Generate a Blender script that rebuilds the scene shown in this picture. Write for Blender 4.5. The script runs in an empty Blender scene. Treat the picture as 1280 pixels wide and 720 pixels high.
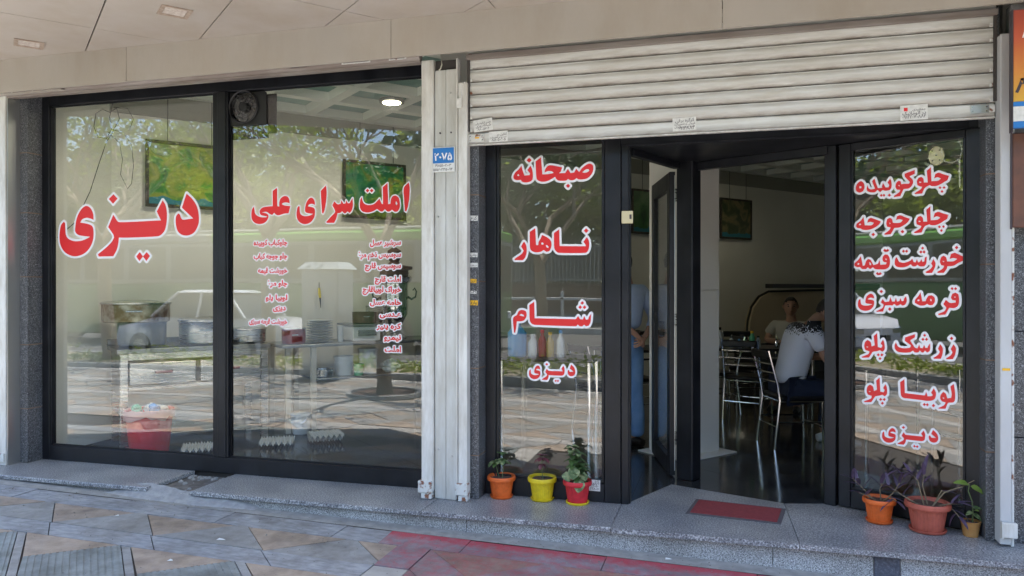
import bpy, bmesh, math, random
import numpy as np
from mathutils import Vector, Matrix
random.seed(7)
S = bpy.context.scene
COL = S.collection
R = math.radians
# ------------------------------------------------------------------ camera
cam = bpy.data.cameras.new('camera'); cam.lens = 26.47; cam.sensor_width = 36; cam.clip_start = .05; cam.clip_end = 600
cam_ob = bpy.data.objects.new('camera', cam); COL.objects.link(cam_ob)
cam_ob.location = (0, 0, 1.45); cam_ob.rotation_euler = (R(89.92), 0, R(15.6)); S.camera = cam_ob
# ------------------------------------------------------------------ sky, sun, exposure
SUN_EL, SUN_AZ = R(78), R(168)          # azimuth clockwise from +Y (the street side is -Y)
w = bpy.data.worlds.new('World'); S.world = w; w.use_nodes = True
nt = w.node_tree; sky = nt.nodes.new('ShaderNodeTexSky'); sky.sky_type = 'NISHITA'; sky.sun_disc = False
sky.sun_elevation = SUN_EL; sky.sun_rotation = SUN_AZ
nt.nodes['Background'].inputs[1].default_value = .14
nt.links.new(sky.outputs[0], nt.nodes['Background'].inputs[0])
sl = bpy.data.lights.new('sun', 'SUN'); sl.energy = 5.0; sl.angle = R(.5); sl.color = (1, .95, .87)
so = bpy.data.objects.new('sun', sl); COL.objects.link(so)
sd = Vector((math.sin(SUN_AZ)*math.cos(SUN_EL), math.cos(SUN_AZ)*math.cos(SUN_EL), math.sin(SUN_EL)))
so.rotation_euler = sd.to_track_quat('Z', 'Y').to_euler(); so.location = (0, -6, 12)
S.view_settings.view_transform = 'Standard'; S.view_settings.look = 'None'; S.view_settings.gamma = 1
S.view_settings.exposure = 2.28
S.cycles.max_bounces = 10; S.cycles.transparent_max_bounces = 16; S.cycles.diffuse_bounces = 5; S.cycles.glossy_bounces = 5
S.cycles.sample_clamp_indirect = 6

# ------------------------------------------------------------------ materials
MATS = {}
def mat(name, col, rough=.6, metal=0., col2=None, scale=8., bump=0., bscale=60., emit=None, spec=.5, detail=4, contrast=(.35,.65), stretch=None, coat=0, dirt=0, dscale=3., dstretch=None):
    if name in MATS: return MATS[name]
    m = bpy.data.materials.new(name); m.use_nodes = True; n = m.node_tree; b = n.nodes['Principled BSDF']
    b.inputs['Base Color'].default_value = (*col, 1); b.inputs['Roughness'].default_value = rough; b.inputs['Metallic'].default_value = metal
    b.inputs['Specular IOR Level'].default_value = spec
    if coat: b.inputs['Coat Weight'].default_value = coat
    if emit: b.inputs['Emission Color'].default_value = (*emit[0], 1); b.inputs['Emission Strength'].default_value = emit[1]
    if col2 or bump:
        tc = n.nodes.new('ShaderNodeTexCoord'); mp = n.nodes.new('ShaderNodeMapping'); n.links.new(tc.outputs['Object'], mp.inputs[0])
        if stretch: mp.inputs['Scale'].default_value = stretch
    if col2:
        nz = n.nodes.new('ShaderNodeTexNoise'); nz.inputs['Scale'].default_value = scale; nz.inputs['Detail'].default_value = detail
        n.links.new(mp.outputs[0], nz.inputs[0])
        r = n.nodes.new('ShaderNodeValToRGB'); r.color_ramp.elements[0].position = contrast[0]; r.color_ramp.elements[1].position = contrast[1]
        r.color_ramp.elements[0].color = (*col, 1); r.color_ramp.elements[1].color = (*col2, 1)
        n.links.new(nz.outputs['Fac'], r.inputs[0]); n.links.new(r.outputs[0], b.inputs['Base Color'])
        rr = n.nodes.new('ShaderNodeMapRange'); rr.inputs['To Min'].default_value = max(.02, rough-.1); rr.inputs['To Max'].default_value = min(1, rough+.1)
        n.links.new(nz.outputs['Fac'], rr.inputs[0]); n.links.new(rr.outputs[0], b.inputs['Roughness'])
    if dirt:
        tcd = n.nodes.new('ShaderNodeTexCoord'); mpd = n.nodes.new('ShaderNodeMapping'); n.links.new(tcd.outputs['Object'], mpd.inputs[0])
        if dstretch: mpd.inputs['Scale'].default_value = dstretch
        nd = n.nodes.new('ShaderNodeTexNoise'); nd.inputs['Scale'].default_value = dscale; nd.inputs['Detail'].default_value = 9; nd.inputs['Roughness'].default_value = .68; n.links.new(mpd.outputs[0], nd.inputs[0])
        rd_ = n.nodes.new('ShaderNodeValToRGB'); rd_.color_ramp.elements[0].position = .34; rd_.color_ramp.elements[1].position = .60; q_ = 1-dirt; rd_.color_ramp.elements[0].color = (q_, q_*.96, q_*.90, 1); rd_.color_ramp.elements[1].color = (1, 1, 1, 1)
        n.links.new(nd.outputs['Fac'], rd_.inputs[0]); mxd = n.nodes.new('ShaderNodeMixRGB'); mxd.blend_type = 'MULTIPLY'; mxd.inputs[0].default_value = 1; n.links.new(rd_.outputs[0], mxd.inputs[2])
        if b.inputs['Base Color'].links: n.links.new(b.inputs['Base Color'].links[0].from_socket, mxd.inputs[1])
        else: mxd.inputs[1].default_value = (*col, 1)
        n.links.new(mxd.outputs[0], b.inputs['Base Color'])
    if bump:
        nb = n.nodes.new('ShaderNodeTexNoise'); nb.inputs['Scale'].default_value = bscale; nb.inputs['Detail'].default_value = 5
        n.links.new(mp.outputs[0], nb.inputs[0])
        bp = n.nodes.new('ShaderNodeBump'); bp.inputs['Strength'].default_value = bump; bp.inputs['Distance'].default_value = .01
        n.links.new(nb.outputs['Fac'], bp.inputs['Height']); n.links.new(bp.outputs[0], b.inputs['Normal'])
    MATS[name] = m; return m
def granite(name, base, dark, light, rough, scale, dirt=None, bump=.1, worm=False):
    m = bpy.data.materials.new(name); m.use_nodes = True; n = m.node_tree; b = n.nodes['Principled BSDF']
    tc = n.nodes.new('ShaderNodeTexCoord')
    v = n.nodes.new('ShaderNodeTexNoise'); v.inputs['Scale'].default_value = scale; v.inputs['Detail'].default_value = 2.5; v.inputs['Roughness'].default_value = .7
    if worm: v.inputs['Distortion'].default_value = 1.6
    n.links.new(tc.outputs['Object'], v.inputs[0])
    r = n.nodes.new('ShaderNodeValToRGB'); cr = r.color_ramp
    cr.elements[0].position = .36; cr.elements[0].color = (*dark, 1); cr.elements[1].position = .62; cr.elements[1].color = (*light, 1)
    e = cr.elements.new(.47); e.color = (*base, 1); e = cr.elements.new(.54); e.color = (*base, 1)
    n.links.new(v.outputs['Fac'], r.inputs[0])
    n2 = n.nodes.new('ShaderNodeTexNoise'); n2.inputs['Scale'].default_value = 2.3; n2.inputs['Detail'].default_value = 6
    n.links.new(tc.outputs['Object'], n2.inputs[0])
    mx = n.nodes.new('ShaderNodeMixRGB'); mx.blend_type = 'MULTIPLY'
    r2 = n.nodes.new('ShaderNodeValToRGB'); r2.color_ramp.elements[0].position = .38; r2.color_ramp.elements[1].position = .62
    r2.color_ramp.elements[0].color = (*(dirt or (.62, .62, .62)), 1); r2.color_ramp.elements[1].color = (1, 1, 1, 1)
    n.links.new(n2.outputs['Fac'], r2.inputs[0]); mx.inputs[0].default_value = 1
    n.links.new(r.outputs[0], mx.inputs[1]); n.links.new(r2.outputs[0], mx.inputs[2]); n.links.new(mx.outputs[0], b.inputs['Base Color'])
    b.inputs['Roughness'].default_value = rough
    bp = n.nodes.new('ShaderNodeBump'); bp.inputs['Strength'].default_value = bump; bp.inputs['Distance'].default_value = .004
    n.links.new(v.outputs['Fac'], bp.inputs['Height']); n.links.new(bp.outputs[0], b.inputs['Normal'])
    MATS[name] = m; return m
def glass(name, tint=(.985, .995, .99), r0=.05):
    m = bpy.data.materials.new(name); m.use_nodes = True; n = m.node_tree; n.nodes.remove(n.nodes['Principled BSDF'])
    out = n.nodes['Material Output']
    t = n.nodes.new('ShaderNodeBsdfTransparent'); t.inputs[0].default_value = (*tint, 1)
    g = n.nodes.new('ShaderNodeBsdfGlossy'); g.inputs['Roughness'].default_value = 0.0; g.inputs[0].default_value = (1, 1, 1, 1)
    lw = n.nodes.new('ShaderNodeLayerWeight'); lw.inputs[0].default_value = .5
    p = n.nodes.new('ShaderNodeMath'); p.operation = 'POWER'; p.inputs[1].default_value = 5; n.links.new(lw.outputs['Facing'], p.inputs[0])
    a = n.nodes.new('ShaderNodeMath'); a.operation = 'MULTIPLY_ADD'; a.inputs[1].default_value = 1-r0; a.inputs[2].default_value = r0; n.links.new(p.outputs[0], a.inputs[0])
    mx = n.nodes.new('ShaderNodeMixShader'); n.links.new(a.outputs[0], mx.inputs[0]); n.links.new(t.outputs[0], mx.inputs[1]); n.links.new(g.outputs[0], mx.inputs[2])
    # very slight waviness of float glass
    tc = n.nodes.new('ShaderNodeTexCoord'); nz = n.nodes.new('ShaderNodeTexNoise'); nz.inputs['Scale'].default_value = 1.1; nz.inputs['Detail'].default_value = 1
    n.links.new(tc.outputs['Object'], nz.inputs[0]); bp = n.nodes.new('ShaderNodeBump'); bp.inputs['Strength'].default_value = .06; bp.inputs['Distance'].default_value = .02
    n.links.new(nz.outputs['Fac'], bp.inputs['Height']); n.links.new(bp.outputs[0], g.inputs['Normal'])
    n.links.new(mx.outputs[0], out.inputs[0]); MATS[name] = m; return m
M_frame = mat('black_frame_paint', (.007, .008, .012), .40, col2=(.014, .015, .020), scale=5, bump=.05, bscale=90, spec=.38, dirt=.35, dscale=6, dstretch=(2, 2, .5))
M_fascia = mat('beige_composite_panel', (.40, .37, .335), .45, col2=(.45, .415, .375), scale=1.2, spec=.4, dirt=.10, dscale=2, dstretch=(1, 1, .35))
M_soffit = mat('soffit_panel', (.44, .40, .37), .45, col2=(.49, .45, .415), scale=.9, dirt=.10, dscale=2.5)
M_joint = mat('dark_joint', (.055, .048, .045), .9)
M_slat = mat('shutter_galvanised_paint', (.68, .69, .68), .38, .05, col2=(.58, .58, .56), scale=3.5, stretch=(.35, 2, 6), contrast=(.45, .8), dirt=.18, dscale=5, dstretch=(.5, 1, 4))
n = M_slat.node_tree; bs = n.nodes['Principled BSDF']; src = bs.inputs['Base Color'].links[0].from_socket   # patchy brown grime with underside shade painted in, on each slat's lower curl
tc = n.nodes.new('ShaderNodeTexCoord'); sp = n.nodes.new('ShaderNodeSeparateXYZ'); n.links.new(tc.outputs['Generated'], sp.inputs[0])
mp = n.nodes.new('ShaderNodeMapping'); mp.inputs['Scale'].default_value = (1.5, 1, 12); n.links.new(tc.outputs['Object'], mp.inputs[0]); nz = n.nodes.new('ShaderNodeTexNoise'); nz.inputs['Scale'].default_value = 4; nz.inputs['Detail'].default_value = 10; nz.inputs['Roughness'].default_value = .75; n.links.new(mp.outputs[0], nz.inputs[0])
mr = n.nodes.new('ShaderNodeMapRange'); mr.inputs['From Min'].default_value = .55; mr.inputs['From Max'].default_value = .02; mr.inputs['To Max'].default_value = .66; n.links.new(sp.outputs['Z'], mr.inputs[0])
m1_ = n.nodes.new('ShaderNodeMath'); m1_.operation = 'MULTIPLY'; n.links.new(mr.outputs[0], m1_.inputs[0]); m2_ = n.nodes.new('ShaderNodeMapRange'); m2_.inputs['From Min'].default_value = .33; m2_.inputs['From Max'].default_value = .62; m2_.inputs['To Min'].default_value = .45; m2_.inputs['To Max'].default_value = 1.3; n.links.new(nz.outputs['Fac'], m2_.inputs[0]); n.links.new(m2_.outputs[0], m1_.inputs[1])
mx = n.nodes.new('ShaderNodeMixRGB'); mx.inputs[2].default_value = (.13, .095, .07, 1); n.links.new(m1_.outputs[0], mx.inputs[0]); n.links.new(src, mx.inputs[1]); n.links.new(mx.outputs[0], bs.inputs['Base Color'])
M_guide = mat('guide_rail_white_paint', (.70, .70, .68), .42, .05, col2=(.58, .57, .55), scale=6, stretch=(1, 1, .25), contrast=(.45, .8), dirt=.28, dscale=7, dstretch=(2, 1, .4), bump=.05, bscale=25)
M_guide2 = mat('guide_rail_cover', (.62, .63, .62), .42, .08, col2=(.52, .53, .51), scale=7, stretch=(1, 1, .2), dirt=.22, dscale=6, dstretch=(2, 1, .3))
M_rust = mat('rust_chipped_paint', (.62, .62, .60), .7, col2=(.22, .09, .05), scale=22, contrast=(.55, .63), bump=.3, bscale=60)
M_roll = mat('brown_roller_tube', (.30, .265, .245), .5, .2, col2=(.22, .18, .16), scale=9, stretch=(.3, 2, 2))
M_wallgr = granite('granite_pilaster', (.075, .078, .088), (.02, .02, .026), (.33, .34, .36), .3, 120, worm=True, bump=.25, dirt=(.8, .8, .8))
M_tread = granite('granite_tread', (.27, .275, .285), (.06, .06, .07), (.64, .64, .65), .34, 105, dirt=(.68, .69, .72), bump=.06)
M_riser = granite('granite_riser', (.36, .36, .365), (.07, .07, .08), (.66, .66, .66), .55, 150, dirt=(.72, .71, .69), bump=.12)
M_dtile = granite('dark_marble', (.10, .11, .14), (.07, .08, .10), (.16, .17, .2), .35, 60)
M_mortar = mat('cement_mortar', (.24, .24, .235), .9, col2=(.33, .33, .32), scale=14, bump=.5, bscale=60)
M_brass = mat('brown_joint_strip', (.22, .14, .09), .6)
M_mortar_d = mat('broken_mortar_bed', (.10, .09, .085), .95, col2=(.19, .18, .17), scale=12, bump=.8, bscale=35)
M_glass = glass('window_glass', r0=.062)
M_red = mat('red_vinyl', (.72, .018, .022), .4)
M_white = mat('white_vinyl', (.80, .80, .84), .45)
M_paper = mat('sticker_paper', (.72, .72, .70), .7, col2=(.6, .6, .58), scale=40)
M_ink = mat('dark_ink', (.06, .05, .06), .8)
M_yellow = mat('yellow_label', (.80, .45, .02), .6)
M_blueplate = mat('blue_enamel', (.02, .17, .50), .35)
M_screw = mat('screw_steel', (.5, .5, .5), .35, .9)
M_wall = mat('interior_wall', (.80, .78, .70), .65, col2=(.76, .74, .66), scale=1.5)
M_wallband = mat('interior_wall_band', (.30, .30, .255), .7)
M_ceil = mat('teal_ceiling_panel', (.24, .38, .33), .5, col2=(.20, .32, .28), scale=2)
M_beam = mat('ceiling_lattice_beam', (.74, .76, .68), .6)
M_floor = mat('dark_polished_tile', (.020, .022, .026), .13, col2=(.035, .037, .04), scale=3, spec=.5)
M_column = mat('column_cladding', (.76, .72, .66), .4, col2=(.78, .74, .68), scale=2)
M_steel = mat('brushed_steel', (.50, .50, .49), .28, .95, col2=(.40, .40, .39), scale=5, stretch=(1, 1, 12))
M_steel2 = mat('sheet_steel', (.30, .31, .31), .36, .85, col2=(.20, .21, .21), scale=4)
M_chrome = mat('chrome_tube', (.62, .62, .62), .12, 1)
M_burnt = mat('scorched_pan', (.45, .40, .32), .4, .7, col2=(.16, .09, .04), scale=9, contrast=(.4, .62))
M_blackp = mat('black_plastic', (.012, .012, .014), .4)
M_seat = mat('black_vinyl_seat', (.015, .014, .016), .35)
M_redpl = mat('red_bucket_plastic', (.62, .03, .045), .35)
M_dred = mat('maroon_pot_enamel', (.26, .03, .035), .35)
M_whitepl = mat('white_plastic', (.72, .74, .74), .4)
M_plate = mat('grey_crockery', (.50, .54, .54), .3)
M_greenpl = mat('green_cup_plastic', (.10, .45, .25), .4)
M_bluepl = mat('blue_bottle', (.10, .32, .62), .3)
M_egg = mat('egg_tray_pulp', (.48, .49, .47), .9, bump=.4, bscale=80)
M_bag = mat('trash_film', (.55, .6, .55), .3, col2=(.75, .8, .8), scale=12)
M_liner = mat('bin_liner_film', (.62, .35, .32), .3)
M_wood = mat('dark_wood', (.10, .05, .03), .5)
M_cream = mat('cream_panel', (.52, .42, .28), .5)
M_lamp = mat('lamp_diffuser', (.9, .88, .75), .5, emit=((1, .93, .62), 6))
M_lampoff = mat('lamp_lens_unlit', (.72, .66, .62), .25, col2=(.5, .42, .38), scale=30, bump=.4, bscale=30)
M_lockp = mat('cream_lock_paint', (.58, .52, .33), .5)
M_knife_y = mat('yellow_handle', (.75, .6, .05), .4)
M_wire = mat('black_wire', (.03, .028, .025), .6)
M_wirew = mat('white_cable', (.62, .6, .5), .5)
M_mat = mat('red_doormat', (.22, .028, .035), .95, col2=(.28, .045, .05), scale=60, bump=.7, bscale=260)
M_matrim = mat('mat_trim', (.10, .09, .10), .8, bump=.5, bscale=200)
M_soil = mat('potting_soil', (.06, .035, .025), .95, col2=(.12, .07, .05), scale=60, bump=.9, bscale=90)
M_skin = mat('skin', (.42, .23, .155), .5)
M_hair = mat('dark_hair', (.02, .015, .012), .6, bump=.5, bscale=120)
M_jeans = mat('light_blue_denim', (.18, .34, .62), .85, col2=(.26, .44, .72), scale=9, bump=.2, bscale=200)
M_navy = mat('navy_denim', (.015, .022, .05), .85)
M_bshirt = mat('pale_blue_shirt', (.42, .50, .66), .8, col2=(.38, .46, .62), scale=30)
M_wshirt = mat('white_tshirt', (.70, .72, .82), .85)
M_gshirt = mat('beige_tshirt', (.48, .44, .37), .85)
M_leather = mat('black_leather', (.015, .013, .012), .35)

# ------------------------------------------------------------------ mesh helpers
ORG = {}
class MB:
    def __init__(s): s.v = []; s.f = []; s.m = []
    def add(s, vs, fs, mi=0):
        o = len(s.v); s.v += [tuple(v) for v in vs]; s.f += [tuple(i+o for i in f) for f in fs]; s.m += [mi]*len(fs); return s
    def box(s, x0, x1, y0, y1, z0, z1, mi=0):
        v = [(x, y, z) for z in (z0, z1) for y in (y0, y1) for x in (x0, x1)]
        return s.add(v, [(0, 2, 3, 1), (4, 5, 7, 6), (0, 1, 5, 4), (2, 6, 7, 3), (0, 4, 6, 2), (1, 3, 7, 5)], mi)
    def bbox(s, x0, x1, y0, y1, z0, z1, b=.003, mi=0):
        """box with chamfered edges"""
        bm = bmesh.new(); bmesh.ops.create_cube(bm, size=1)
        for v in bm.verts: v.co = Vector(((x0+x1)/2+v.co.x*(x1-x0), (y0+y1)/2+v.co.y*(y1-y0), (z0+z1)/2+v.co.z*(z1-z0)))
        bmesh.ops.bevel(bm, geom=bm.edges[:], offset=min(b, (x1-x0)*.4, (y1-y0)*.4, (z1-z0)*.4), segments=1, affect='EDGES')
        bm.verts.index_update(); s.add([v.co[:] for v in bm.verts], [[v.index for v in f.verts] for f in bm.faces], mi); bm.free(); return s
    def obox(s, o, ex, lx, ly, z0, z1, mi=0, a0=0, b0=0, bev=0):
        """box standing on plan axes: ex = unit vector along, ey = its left normal; spans a0..a0+lx, b0..b0+ly"""
        t = MB(); (t.bbox(a0, a0+lx, b0, b0+ly, z0, z1, bev) if bev else t.box(a0, a0+lx, b0, b0+ly, z0, z1)); ey = (-ex[1], ex[0])
        return s.add([(o[0]+v[0]*ex[0]+v[1]*ey[0], o[1]+v[0]*ex[1]+v[1]*ey[1], v[2]) for v in t.v], t.f, mi)
    def prism(s, poly, z0, z1, mi=0):
        n = len(poly); a = sum(poly[i][0]*poly[(i+1) % n][1]-poly[(i+1) % n][0]*poly[i][1] for i in range(n))
        if a < 0: poly = poly[::-1]
        f = [tuple(range(n-1, -1, -1)), tuple(range(n, 2*n))]+[(i, (i+1) % n, n+(i+1) % n, n+i) for i in range(n)]
        zf = (lambda z, p: z(p) if callable(z) else z)
        return s.add([(p[0], p[1], zf(z0, p)) for p in poly]+[(p[0], p[1], zf(z1, p)) for p in poly], f, mi)
    def tube(s, pts, r, seg=8, cap=True, mi=0):
        pts = [Vector(p) for p in pts]; rs = r if isinstance(r, (list, tuple)) else [r]*len(pts); vs = []; up = None
        for i, p in enumerate(pts):
            d = (pts[min(i+1, len(pts)-1)]-pts[max(i-1, 0)]).normalized()
            if up is None: up = d.orthogonal().normalized()
            up = (up-d*up.dot(d)); up = up.normalized() if up.length > 1e-5 else d.orthogonal().normalized()
            q = d.cross(up)
            vs += [p+(up*math.cos(a)+q*math.sin(a))*rs[i] for a in [2*math.pi*k/seg for k in range(seg)]]
        fs = [(i*seg+k, i*seg+(k+1) % seg, (i+1)*seg+(k+1) % seg, (i+1)*seg+k) for i in range(len(pts)-1) for k in range(seg)]
        if cap: fs += [tuple(range(seg-1, -1, -1)), tuple(range((len(pts)-1)*seg, len(pts)*seg))]
        return s.add(vs, fs, mi)
    def lathe(s, prof, c=(0, 0, 0), seg=24, mi=0, rib=0, ribr=0, sx=1, sy=1):
        vs = []
        for j, (r, z) in enumerate(prof):
            for k in range(seg):
                rr = r*(1+(rib if (k % 2) and ribr and ribr[0] <= j <= ribr[1] else 0)); a = 2*math.pi*k/seg
                vs.append((c[0]+rr*math.cos(a)*sx, c[1]+rr*math.sin(a)*sy, c[2]+z))
        fs = [(j*seg+k, j*seg+(k+1) % seg, (j+1)*seg+(k+1) % seg, (j+1)*seg+k) for j in range(len(prof)-1) for k in range(seg)]
        if prof[0][0] > 1e-4: fs.append(tuple(range(seg-1, -1, -1)))
        if prof[-1][0] > 1e-4: fs.append(tuple(range((len(prof)-1)*seg, len(prof)*seg)))
        return s.add(vs, fs, mi)
    def build(s, name, mats, parent=None, smooth=False, label=None, kind=None):
        me = bpy.data.meshes.new(name); o0 = ORG.get(parent.name, (0, 0, 0)) if parent else (0, 0, 0)
        me.from_pydata([(v[0]-o0[0], v[1]-o0[1], v[2]-o0[2]) for v in s.v], [], s.f)
        ms = mats if isinstance(mats, (list, tuple)) else [mats]
        for m in ms: me.materials.append(m)
        if len(ms) > 1: me.polygons.foreach_set('material_index', s.m)
        if smooth: me.polygons.foreach_set('use_smooth', [True]*len(s.f)); 
        me.update(); 
        if smooth:
            try: me.set_sharp_from_angle(angle=R(42))
            except Exception: pass
        return link(name, me, parent, label, kind)
def link(name, data, parent=None, label=None, kind=None):
    o = bpy.data.objects.new(name, data); COL.objects.link(o)
    if parent: o.parent = parent; ORG[o.name] = ORG.get(parent.name, (0, 0, 0))
    if label: o['label'] = label
    if kind: o['kind'] = kind
    return o
def tag(o, label, cat, group=None):
    o['label'] = label; o['category'] = cat
    if group: o['group'] = group
    return o
def thing(name, label, cat, loc=(0, 0, 0), group=None):
    o = bpy.data.objects.new(name, None); COL.objects.link(o); o.location = loc; o.empty_display_size = .1; ORG[o.name] = tuple(loc)
    return tag(o, label, cat, group)
def struct_empty(name, loc=(0, 0, 0)):
    o = bpy.data.objects.new(name, None); COL.objects.link(o); o.location = loc; ORG[o.name] = tuple(loc); o['kind'] = 'structure'; return o
def dup(root, loc, rz=0, label=None):
    r = root.copy(); COL.objects.link(r); r.location = loc; r.rotation_euler = (0, 0, rz)
    if label: r['label'] = label
    for ch in root.children:
        c = ch.copy(); COL.objects.link(c); c.parent = r
        for g in ch.children:
            d = g.copy(); COL.objects.link(d); d.parent = c
    return r

# ------------------------------------------------------------------ lettering helpers
def smooth_poly(P, sub=4):
    P = [Vector(p) for p in P]; n = len(P); out = []
    if n <= 5: return P
    cor = []
    for i in range(n):
        a = P[i]-P[i-1]; b = P[(i+1) % n]-P[i]; cor.append(a.length > 0 and b.length > 0 and a.angle(b) > R(48))
    for i in range(n):
        p, q = P[i], P[(i+1) % n]; L = (q-p)
        t0 = L if cor[i] else (q-P[i-1])*.5; t1 = L if cor[(i+1) % n] else (P[(i+2) % n]-p)*.5
        if t0.length > 1.3*L.length: t0 = t0*(1.3*L.length/t0.length)
        if t1.length > 1.3*L.length: t1 = t1*(1.3*L.length/t1.length)
        for k in range(sub):
            t = k/sub; h = (2*t**3-3*t**2+1, t**3-2*t**2+t, -2*t**3+3*t**2, t**3-t**2)
            out.append(p*h[0]+t0*h[1]+q*h[2]+t1*h[3])
    return out
def grow(polys, r, cell, segs=None):
    if segs: A = np.array([q[0] for q in segs]); B = np.array([q[1] for q in segs])
    else: A = np.concatenate([np.array([p[:] for p in P]) for P in polys]); B = np.concatenate([np.roll(np.array([p[:] for p in P]), -1, 0) for P in polys])
    lo = A.min(0)-r-2*cell; hi = A.max(0)+r+2*cell; nx, ny = ((hi-lo)/cell).astype(int)+2
    X, Y = np.meshgrid(lo[0]+cell*np.arange(nx), lo[1]+cell*np.arange(ny)); D = np.full(X.shape, 1e9); I = np.zeros(X.shape, bool)
    for (ax, ay), (bx, by) in zip(A, B):
        dx, dy = bx-ax, by-ay; t = np.clip(((X-ax)*dx+(Y-ay)*dy)/max(dx*dx+dy*dy, 1e-12), 0, 1)
        D = np.minimum(D, (X-ax-t*dx)**2+(Y-ay-t*dy)**2)
        if ay != by and not segs: I ^= ((ay > Y) != (by > Y)) & (X < (bx-ax)*(Y-ay)/(by-ay)+ax)
    F = np.where(I, -1., np.sqrt(D)-r)   # only the outward side matters
    F = np.where(I, -np.minimum(np.sqrt(D)+r, 1), F)
    seg = {}
    def ip(i, j, k, l):
        a, b = F[j, i], F[l, k]; t = a/(a-b); return (X[j, i]+(X[l, k]-X[j, i])*t, Y[j, i]+(Y[l, k]-Y[j, i])*t)
    N = F < 0; c = N[:-1, :-1]*1+N[:-1, 1:]*2+N[1:, 1:]*4+N[1:, :-1]*8
    js, is_ = np.nonzero((c > 0) & (c < 15))
    T = {1: [(3, 0)], 2: [(0, 1)], 3: [(3, 1)], 4: [(1, 2)], 5: [(3, 0), (1, 2)], 6: [(0, 2)], 7: [(3, 2)], 8: [(2, 3)], 9: [(2, 0)], 10: [(0, 1), (2, 3)], 11: [(2, 1)], 12: [(1, 3)], 13: [(1, 0)], 14: [(0, 3)]}
    for j, i in zip(js, is_):
        E = {0: ('h', i, j), 1: ('v', i+1, j), 2: ('h', i, j+1), 3: ('v', i, j)}
        for a, b in T[int(c[j, i])]: seg[E[a]] = E[b]
    loops = []
    while seg:
        k0, k = seg.popitem(); L = [k0]
        while k in seg: L.append(k); k = seg.pop(k)
        pts = [Vector(ip(e[1], e[2], e[1]+(e[0] == 'h'), e[2]+(e[0] == 'v'))) for e in L]
        q = []
        for p in pts:                       # thin out
            if len(q) >= 2:
                a, b = q[-1]-q[-2], p-q[-1]
                if abs(a.x*b.y-a.y*b.x) < cell*cell*.10*max(1, (a.length+b.length)/cell*.3) and (p-q[-2]).length < r*1.2: q[-1] = p; continue
            q.append(p)
        ar = abs(sum(q[i-1].x*q[i].y-q[i].x*q[i-1].y for i in range(len(q))))*.5
        if len(q) > 3 and ar > (r*.45)**2: loops.append(q)
    return loops
def fill(polys, thick):
    cu = bpy.data.curves.new('tmp', 'CURVE'); cu.dimensions = '2D'; cu.fill_mode = 'BOTH'; cu.extrude = thick/2
    for P in polys:
        sp = cu.splines.new('POLY'); sp.points.add(len(P)-1); sp.use_cyclic_u = True
        for q, p in zip(sp.points, P): q.co = (p[0], p[1], 0, 1)
    ob = bpy.data.objects.new('tmp', cu); COL.objects.link(ob)
    me = bpy.data.meshes.new_from_object(ob.evaluated_get(bpy.context.evaluated_depsgraph_get())); bpy.data.objects.remove(ob); bpy.data.curves.remove(cu)
    return [v.co[:] for v in me.vertices], [tuple(p.vertices) for p in me.polygons], me
AR = {'ا': ('FE8D', 'FE8E', None, None), 'ب': ('FE8F', 'FE90', 'FE91', 'FE92'), 'پ': ('FB56', 'FB57', 'FB58', 'FB59'), 'ت': ('FE95', 'FE96', 'FE97', 'FE98'),
'ج': ('FE9D', 'FE9E', 'FE9F', 'FEA0'), 'چ': ('FB7A', 'FB7B', 'FB7C', 'FB7D'), 'خ': ('FEA5', 'FEA6', 'FEA7', 'FEA8'), 'د': ('FEA9', 'FEAA', None, None),
'ر': ('FEAD', 'FEAE', None, None), 'ز': ('FEAF', 'FEB0', None, None), 'س': ('FEB1', 'FEB2', 'FEB3', 'FEB4'), 'ش': ('FEB5', 'FEB6', 'FEB7', 'FEB8'),
'ع': ('FEC9', 'FECA', 'FECB', 'FECC'), 'غ': ('FECD', 'FECE', 'FECF', 'FED0'), 'ق': ('FED5', 'FED6', 'FED7', 'FED8'), 'ک': ('FB8E', 'FB8F', 'FB90', 'FB91'),
'ل': ('FEDD', 'FEDE', 'FEDF', 'FEE0'), 'م': ('FEE1', 'FEE2', 'FEE3', 'FEE4'), 'ن': ('FEE5', 'FEE6', 'FEE7', 'FEE8'), 'ه': ('FEE9', 'FEEA', 'FEEB', 'FEEC'),
'و': ('FEED', 'FEEE', None, None), 'ی': ('FBFC', 'FBFD', 'FBFE', 'FBFF'), 'ص': ('FEB9', 'FEBA', 'FEBB', 'FEBC'), 'ح': ('FEA1', 'FEA2', 'FEA3', 'FEA4'), 'ف': ('FED1', 'FED2', 'FED3', 'FED4')}
def shape(t):
    out = []
    for wd in t.split(' '):
        s = ''
        for i, c in enumerate(wd):
            if c not in AR: s += c; continue
            p = i > 0 and (wd[i-1] == 'ـ' or (wd[i-1] in AR and AR[wd[i-1]][2])); nx = i < len(wd)-1 and AR[c][2]
            s += chr(int(AR[c][3 if p and nx else 2 if nx else 1 if p else 0], 16))
        out.append(s)
    return ' '.join(out)[::-1]
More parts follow.
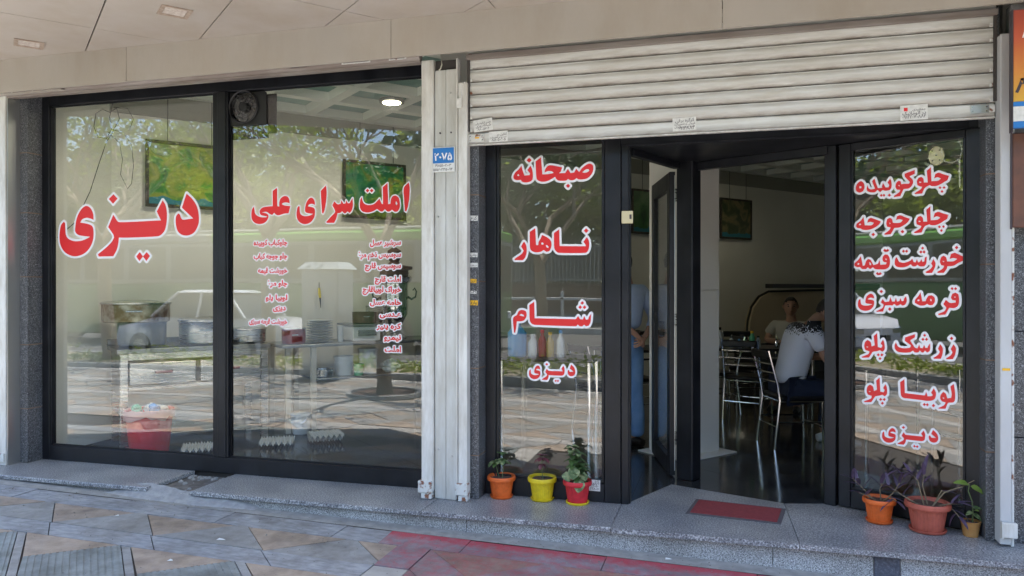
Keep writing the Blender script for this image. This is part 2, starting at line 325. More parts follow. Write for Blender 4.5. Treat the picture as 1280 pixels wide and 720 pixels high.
def text_mesh(body, width=None, height=None, offset=0., raw=False):
    """flat lettering, right edge at u=0, baseline v=0 -> verts, faces; each glyph a hair further out so that none overlap in one plane"""
    cu = bpy.data.curves.new('tmp', 'FONT'); cu.body = body if raw else shape(body); cu.size = 1; cu.fill_mode = 'FRONT'; cu.offset = offset; cu.resolution_u = 3
    ob = bpy.data.objects.new('tmp', cu); COL.objects.link(ob)
    me = bpy.data.meshes.new_from_object(ob.evaluated_get(bpy.context.evaluated_depsgraph_get())); bpy.data.objects.remove(ob); bpy.data.curves.remove(cu)
    bm = bmesh.new(); bm.from_mesh(me); seen = set(); k = 0; off = {}
    for v in bm.verts:
        if v.index in seen: continue
        st = [v]; seen.add(v.index)
        while st:
            q = st.pop(); off[q.index] = k
            for e in q.link_edges:
                o = e.other_vert(q)
                if o.index not in seen: seen.add(o.index); st.append(o)
        k += 1
    vs = [(v.co.x, v.co.y, off[v.index] % 4) for v in bm.verts]; fs = [[v.index for v in f.verts] for f in bm.faces]; bm.free()
    if not vs: return [], []
    x0 = min(v[0] for v in vs)+offset; x1 = max(v[0] for v in vs)-offset; sx = (width/(x1-x0)) if width else 1
    sy = height if height else sx
    return [((v[0]-x1)*sx, v[1]*sy, v[2]*.00012) for v in vs], fs
# traced outlines of the window lettering: window, width of the white border in m, loops of (u, v) in mm
WORDS={
 'dizi':('L',0.0178,[[-5318,1996,-5347,1967,-5361,1901,-5361,1836,-5341,1780,-5295,1733,-5231,1709,-5174,1708,-5105,1729,-5054,1771,-5023,1822,-5012,1877,-5014,1927,-5031,1958,-5082,1975,-5148,1986,-5126,2013,-5082,2024,-5043,2017,-5012,2005,-5016,2056,-5043,2103,-5082,2122,-5122,2108,-5162,2064,-5187,2009,-5199,1945,-5197,1908,-5168,1884,-5116,1874,-5048,1866,-5082,1850,-5139,1834,-5208,1832,-5266,1851,-5295,1882,-5303,1938,-5304,1984],[-4812,2042,-4774,1991,-4752,1981,-4669,1979,-4345,1985,-4385,2058,-4329,2146,-4302,2105,-4289,2042,-4291,1980,-4304,1917,-4329,1882,-4377,1858,-4669,1852,-4757,1854,-4763,1808,-4779,1754,-4813,1702,-4958,1701,-4967,1720,-4891,1769,-4829,1819,-4805,1856,-4813,1882,-4863,1942],[-4810,2210,-4770,2173,-4815,2133,-4857,2173],[-4102,2192,-4040,2137,-4003,2078,-3988,2008,-3993,1946,-4029,1885,-4086,1860,-4144,1865,-4186,1897,-4204,1960,-4201,2013,-4180,2037,-4165,2025,-4154,1999,-4133,1985,-4040,1993,-4146,2082],[-4551,1733,-4520,1697,-4554,1661,-4585,1697],[-4484,1732,-4452,1701,-4486,1660,-4520,1697]]),
 'ali':('L',0.0091,[[-3488,2072,-3505,2048,-3511,2006,-3503,1970,-3478,1945,-3440,1935,-3399,1942,-3371,1963,-3359,1990,-3363,2007,-3385,2018,-3418,2024,-3378,2028,-3347,2010,-3327,2002,-3309,2019,-3290,2002,-3266,1999,-3222,2010,-3184,2012,-3169,2066,-3215,2071,-3244,2082,-3235,2091,-3205,2095,-3175,2088,-3179,2116,-3192,2138,-3219,2144,-3249,2130,-3264,2101,-3264,2065,-3283,2069,-3284,2209,-3322,2187,-3322,2070,-3371,2068,-3412,2061,-3433,2043,-3436,2022,-3423,2004,-3368,1991,-3385,1986,-3426,1988,-3460,2001,-3478,2020,-3483,2048]]),
 'ay':('L',0.0091,[[-3096,2065,-3108,2051,-3115,2020,-3115,1988,-3106,1961,-3085,1939,-3057,1927,-3031,1926,-3001,1936,-2978,1956,-2964,1980,-2959,2007,-2960,2031,-2968,2046,-2990,2054,-3020,2060,-3010,2073,-2991,2078,-2973,2075,-2959,2069,-2961,2093,-2973,2116,-2991,2125,-3008,2118,-3026,2098,-3038,2071,-3043,2040,-3042,2022,-3029,2011,-3006,2006,-2975,2002,-2990,1994,-3016,1987,-3047,1986,-3072,1995,-3085,2010,-3089,2037,-3089,2059],[-2867,2212,-2910,2173,-2905,2090,-2900,2008,-2890,2001,-2877,2031,-2864,2107,-2861,2165]]),
 'sar':('L',0.0088,[[-2796,2090,-2813,2062,-2791,2022,-2794,2004,-2822,1979,-2865,1938,-2857,1931,-2798,1930,-2782,1960,-2770,2002,-2749,2003,-2732,2015,-2715,2000,-2703,2000,-2687,2013,-2670,2000,-2653,2019,-2643,2056,-2646,2111,-2662,2087,-2667,2074,-2684,2072,-2699,2096,-2703,2073,-2720,2070,-2738,2096,-2743,2071,-2770,2068]]),
 'omelet':('L',0.0088,[[-2571,2115,-2582,2097,-2587,2060,-2582,2029,-2561,2007,-2521,2000,-2480,2008,-2447,2025,-2420,2006,-2403,2005,-2383,2021,-2367,2005,-2347,2003,-2327,2016,-2307,2000,-2284,2003,-2267,2027,-2266,2069,-2277,2103,-2300,2119,-2323,2113,-2337,2089,-2340,2059,-2359,2057,-2363,2212,-2401,2183,-2399,2058,-2410,2062,-2428,2100,-2447,2081,-2474,2060,-2514,2054,-2548,2065,-2565,2087],[-2296,2079,-2284,2060,-2290,2045,-2300,2057],[-2524,2176,-2509,2161,-2524,2148,-2540,2162],[-2490,2175,-2475,2160,-2490,2146,-2506,2161],[-2195,2209,-2234,2171,-2231,2086,-2226,2004,-2215,1998,-2202,2037,-2190,2109,-2189,2176]]),
 'sobhaneh':('M',0.0142,[[-1347,2295,-1367,2270,-1394,2247,-1406,2219,-1399,2201,-1380,2195,-1353,2196,-1342,2183,-1318,2177,-1286,2181,-1267,2196,-1265,2227,-1270,2263,-1282,2292,-1305,2262,-1286,2238,-1289,2227,-1326,2225,-1337,2256],[-1372,2239,-1362,2228,-1367,2223,-1379,2226],[-1292,2348,-1274,2330,-1292,2313,-1311,2331],[-1208,2346,-1246,2320,-1240,2205,-1227,2186,-1195,2177,-1163,2181,-1131,2195,-1108,2208,-1097,2189,-1076,2180,-1034,2179,-1017,2190,-1000,2180,-974,2182,-959,2194,-943,2184,-912,2183,-881,2191,-855,2216,-844,2246,-845,2271,-858,2285,-876,2287,-899,2276,-922,2257,-940,2234,-961,2257,-974,2233,-1000,2229,-1018,2259,-1037,2231,-1081,2231,-1067,2245,-1058,2271,-1100,2281,-1142,2289,-1163,2282,-1179,2260,-1182,2240,-1158,2249,-1131,2246,-1118,2235,-1158,2228,-1198,2228,-1201,2266],[-919,2231,-896,2249,-876,2251,-870,2242,-881,2232,-901,2227],[-1017,2157,-1003,2142,-1017,2128,-1032,2143]]),
 'nahar':('M',0.0142,[[-1331,1765,-1350,1731,-1331,1702,-1347,1679,-1399,1645,-1394,1637,-1337,1637,-1320,1657,-1310,1696,-1312,1733,-1323,1759],[-1248,1858,-1288,1832,-1286,1722,-1272,1699,-1243,1690,-1211,1693,-1189,1705,-1168,1692,-1147,1700,-1134,1730,-1136,1762,-1157,1788,-1200,1810,-1211,1783,-1224,1763,-1227,1740,-1243,1740],[-1205,1756,-1195,1758,-1187,1749,-1195,1741,-1206,1746],[-1173,1739,-1165,1739,-1153,1726,-1157,1718,-1171,1726],[-1079,1846,-1116,1821,-1114,1720,-1099,1694,-1078,1684,-901,1682,-880,1696,-871,1732,-875,1768,-887,1789,-911,1758,-893,1732,-898,1727,-1076,1731],[-892,1849,-876,1832,-892,1817,-908,1833]]),
 'sham':('M',0.0142,[[-1347,1290,-1369,1278,-1380,1255,-1393,1247,-1407,1234,-1408,1205,-1401,1131,-1393,1130,-1386,1163,-1381,1210,-1350,1211,-1328,1219,-1312,1242,-1311,1269,-1320,1284],[-1363,1252,-1350,1263,-1331,1255,-1327,1245,-1344,1247],[-1256,1348,-1291,1324,-1288,1222,-1274,1196,-1248,1187,-963,1182,-950,1194,-937,1183,-919,1181,-906,1193,-893,1182,-875,1186,-862,1212,-858,1268,-872,1247,-877,1230,-893,1227,-906,1252,-914,1229,-934,1230,-947,1252,-963,1231,-973,1230,-1253,1233],[-919,1353,-906,1341,-919,1328,-932,1340],[-933,1325,-920,1312,-933,1299,-946,1312],[-903,1325,-890,1312,-903,1299,-916,1312]]),
 'dizi2':('M',0.0126,[[-1283,878,-1290,871,-1293,856,-1293,841,-1288,828,-1277,817,-1263,811,-1250,811,-1234,815,-1222,825,-1215,836,-1212,849,-1213,860,-1217,868,-1229,872,-1244,875,-1239,881,-1229,883,-1220,881,-1213,879,-1214,890,-1220,901,-1229,906,-1238,903,-1248,893,-1253,880,-1256,865,-1255,857,-1249,851,-1237,849,-1221,846,-1229,843,-1242,840,-1258,839,-1271,844,-1278,851,-1280,864,-1280,875],[-1166,886,-1157,874,-1152,872,-1132,871,-1054,871,-1064,888,-1051,908,-1044,899,-1041,884,-1041,869,-1044,854,-1050,846,-1062,841,-1132,841,-1153,842,-1154,831,-1158,819,-1165,807,-1200,808,-1202,812,-1184,823,-1170,834,-1164,843,-1166,849,-1178,863],[-1166,925,-1156,916,-1167,907,-1177,917],[-995,919,-980,905,-971,891,-967,874,-968,859,-977,845,-991,839,-1005,841,-1015,849,-1020,864,-1019,876,-1014,882,-1010,879,-1008,873,-1003,869,-980,871,-1006,893],[-1103,812,-1096,804,-1104,795,-1111,804],[-1087,812,-1080,804,-1088,795,-1096,804]]),
 'koobideh':('R',0.0138,[[141,2137,122,2124,112,2097,116,2073,136,2063,157,2070,166,2092,163,2118,152,2133],[136,2106,148,2102,146,2091,133,2092],[227,2145,212,2130,230,2080,206,2078,191,2087,184,2107,179,2085,184,2068,203,2059,230,2058,245,2071,261,2055,277,2068,293,2061,319,2064,329,2083,328,2116,321,2136,305,2113,316,2095,311,2082,293,2083,279,2112,272,2093,274,2082,248,2082,235,2119],[268,2044,276,2033,268,2025,259,2035],[284,2043,293,2033,284,2024,275,2035],[316,2042,326,2030,316,2021,306,2032],[463,2176,405,2158,408,2138,436,2103,430,2093,400,2095,386,2094,382,2114,370,2118,357,2105,352,2081,360,2063,380,2059,375,2046,342,2024,344,2018,380,2020,393,2050,400,2063,430,2065,448,2083,453,2110,433,2139,463,2152],[367,2090,377,2089,375,2081],[553,2183,531,2164,536,2091,514,2093,512,2115,500,2129,485,2125,475,2105,478,2080,495,2070,505,2067,495,2052,460,2030,468,2026,505,2026,514,2050,527,2065,548,2074,558,2067,582,2065,606,2074,629,2087,644,2097,651,2120,620,2133,596,2145,577,2138,571,2112,589,2118,608,2108,591,2096,556,2097],[490,2102,501,2097,497,2092,487,2094],[603,2062,612,2052,603,2044,595,2053],[625,2061,633,2051,625,2043,617,2052],[614,2038,622,2029,614,2020,606,2030]]),
 'joojeh':('R',0.0138,[[160,1903,144,1881,119,1863,114,1846,122,1834,141,1830,158,1820,187,1818,219,1826,246,1842,259,1855,266,1868,230,1885,206,1895,190,1887,183,1865,203,1869,224,1862,209,1847,168,1849],[139,1862,147,1856,139,1852,130,1854],[220,1799,231,1786,220,1775,209,1787],[380,1900,362,1896,355,1872,375,1876,395,1869,380,1854,350,1853,337,1856,332,1878,319,1888,303,1880,298,1853,303,1833,324,1826,316,1810,285,1787,290,1782,324,1784,337,1806,345,1822,375,1824,400,1836,423,1854,435,1875,405,1888],[314,1857,325,1854,319,1847],[393,1808,404,1796,393,1785,382,1797],[550,1944,528,1924,533,1851,511,1852,509,1874,496,1888,482,1884,472,1863,474,1838,492,1829,501,1826,492,1810,457,1788,465,1784,502,1786,511,1809,523,1825,545,1834,555,1828,579,1827,603,1836,626,1851,641,1861,648,1884,617,1897,593,1907,574,1899,568,1873,586,1880,605,1871,588,1859,552,1858],[487,1860,497,1856,494,1851,484,1853],[600,1824,609,1815,600,1806,592,1816],[622,1824,630,1815,622,1806,614,1816],[611,1801,619,1792,611,1783,603,1793]]),
 'khoresht':('R',0.014,[[144,1650,129,1628,105,1604,104,1588,123,1578,138,1579,153,1566,177,1566,186,1577,201,1564,218,1577,233,1564,265,1562,294,1563,314,1578,320,1605,317,1636,306,1655,291,1657,278,1643,276,1622,285,1609,300,1606,297,1594,262,1591,259,1622,248,1598,221,1590,204,1624,189,1630,177,1618,168,1590,156,1587],[126,1606,136,1602,130,1594,122,1597],[195,1611,207,1602,207,1590,198,1592],[291,1631,303,1627,297,1619],[289,1693,299,1683,289,1673,280,1683],[307,1692,316,1682,307,1673,297,1683],[245,1546,254,1536,245,1526,236,1536],[262,1545,272,1535,262,1526,253,1536],[360,1638,351,1626,348,1599,357,1580,380,1573,413,1576,441,1591,452,1579,468,1578,478,1587,493,1577,517,1577,528,1595,531,1637,520,1631,517,1607,506,1604,501,1622,493,1605,482,1602,476,1623,468,1602,457,1605,449,1627,435,1612,402,1601,374,1607],[399,1683,408,1673,399,1664,390,1674],[417,1683,426,1673,417,1663,408,1673],[507,1699,516,1689,507,1680,499,1689],[498,1675,507,1665,498,1656,489,1666],[516,1675,525,1665,516,1655,507,1665],[568,1621,555,1594,563,1577,550,1559,523,1542,529,1535,560,1536,574,1565,579,1594],[683,1656,662,1648,655,1619,675,1624,696,1618,675,1604,642,1604,637,1628,623,1639,610,1629,603,1602,610,1582,626,1578,618,1561,587,1541,592,1535,624,1536,639,1558,644,1575,675,1577,701,1594,727,1608,734,1628,706,1643],[616,1608,628,1606,622,1600],[692,1697,702,1686,692,1675,683,1687]]),
 'ghormeh':('R',0.0142,[[138,1371,130,1363,126,1346,126,1328,132,1314,145,1302,163,1296,179,1296,199,1302,213,1314,222,1328,225,1342,225,1356,220,1364,205,1368,186,1370,193,1377,205,1381,216,1379,225,1376,224,1390,216,1402,205,1407,194,1402,182,1391,175,1376,172,1359,173,1349,181,1343,195,1341,215,1339,205,1335,189,1330,169,1329,153,1333,145,1341,142,1356,142,1368],[277,1373,266,1352,283,1337,275,1316,238,1295,243,1291,279,1293,292,1332,321,1334,334,1332,345,1343,359,1331,373,1335,381,1343,392,1333,408,1339,418,1363,414,1392,403,1378,400,1363,389,1361,382,1380,375,1361,362,1358,355,1383,348,1358,332,1358,323,1386,315,1358,290,1354],[269,1432,279,1421,269,1410,258,1421],[319,1322,330,1310,319,1298,308,1310],[496,1416,483,1393,466,1370,464,1352,480,1342,496,1335,519,1337,533,1347,546,1338,564,1340,575,1359,574,1385,558,1399,540,1396,530,1379,525,1363,506,1361],[482,1373,492,1370,487,1362,477,1364],[551,1379,558,1371,556,1361,550,1367],[635,1372,622,1346,638,1324,627,1303,592,1286,597,1278,633,1283,645,1307,653,1324,683,1324,702,1342,706,1375,702,1406,687,1416,670,1409,663,1386,670,1372,688,1368,688,1357,658,1354],[678,1392,688,1391,684,1384],[669,1449,677,1440,669,1430,660,1440],[687,1449,696,1440,687,1430,679,1440]]),
 'zereshk':('R',0.0137,[[244,1155,223,1135,229,1076,210,1067,205,1094,186,1108,170,1093,165,1064,172,1042,197,1035,191,1018,148,996,154,991,194,995,210,1021,218,1033,244,1039,260,1046,276,1037,289,1054,287,1093,279,1115,265,1089,276,1076,268,1061,248,1066],[178,1066,191,1064,183,1058],[251,1026,260,1016,251,1006,241,1015],[272,1027,282,1018,272,1007,263,1016],[261,1002,271,993,261,982,252,992],[465,1157,409,1135,407,1113,444,1085,437,1071,404,1066,374,1071,361,1086,356,1102,348,1080,351,1058,369,1042,404,1039,435,1043,454,1055,464,1043,484,1046,492,1058,504,1045,514,1048,521,1059,533,1047,548,1061,550,1104,540,1090,535,1076,523,1076,516,1094,509,1072,494,1074,489,1093,479,1070,464,1075,437,1117,464,1137],[519,1162,528,1153,519,1143,511,1152],[510,1137,518,1128,510,1117,501,1127],[530,1138,538,1129,530,1118,521,1128],[605,1102,593,1074,603,1056,593,1037,567,1017,572,1011,608,1014,617,1041,619,1078],[676,1105,662,1076,671,1058,662,1039,636,1018,641,1013,673,1016,685,1045,689,1082],[666,1151,676,1141,666,1129,656,1140]]),
 'loobia':('R',0.0137,[[259,871,238,850,243,792,225,781,219,809,201,821,185,806,180,777,187,755,211,749,206,732,163,709,169,704,209,709,225,736,233,748,259,756,275,763,290,754,303,772,302,811,293,832,280,806,290,793,283,779,263,782],[193,779,206,778,198,772],[265,742,275,733,265,722,256,731],[287,744,296,735,287,724,277,733],[276,719,285,710,276,699,266,708],[405,873,380,852,385,772,400,755,425,754,504,752,529,750,558,755,577,770,582,803,570,831,555,803,565,790,558,782,536,779,528,805,521,783,504,783,407,786],[518,736,527,727,518,717,509,725],[534,737,543,728,534,717,526,726],[568,736,578,726,568,715,559,724],[678,867,660,850,667,806,664,782,643,777,636,803,622,815,608,795,605,773,615,755,634,752,625,733,594,713,598,710,634,713,643,740,650,751,674,756,684,771,685,813],[617,781,629,778,622,772]]),
 'dizi3':('R',0.0121,[[283,529,277,522,274,507,274,492,279,480,289,469,304,463,318,463,333,468,345,478,352,489,354,502,354,514,350,521,338,524,322,527,328,533,337,536,347,534,354,531,353,543,346,554,337,558,328,555,319,545,313,532,311,517,311,509,318,503,330,501,346,500,338,496,325,492,309,492,296,496,289,503,287,516,286,526],[400,540,409,528,415,526,434,526,510,528,500,545,513,565,519,555,523,541,522,527,520,512,514,504,503,499,434,497,414,497,413,487,409,474,401,462,368,462,365,466,383,478,397,489,403,498,401,504,389,517],[400,579,409,570,399,561,389,570],[566,576,581,563,590,550,594,534,593,519,585,505,571,499,558,501,548,508,543,522,543,535,548,540,552,537,555,531,560,528,582,530,556,551],[462,470,470,461,462,453,455,461],[478,470,486,462,478,453,470,461]]),
}
# ================================================================== THE SETTING
U = (.639, .769); P_ = (-.769, .639)                  # the building's own grid stands at an angle to the shop front
def gz(x): return -.13-.022*(max(-6., min(2.5, x))+1.1)
def clip(poly, a, b, c):                                # keep a*x+b*y+c >= 0
    out = []
    for i in range(len(poly)):
        p, q = poly[i-1], poly[i]; dp = a*p[0]+b*p[1]+c; dq = a*q[0]+b*q[1]+c
        if (dp >= 0) != (dq >= 0): t = dp/(dp-dq); out.append((p[0]+(q[0]-p[0])*t, p[1]+(q[1]-p[1])*t))
        if dq >= 0: out.append(q)
    return out
def area(p): return abs(sum(p[i-1][0]*p[i][1]-p[i][0]*p[i-1][1] for i in range(len(p))))*.5 if len(p) > 2 else 0
def half(p, q):                                         # half plane left of p->q
    return (-(q[1]-p[1]), q[0]-p[0], (q[1]-p[1])*p[0]-(q[0]-p[0])*p[1])

# ground base sheet (reaches the horizon) and road
b = MB(); xs = [-260, -6, 2.5, 260]; ys = [5.0, -1.0]
for i in range(3):
    b.add([(xs[i], 14 if 0 else 4.62, gz(xs[i])-.012), (xs[i+1], 4.62, gz(xs[i+1])-.012), (xs[i+1], -1.05, gz(xs[i+1])-.012), (xs[i], -1.05, gz(xs[i])-.012)], [(0, 3, 2, 1)])
b.build('pavement_bed', M_joint, kind='structure')
M_ground = mat('ground_earth', (.16, .14, .11), .95, col2=(.20, .18, .14), scale=2)
MB().box(-260, 260, -260, 260, -1.2, -.42).build('ground', M_ground, kind='structure')
M_asph = mat('asphalt', (.07, .069, .068), .85, col2=(.105, .102, .10), scale=1.3, bump=.3, bscale=70)
MB().box(-260, 260, -18, -3.1, -.419, -.31).build('road', M_asph, kind='structure')
# pavement tiles ------------------------------------------------------
M_tb = mat('tile_bluegrey', (.25, .26, .285), .7, col2=(.36, .375, .40), scale=11, detail=12, stretch=(1, 3.5, 1), bump=.35, bscale=70, dirt=.38, dscale=5)
M_tg = mat('tile_grey', (.26, .26, .262), .75, col2=(.32, .32, .315), scale=16, detail=12, bump=.35, bscale=90, dirt=.38, dscale=5)
M_te = mat('tile_buff', (.40, .32, .25), .75, col2=(.33, .27, .225), scale=13, detail=12, bump=.35, bscale=90, dirt=.38, dscale=5)
M_tr = mat('tile_ribbed_green', (.215, .24, .245), .75, col2=(.26, .285, .285), scale=5, dirt=.38, dscale=5)
M_tw = mat('tile_white', (.38, .365, .345), .8, col2=(.31, .295, .28), scale=9)
M_tfe = mat('dusty_buff_tile', (.31, .265, .22), .8, col2=(.26, .225, .19), scale=4, dirt=.2); M_tfg = mat('dusty_grey_tile', (.275, .275, .265), .8, col2=(.235, .235, .225), scale=4, dirt=.2)
def red_over(name, base, base2, y0, strong):
    """tile colour under worn red paint, solid at the kerb side and thin towards the street (paint on the tiles)"""
    m = mat(name, base, .7, col2=base2, scale=12, detail=12, bump=.35, bscale=80, dirt=.35, dscale=5); n = m.node_tree; bs = n.nodes['Principled BSDF']
    src = bs.inputs['Base Color'].links[0].from_socket; tc = n.nodes['Texture Coordinate']
    sp = n.nodes.new('ShaderNodeSeparateXYZ'); n.links.new(tc.outputs['Object'], sp.inputs[0])
    mr = n.nodes.new('ShaderNodeMapRange'); mr.inputs['From Min'].default_value = y0; mr.inputs['From Max'].default_value = y0+.09; mr.inputs['To Min'].default_value = .0; mr.inputs['To Max'].default_value = .30
    n.links.new(sp.outputs['Y'], mr.inputs[0])
    nz = n.nodes.new('ShaderNodeTexNoise'); nz.inputs['Scale'].default_value = 16; nz.inputs['Detail'].default_value = 7; nz.inputs['Roughness'].default_value = .7; n.links.new(tc.outputs['Object'], nz.inputs[0])
    ad = n.nodes.new('ShaderNodeMath'); ad.operation = 'ADD'; n.links.new(nz.outputs['Fac'], ad.inputs[0]); n.links.new(mr.outputs[0], ad.inputs[1])
    rp = n.nodes.new('ShaderNodeMapRange'); rp.inputs['From Min'].default_value = .42; rp.inputs['From Max'].default_value = .80; rp.inputs['To Max'].default_value = strong; rp.inputs['To Min'].default_value = .12; n.links.new(ad.outputs[0], rp.inputs[0])
    mx = n.nodes.new('ShaderNodeMixRGB'); mx.inputs[2].default_value = (.42, .035, .06, 1); n.links.new(rp.outputs[0], mx.inputs[0]); n.links.new(src, mx.inputs[1]); n.links.new(mx.outputs[0], bs.inputs['Base Color'])
    return m
M_tbr = red_over('tile_bluegrey_red_paint', (.19, .20, .235), (.26, .27, .30), 4.30, .85)
M_ter = red_over('tile_buff_red_paint', (.28, .22, .18), (.23, .19, .165), 4.35, .7)
M_tgr = red_over('tile_grey_red_paint', (.20, .20, .22), (.25, .25, .26), 4.35, .7)
pav = struct_empty('pavement', (0, 0, 0))
def tile_poly(poly, h=.0, th=.03, gap=.004):
    cx = sum(p[0] for p in poly)/len(poly); cy = sum(p[1] for p in poly)/len(poly); out = []
    n = len(poly)
    if sum(poly[i][0]*poly[(i+1) % n][1]-poly[(i+1) % n][0]*poly[i][1] for i in range(n)) < 0: poly = poly[::-1]
    res = poly
    for i in range(n):
        p, q = poly[i], poly[(i+1) % n]; a, b_, c = half(p, q); L = math.hypot(a, b_)
        if L > 1e-6: res = clip(res, a/L, b_/L, c/L-gap)
    return res
def add_tile(poly, m, mb=None, rib=None, gap=.003):
    pp = tile_poly(poly, gap=gap)
    if len(pp) < 3 or area(pp) < .0008: return
    h = random.uniform(-.003, .003); t = MB().prism(pp, lambda p: gz(p[0])-.011, lambda p: gz(p[0])+h)
    if rib:                                             # raised ribs, each its own strip of the same tile
        ax, ay = rib
        s0 = min(p[0]*ax+p[1]*ay for p in pp); s1 = max(p[0]*ax+p[1]*ay for p in pp); s = s0+.012
        while s < s1-.02:
            q = clip(clip(pp, ax, ay, -s), -ax, -ay, s+.02)
            if area(q) > .0004: t.prism(q, lambda p: gz(p[0])-.001, lambda p: gz(p[0])+h+.0032)
            s += .034
    if mb is not None: mb.setdefault(m.name, (m, MB()))[1].add(t.v, t.f)
    else: t.build('tile', m, pav)
far = {}
Y0, Y1, Y2, Y3 = 4.43, 4.20, 3.865, 3.665
MB().add([(-7.5, 4.585, gz(-7.5)+.001), (-6, 4.585, gz(-6)+.001), (2.5, 4.585, gz(2.5)+.001), (4, 4.585, gz(4)+.001), (4, Y0, gz(4)+.001), (2.5, Y0, gz(2.5)+.001), (-6, Y0, gz(-6)+.001), (-7.5, Y0, gz(-7.5)+.001)], [(0, 7, 6, 1), (1, 6, 5, 2), (2, 5, 4, 3)]).build('mortar_gutter', M_mortar, pav)
jx = [-2.346+.845*k for k in range(-6, 7)]
def shx(y, x): return x-(y-Y0)*.0
for k, x in enumerate(jx[:-1]):
    red = x > -2.0
    if x < -2.0 < x+.845:                               # the slab where the red paint begins
        add_tile([(x, Y1), (-2.02, Y1), (-2.03, Y0), (x, Y0)], M_tb, gap=.003); add_tile([(-2.02, Y1), (x+.845, Y1), (x+.845, Y0), (-2.03, Y0)], M_tbr, gap=.001)
    else: add_tile([(x, Y1), (x+.845, Y1), (x+.845, Y0), (x, Y0)], M_tbr if red else M_tb)
PER = .776
def tri_row(x0, n, ya, yb, mt_b, mt_g, mb=None, rib=None, lim=None):
    dy = ya-yb
    for k in range(n):
        x = x0+PER*k; A = (x, ya); B = (x+PER-.075, ya); C = (x+dy, yb); D = (x+PER, ya); E = (x+PER+dy, yb)
        ps = [([A, B, C], mt_b), ([B, D, E, C], mt_g)]
        for p, m in ps:
            if lim: 
                for L in lim: p = clip(p, *L)
            if len(p) > 2: add_tile(p, m, mb, rib if m is mt_g else None)
lim1 = [half((-1.885, 4.3), (-1.885, 3.0))]; lim1 = [(-1, 0, -1.888)]
tri_row(-4.484-PER*3, 8, Y1, Y2, M_te, M_tg, lim=lim1)
for k in range(-4, 4):                                  # smooth blue-grey band
    x = -4.165+PER*k; p = [(x, Y2), (x+PER, Y2), (x+PER+.2, Y3), (x+.2, Y3)]; p = clip(p, -1, 0, -1.888)
    if len(p) > 2: add_tile(p, M_tb)
for k in range(8):                                      # buff triangle let into a large ribbed tile
    x = -4.131+PER*(k-3); y = Y3
    for p, m, rb in (([(x, y), (x+.70, y), (x+.335, y-.325)], M_te, None), ([(x+.70, y), (x+PER-.07, y), (x+PER+.50, y-.57), (x+.57, y-.57), (x+.335, y-.325)], M_tr, (.7071, .7071)), ([(x+PER-.07, y), (x+PER, y), (x+PER+.57, y-.57), (x+PER+.50, y-.57)], M_tg, None)):
        p = clip(p, *lim1[0])
        if len(p) > 2: add_tile(p, m, None, rb)
for yb, ya in ((Y2+.0, Y1), (3.50, Y2), (3.10, 3.50)):    # narrow white strip of slabs
    add_tile([(-1.888, yb), (-1.675, yb), (-1.675, ya), (-1.888, ya)], M_tbr if ya == Y1 else M_tw)
lim2 = [(1, 0, 1.672), (-1, 0, 3.0)]
tri_row(-1.672-PER, 7, Y1, Y2, M_ter, M_tgr, lim=lim2)
for k in range(-1, 7):
    x = -1.672+PER*k; p = [(x, Y2), (x+PER, Y2), (x+PER+.2, Y3), (x+.2, Y3)]
    for L in lim2: p = clip(p, *L)
    if len(p) > 2: add_tile(p, M_tgr)
# the rest of the pavement (seen only in the window panes): the same rows, joined
y = Y3-.57
i = 0
while y > -.9:
    rows = (.33, .2, .33, .33)[i % 4]; yb = max(y-rows, -1.0)
    if i % 4 in (0, 2, 3): tri_row(-14.3+.2*i, 24, y, yb, M_te if y > 2.5 else M_tfe, M_tg if y > 2.5 else M_tfg, far)
    else:
        x = -14
        while x < 4.5: add_tile([(x, yb), (x+PER, yb), (x+PER, y), (x, y)], M_tw, far); x += PER
    y = yb; i += 1
for k, (m, mb) in far.items(): mb.build('tile_field', m, pav, kind='stuff')
# grit and dust crumbs lying on the tiles and in the gutter
t = MB(); rg = random.Random(12)
for _ in range(1500):
    x = rg.uniform(-6, 2.2); y = 4.56-abs(rg.gauss(0, .35)) if rg.random() < .6 else rg.uniform(3.0, 4.5); r = rg.uniform(.0015, .005)*(1.6 if rg.random() < .06 else 1); z = gz(x)+.001; a = rg.uniform(0, 6)
    t.add([(x+r*math.cos(a), y+r*math.sin(a), z), (x+r*math.cos(a+2), y+r*math.sin(a+2), z), (x+r*math.cos(a+4), y+r*math.sin(a+4), z), (x, y, z+r)], [(0, 1, 3), (1, 2, 3), (2, 0, 3)])
gr_ = t.build('grit', mat('grit', (.30, .29, .27), .9, col2=(.12, .11, .10), scale=3), kind='stuff'); gr_['label'] = 'fine grit scattered over the pavement tiles'; gr_['category'] = 'grit'
# step: tread slabs, risers ------------------------------------------
step = struct_empty('doorstep', (0, 0, 0))
def slab(x0, x1, y0=4.53, y1=5.055): MB().bbox(x0+.002, x1-.002, y0, y1, -.032, 0, .005).build('tread_slab', M_tread, step)
slab(-6.6, -4.008); slab(-3.64, -1.877); slab(-1.877, -.646)
MB().prism([(-.643, 4.528), (.42, 4.526), (.40, 5.35), (-.36, 5.64), (-.60, 5.10), (-.643, 5.06)], -.032, -.0005).build('tread_slab', M_tread, step)
MB().prism([(.424, 4.524), (2.6, 4.522), (2.6, 4.97), (1.49, 4.99), (.72, 5.43), (.404, 5.35)], -.032, -.0015).build('tread_slab', M_tread, step)
MB().box(-4.02, -3.63, 4.60, 5.05, -.12, -.036).build('broken_bed', M_mortar_d, step)
t = MB(); random.seed(3)
for k in range(46):
    x, y_ = random.uniform(-4.0, -3.65), random.choice([random.uniform(4.62, 5.0), random.uniform(4.96, 5.03)]); r = random.uniform(.006, .022)
    t.lathe([(r, 0), (r*.9, r*.4), (r*.4, r*.8)], (x, y_, -.037), seg=6)
